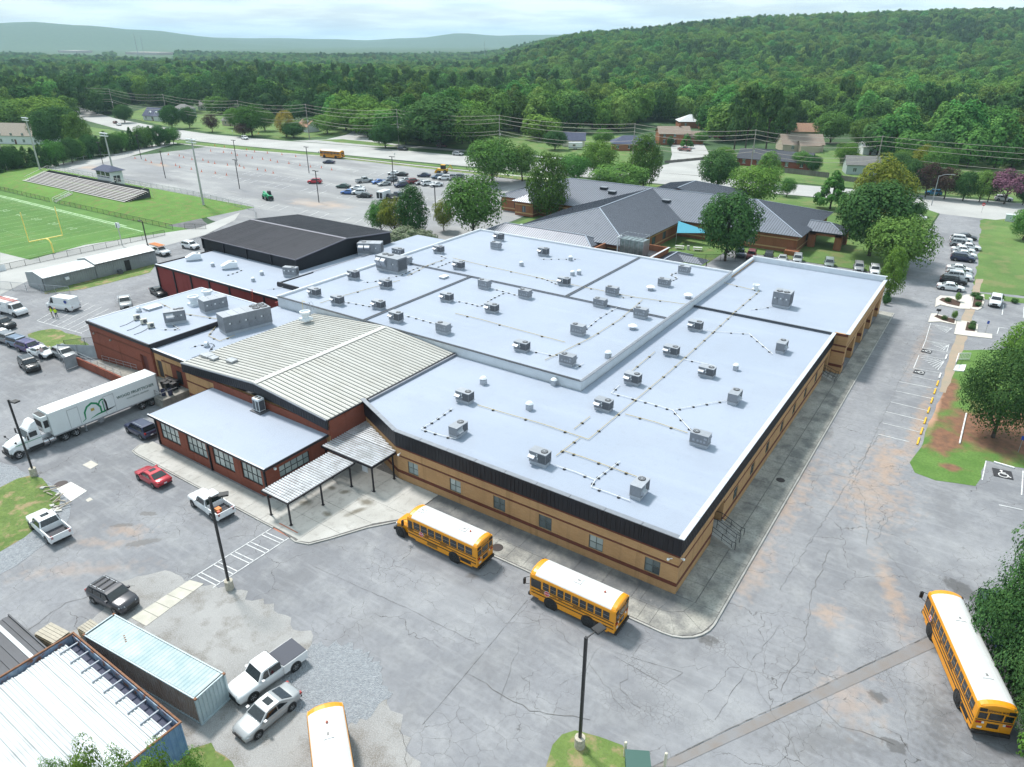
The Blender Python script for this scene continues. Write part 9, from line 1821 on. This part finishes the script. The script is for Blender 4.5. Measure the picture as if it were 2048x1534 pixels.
# wheel stops
for i, (y, w_) in enumerate([(87.5,0),(90.4,0),(93.6,0),(97.0,0),(100.3,0),(103.6,0),(106.6,0),(109.6,1),(117.6,1)]):
    o = ob('wheel_stop', MB().loft([[(-.11,-.95,0),(.11,-.95,0),(.07,-.95,.14),(-.07,-.95,.14)], [(-.11,.95,0),(.11,.95,0),(.07,.95,.14),(-.07,.95,.14)]]), WPAINT if w_ else YPAINT, loc=(-1.35,y,.02)); tag(o, ('white' if w_ else 'yellow')+' concrete wheel stop beside the drive, %s from the near end' % ORD[i], 'wheel stop', 'wheel stops')
p0, p1 = G(1987,925), G(2028,937); tag(ob('wheel_stop', MB().beam((*p0[:2],.09),(*p1[:2],.09),.22,.14), WPAINT), 'white wheel stop at the head of the accessible bay', 'wheel stop', 'wheel stops')
# accessible-parking symbols
BLU = M('symbol_black', (.03,.03,.035), .8)
def symbol(px, py, s, rz, label):
    p = G(px, py); t = empty('parking_symbol', (p.x,p.y,.055), rz, label, 'painted symbol'); ob('panel', MB().box(-s*.62,s*.62,-s*.62,s*.62,-.002,0), BLU, t); mb = MB()
    mb.lathe([(s*.1,.004),(s*.1,.005),(.005,.006)], (-.05*s,.42*s,0), 10)
    for a, b in (((-.05,.3),(-.02,-.02)),((-.02,.0),(.28,-.02)),((.28,-.02),(.38,-.36)),((.38,-.36),(.5,-.33)),((-.03,.16),(.22,.14))): strip(mb, Vector(a)*s, Vector(b)*s, .09*s, .005)
    for i in range(9):
        a0 = R(110)+R(230)*i/9; a1 = R(110)+R(230)*(i+1)/9; strip(mb, (.02*s+.3*s*math.cos(a0),-.2*s+.3*s*math.sin(a0)), (.02*s+.3*s*math.cos(a1),-.2*s+.3*s*math.sin(a1)), .07*s, .005)
    ob('wheelchair_mark', mb, WPAINT, t)
symbol(2005, 948, 1.5, .15, 'wheelchair symbol in the accessible bay at the right edge'); symbol(1853, 703, 1.1, 1.5, 'upper wheelchair symbol on the drive'); symbol(1838, 745, 1.1, 1.5, 'lower wheelchair symbol on the drive')
# white fallen pipe, bollards, cabinet, dumpster, signs
tag(ob('white_post', MB().tube((2.75,89.6,.12),(2.75,98.6,.12),.09).tube((2.75,92.6,.12),(2.75,92.9,.12),.12), WPAINT), 'long white pipe lying on the clay under the big tree', 'pipe')
for i, (px, py) in enumerate([(1249,1512),(1329,1534)]): p = G(px, py); b = empty('bollard', p, 0, ['left','right'][i]+' cream bollard by the green cabinet', 'bollard', 'bollards'); ob('post', MB().tube((0,0,0),(0,0,1.3),.1,.1,12), M('bollard_cream', (.58,.55,.42), .6), b); ob('cap', MB().lathe([(.1,1.3),(.08,1.36),(.01,1.38)], (0,0,0), 12), MATS['bollard_cream'], b)
t = empty('utility_cabinet', (-10.65,30.0,0), R(30), 'dark green utility cabinet cut by the bottom edge', 'cabinet'); ob('body', MB().box(-.75,.75,-.6,.6,0,1.0), M('cabinet_green', (.03,.09,.075), .5), t, bevel=.03); ob('lid', MB().box(-.8,.8,-.65,.65,1.0,1.08), MATS['cabinet_green'], t)
t = empty('dumpster', (7.6,59.6,0), R(22), 'dark green dumpster tucked under the pine at right', 'dumpster'); DG = M('dumpster_green', (.012,.035,.025), .6); ob('bin', MB().loft([[(-1,-.8,.15),(1,-.8,.15),(1,.8,.15),(-1,.8,.15)], [(-1.1,-.9,1.5),(1.1,-.9,1.5),(1.1,.9,1.7),(-1.1,.9,1.7)]]), DG, t); ob('rib', MB().box(-1.0,-.9,-.93,.93,.3,1.4).box(.9,1.0,-.93,.93,.3,1.4), DG, t); ob('lid', MB().box(-1.12,1.12,-.92,.92,1.62,1.72), DG, t)
ob('logo', MB().box(-.9,-.4,-.86,-.84,.7,.95).box(-.75,-.55,-.87,-.85,1.02,1.25), VENTW, t)
for i, (px, py) in enumerate([(1990,1280),(2000,1300)]): p = G(px, py); tag(ob('tarp', MB().sphere((0,0,.15), .5, 9, 5, .45), M('tarp_blue', (.012,.03,.16), .6), loc=p), ['upper','lower'][i]+' blue tarpaulin bundle beside the long bus', 'tarp')
def road_sign(x, y, kind, label, rz=0.0):
    t = empty('road_sign', (x,y,0), rz, label, 'sign'); ob('post', MB().tube((0,0,0),(0,0,2.2),.035), GALZ, t)
    if kind == 'no': f = ob('sign_face', MB().tube((0,-.04,2.3),(0,-.07,2.3),.42,.42,16), M('sign_red', (.5,.02,.03), .5), t); ob('bar', MB().box(-.28,.28,-.085,-.07,2.24,2.36), WPAINT, f)
    elif kind == 'yel': ob('sign_face', MB().add([(0,-.05,1.7),(.5,-.05,2.2),(0,-.05,2.7),(-.5,-.05,2.2)], [(0,1,2,3)]), YPAINT, t)
    elif kind == 'hc': ob('sign_face', MB().box(-.16,.16,-.06,-.04,1.7,2.2), M('sign_blue', (.02,.06,.35), .5), t)
    else: ob('sign_face', MB().box(-.3,.3,-.06,-.04,1.6,2.3), WPAINT, t)
road_sign(-4.3, 236, 'no', 'round red no-entry sign at the drive mouth'); p = G(518, 276); road_sign(p.x, p.y, 'yel', 'yellow diamond sign on the far lawn'); p = G(1970, 667); road_sign(p.x, p.y, 'hc', 'blue accessible-parking sign in the small right lot'); p = G(2036, 905); road_sign(p.x, p.y, 'hc', 'blue accessible-parking sign on the clay island')
p = G(466, 270); road_sign(p.x, p.y, 'w', 'white sign board on the far lawn'); p = G(790, 318); road_sign(p.x, p.y, 'w', 'white sign by the road behind the far lot')
t = empty('mailbox', (-9.2,119.5,0), 0, 'small black mailbox beside the entrance island', 'mailbox'); p = G(1874, 634); t.location = (p.x,p.y,0); ob('post', MB().box(-.05,.05,-.05,.05,0,1.1), BPLAS, t); ob('box', MB().box(-.35,.35,-.15,.15,1.1,1.45), BPLAS, t)
tag(ob('utility_box', MB().box(-1.1,1.1,-.8,.8,0,1.7).box(-1.2,1.2,-.9,.9,1.7,1.78), M('box_pale', (.5,.56,.56), .6), loc=(2.6,228.5,0)), 'pale green utility box at the far right lawn', 'utility box')
# white rail fence corner on the clay island
t = empty('rail_fence', (0,0,0), label='white picket rail and ramp half hidden by the big tree', cat='fence'); a, b, c_ = G(1908,738), G(1914,720), G(1938,720)
for p, q in ((a,b),(b,c_)):
    ob('rail', MB().tube((*p[:2],1.1),(*q[:2],1.1),.06).tube((*p[:2],.15),(*q[:2],.15),.05), WPAINT, t)
    for i in range(9): r_ = p.lerp(q, i/8); ob('picket', MB().tube((*r_[:2],0),(*r_[:2],1.1),.035), WPAINT, t)
ob('ramp_slab', MB().prism(ccw([G(1906,742), G(1912,731), G(1932,731), G(1928,744)]), 0, .15), WPAINT, t)
# traffic cones across the far lot
CO = M('cone_orange', (.62,.12,.04), .6)
cone = MB().lathe([(.22,0),(.22,.03),(.12,.04),(.03,.7),(.01,.7)], (0,0,0), 8).box(-.25,.25,-.25,.25,0,.03).mesh('cone', CO); nb = 0
for y, xs in ((187, range(-285,-205,6)), (170, range(-290,-215,6)), (156, range(-292,-225,7)), (198, range(-300,-240,8))):
    for x in xs: o = ob('traffic_cone', cone, loc=(x+random.uniform(-1,1), y+random.uniform(-1.2,1.2)-(x+250)*.06, .03)); tag(o, 'small orange traffic cone marking lanes in the far lot', 'cone', 'traffic cones'); o.scale = (1.3,1.3,1.3)
# ------------------------------------------------------------------ people
SKIN = M('skin', (.36,.20,.13), .6); HAIR = M('hair', (.04,.025,.018), .8); HIVIS = M('hivis', (.52,.72,.03), .6); JEAN = M('trousers', (.07,.08,.11), .8); KHK = M('khaki', (.25,.19,.12), .8); SHIRT = M('shirt_white', (.62,.62,.64), .7); BOOT = M('boot', (.03,.025,.02), .8); HAT = M('hard_hat', (.7,.25,.05), .4)
def person(px, py, rz, top, legs, label, hat=False, arm=0.6, loc=None):
    p = loc or G(px, py); t = empty('person', (p[0],p[1],.03), R(rz), label, 'person'); K_ = 10
    J = [(0,0,.98),(0,0,1.18),(.02,0,1.40),(.03,0,1.52),(.05,0,1.62),(.06,0,1.72), (0,.10,.92),(.03,.11,.50),(-.02,.11,.09),(.13,.12,.04), (0,-.10,.92),(.06,-.12,.50),(.08,-.13,.09),(.22,-.14,.04), (.02,.20,1.42),(.10,.27,1.16),(.34*arm+.1,.20,1.06+.1*arm),(.42*arm+.12,.18,1.08+.1*arm), (.02,-.20,1.42),(.06,-.27,1.15),(.30*arm+.05,-.22,1.02+.1*arm),(.38*arm+.06,-.2,1.04+.1*arm)]
    Rr = [.15,.15,.17,.07,.10,.09,.11,.075,.05,.045,.11,.075,.05,.045,.07,.05,.04,.04,.07,.05,.04,.04]
    E_ = [(0,1),(1,2),(2,3),(3,4),(4,5),(0,6),(6,7),(7,8),(8,9),(0,10),(10,11),(11,12),(12,13),(2,14),(14,15),(15,16),(16,17),(2,18),(18,19),(19,20),(20,21)]
    me = bpy.data.meshes.new('body'); me.from_pydata(J, E_, []); o = bpy.data.objects.new('body', me); C.objects.link(o); o.parent = t
    sk = o.modifiers.new('skin', 'SKIN'); o.modifiers.new('sub', 'SUBSURF').levels = 1; o.modifiers['sub'].render_levels = 1
    for i, r in enumerate(Rr): me.skin_vertices[0].data[i].radius = (r, r)
    me.skin_vertices[0].data[0].use_root = True
    k = nmat('cloth_'+label[:12]); tc_ = k.N.new('ShaderNodeTexCoord'); s_ = k.N.new('ShaderNodeSeparateXYZ'); k.L.new(tc_.outputs['Object'], s_.inputs[0]); z = s_.outputs[2]
    c = k.mix(k.math('GREATER_THAN', z, .98), legs, top); c = k.mix(k.math('GREATER_THAN', z, 1.52), c, (.36,.20,.13)); c = k.mix(k.math('LESS_THAN', z, .1), c, (.03,.025,.02)); me.materials.append(k.done(c, .7))
    ob('hair' if not hat else 'hard_hat', MB().lathe([(.115,1.70),(.12,1.74),(.09,1.81),(.01,1.84)], (.05,0,0), 12), HAIR if not hat else HAT, t); ob('nose', MB().box(.135,.165,-.015,.015,1.63,1.67), SKIN, t)
person(105, 634, 60, (.52,.72,.03), (.25,.19,.12), 'worker in yellow vest and tan trousers beside the white van, left'); person(114, 636, 130, (.52,.72,.03), (.07,.08,.11), 'worker in yellow vest and orange helmet beside the white van, right', True)
person(82, 720, 200, (.62,.62,.64), (.04,.045,.07), 'person in white shirt beside the black SUV'); person(87, 716, 160, (.55,.42,.42), (.5,.5,.52), 'person in pale clothes behind the black SUV')
for i, (px, py) in enumerate([(122,712),(130,714)]): p = G(px, py); c_ = ob('traffic_cone', cone, loc=p); c_.scale = (1.5,1.5,1.6); tag(c_, ['left','right'][i]+' orange cone beside the silver hatchback', 'cone')
# ================================================================== AIR
HTOP = max(v.co.z for v in bpy.data.objects['terrain'].data.vertices)+8; print('HTOP', HTOP)
mb = MB().box(-9600, 9600, -9600, 9600, -45, HTOP)
hz = ob('haze', mb); tag(hz, kind='stuff')
m = bpy.data.materials.new('haze'); m.use_nodes = True; t = m.node_tree; t.nodes.clear(); o = t.nodes.new('ShaderNodeOutputMaterial'); v = t.nodes.new('ShaderNodeVolumePrincipled')
v.inputs['Color'].default_value = (.60, .83, 1.0, 1); v.inputs['Density'].default_value = 0.0001; v.inputs['Anisotropy'].default_value = 0.0
t.links.new(v.outputs[0], o.inputs['Volume']); hz.data.materials.clear(); hz.data.materials.append(m)
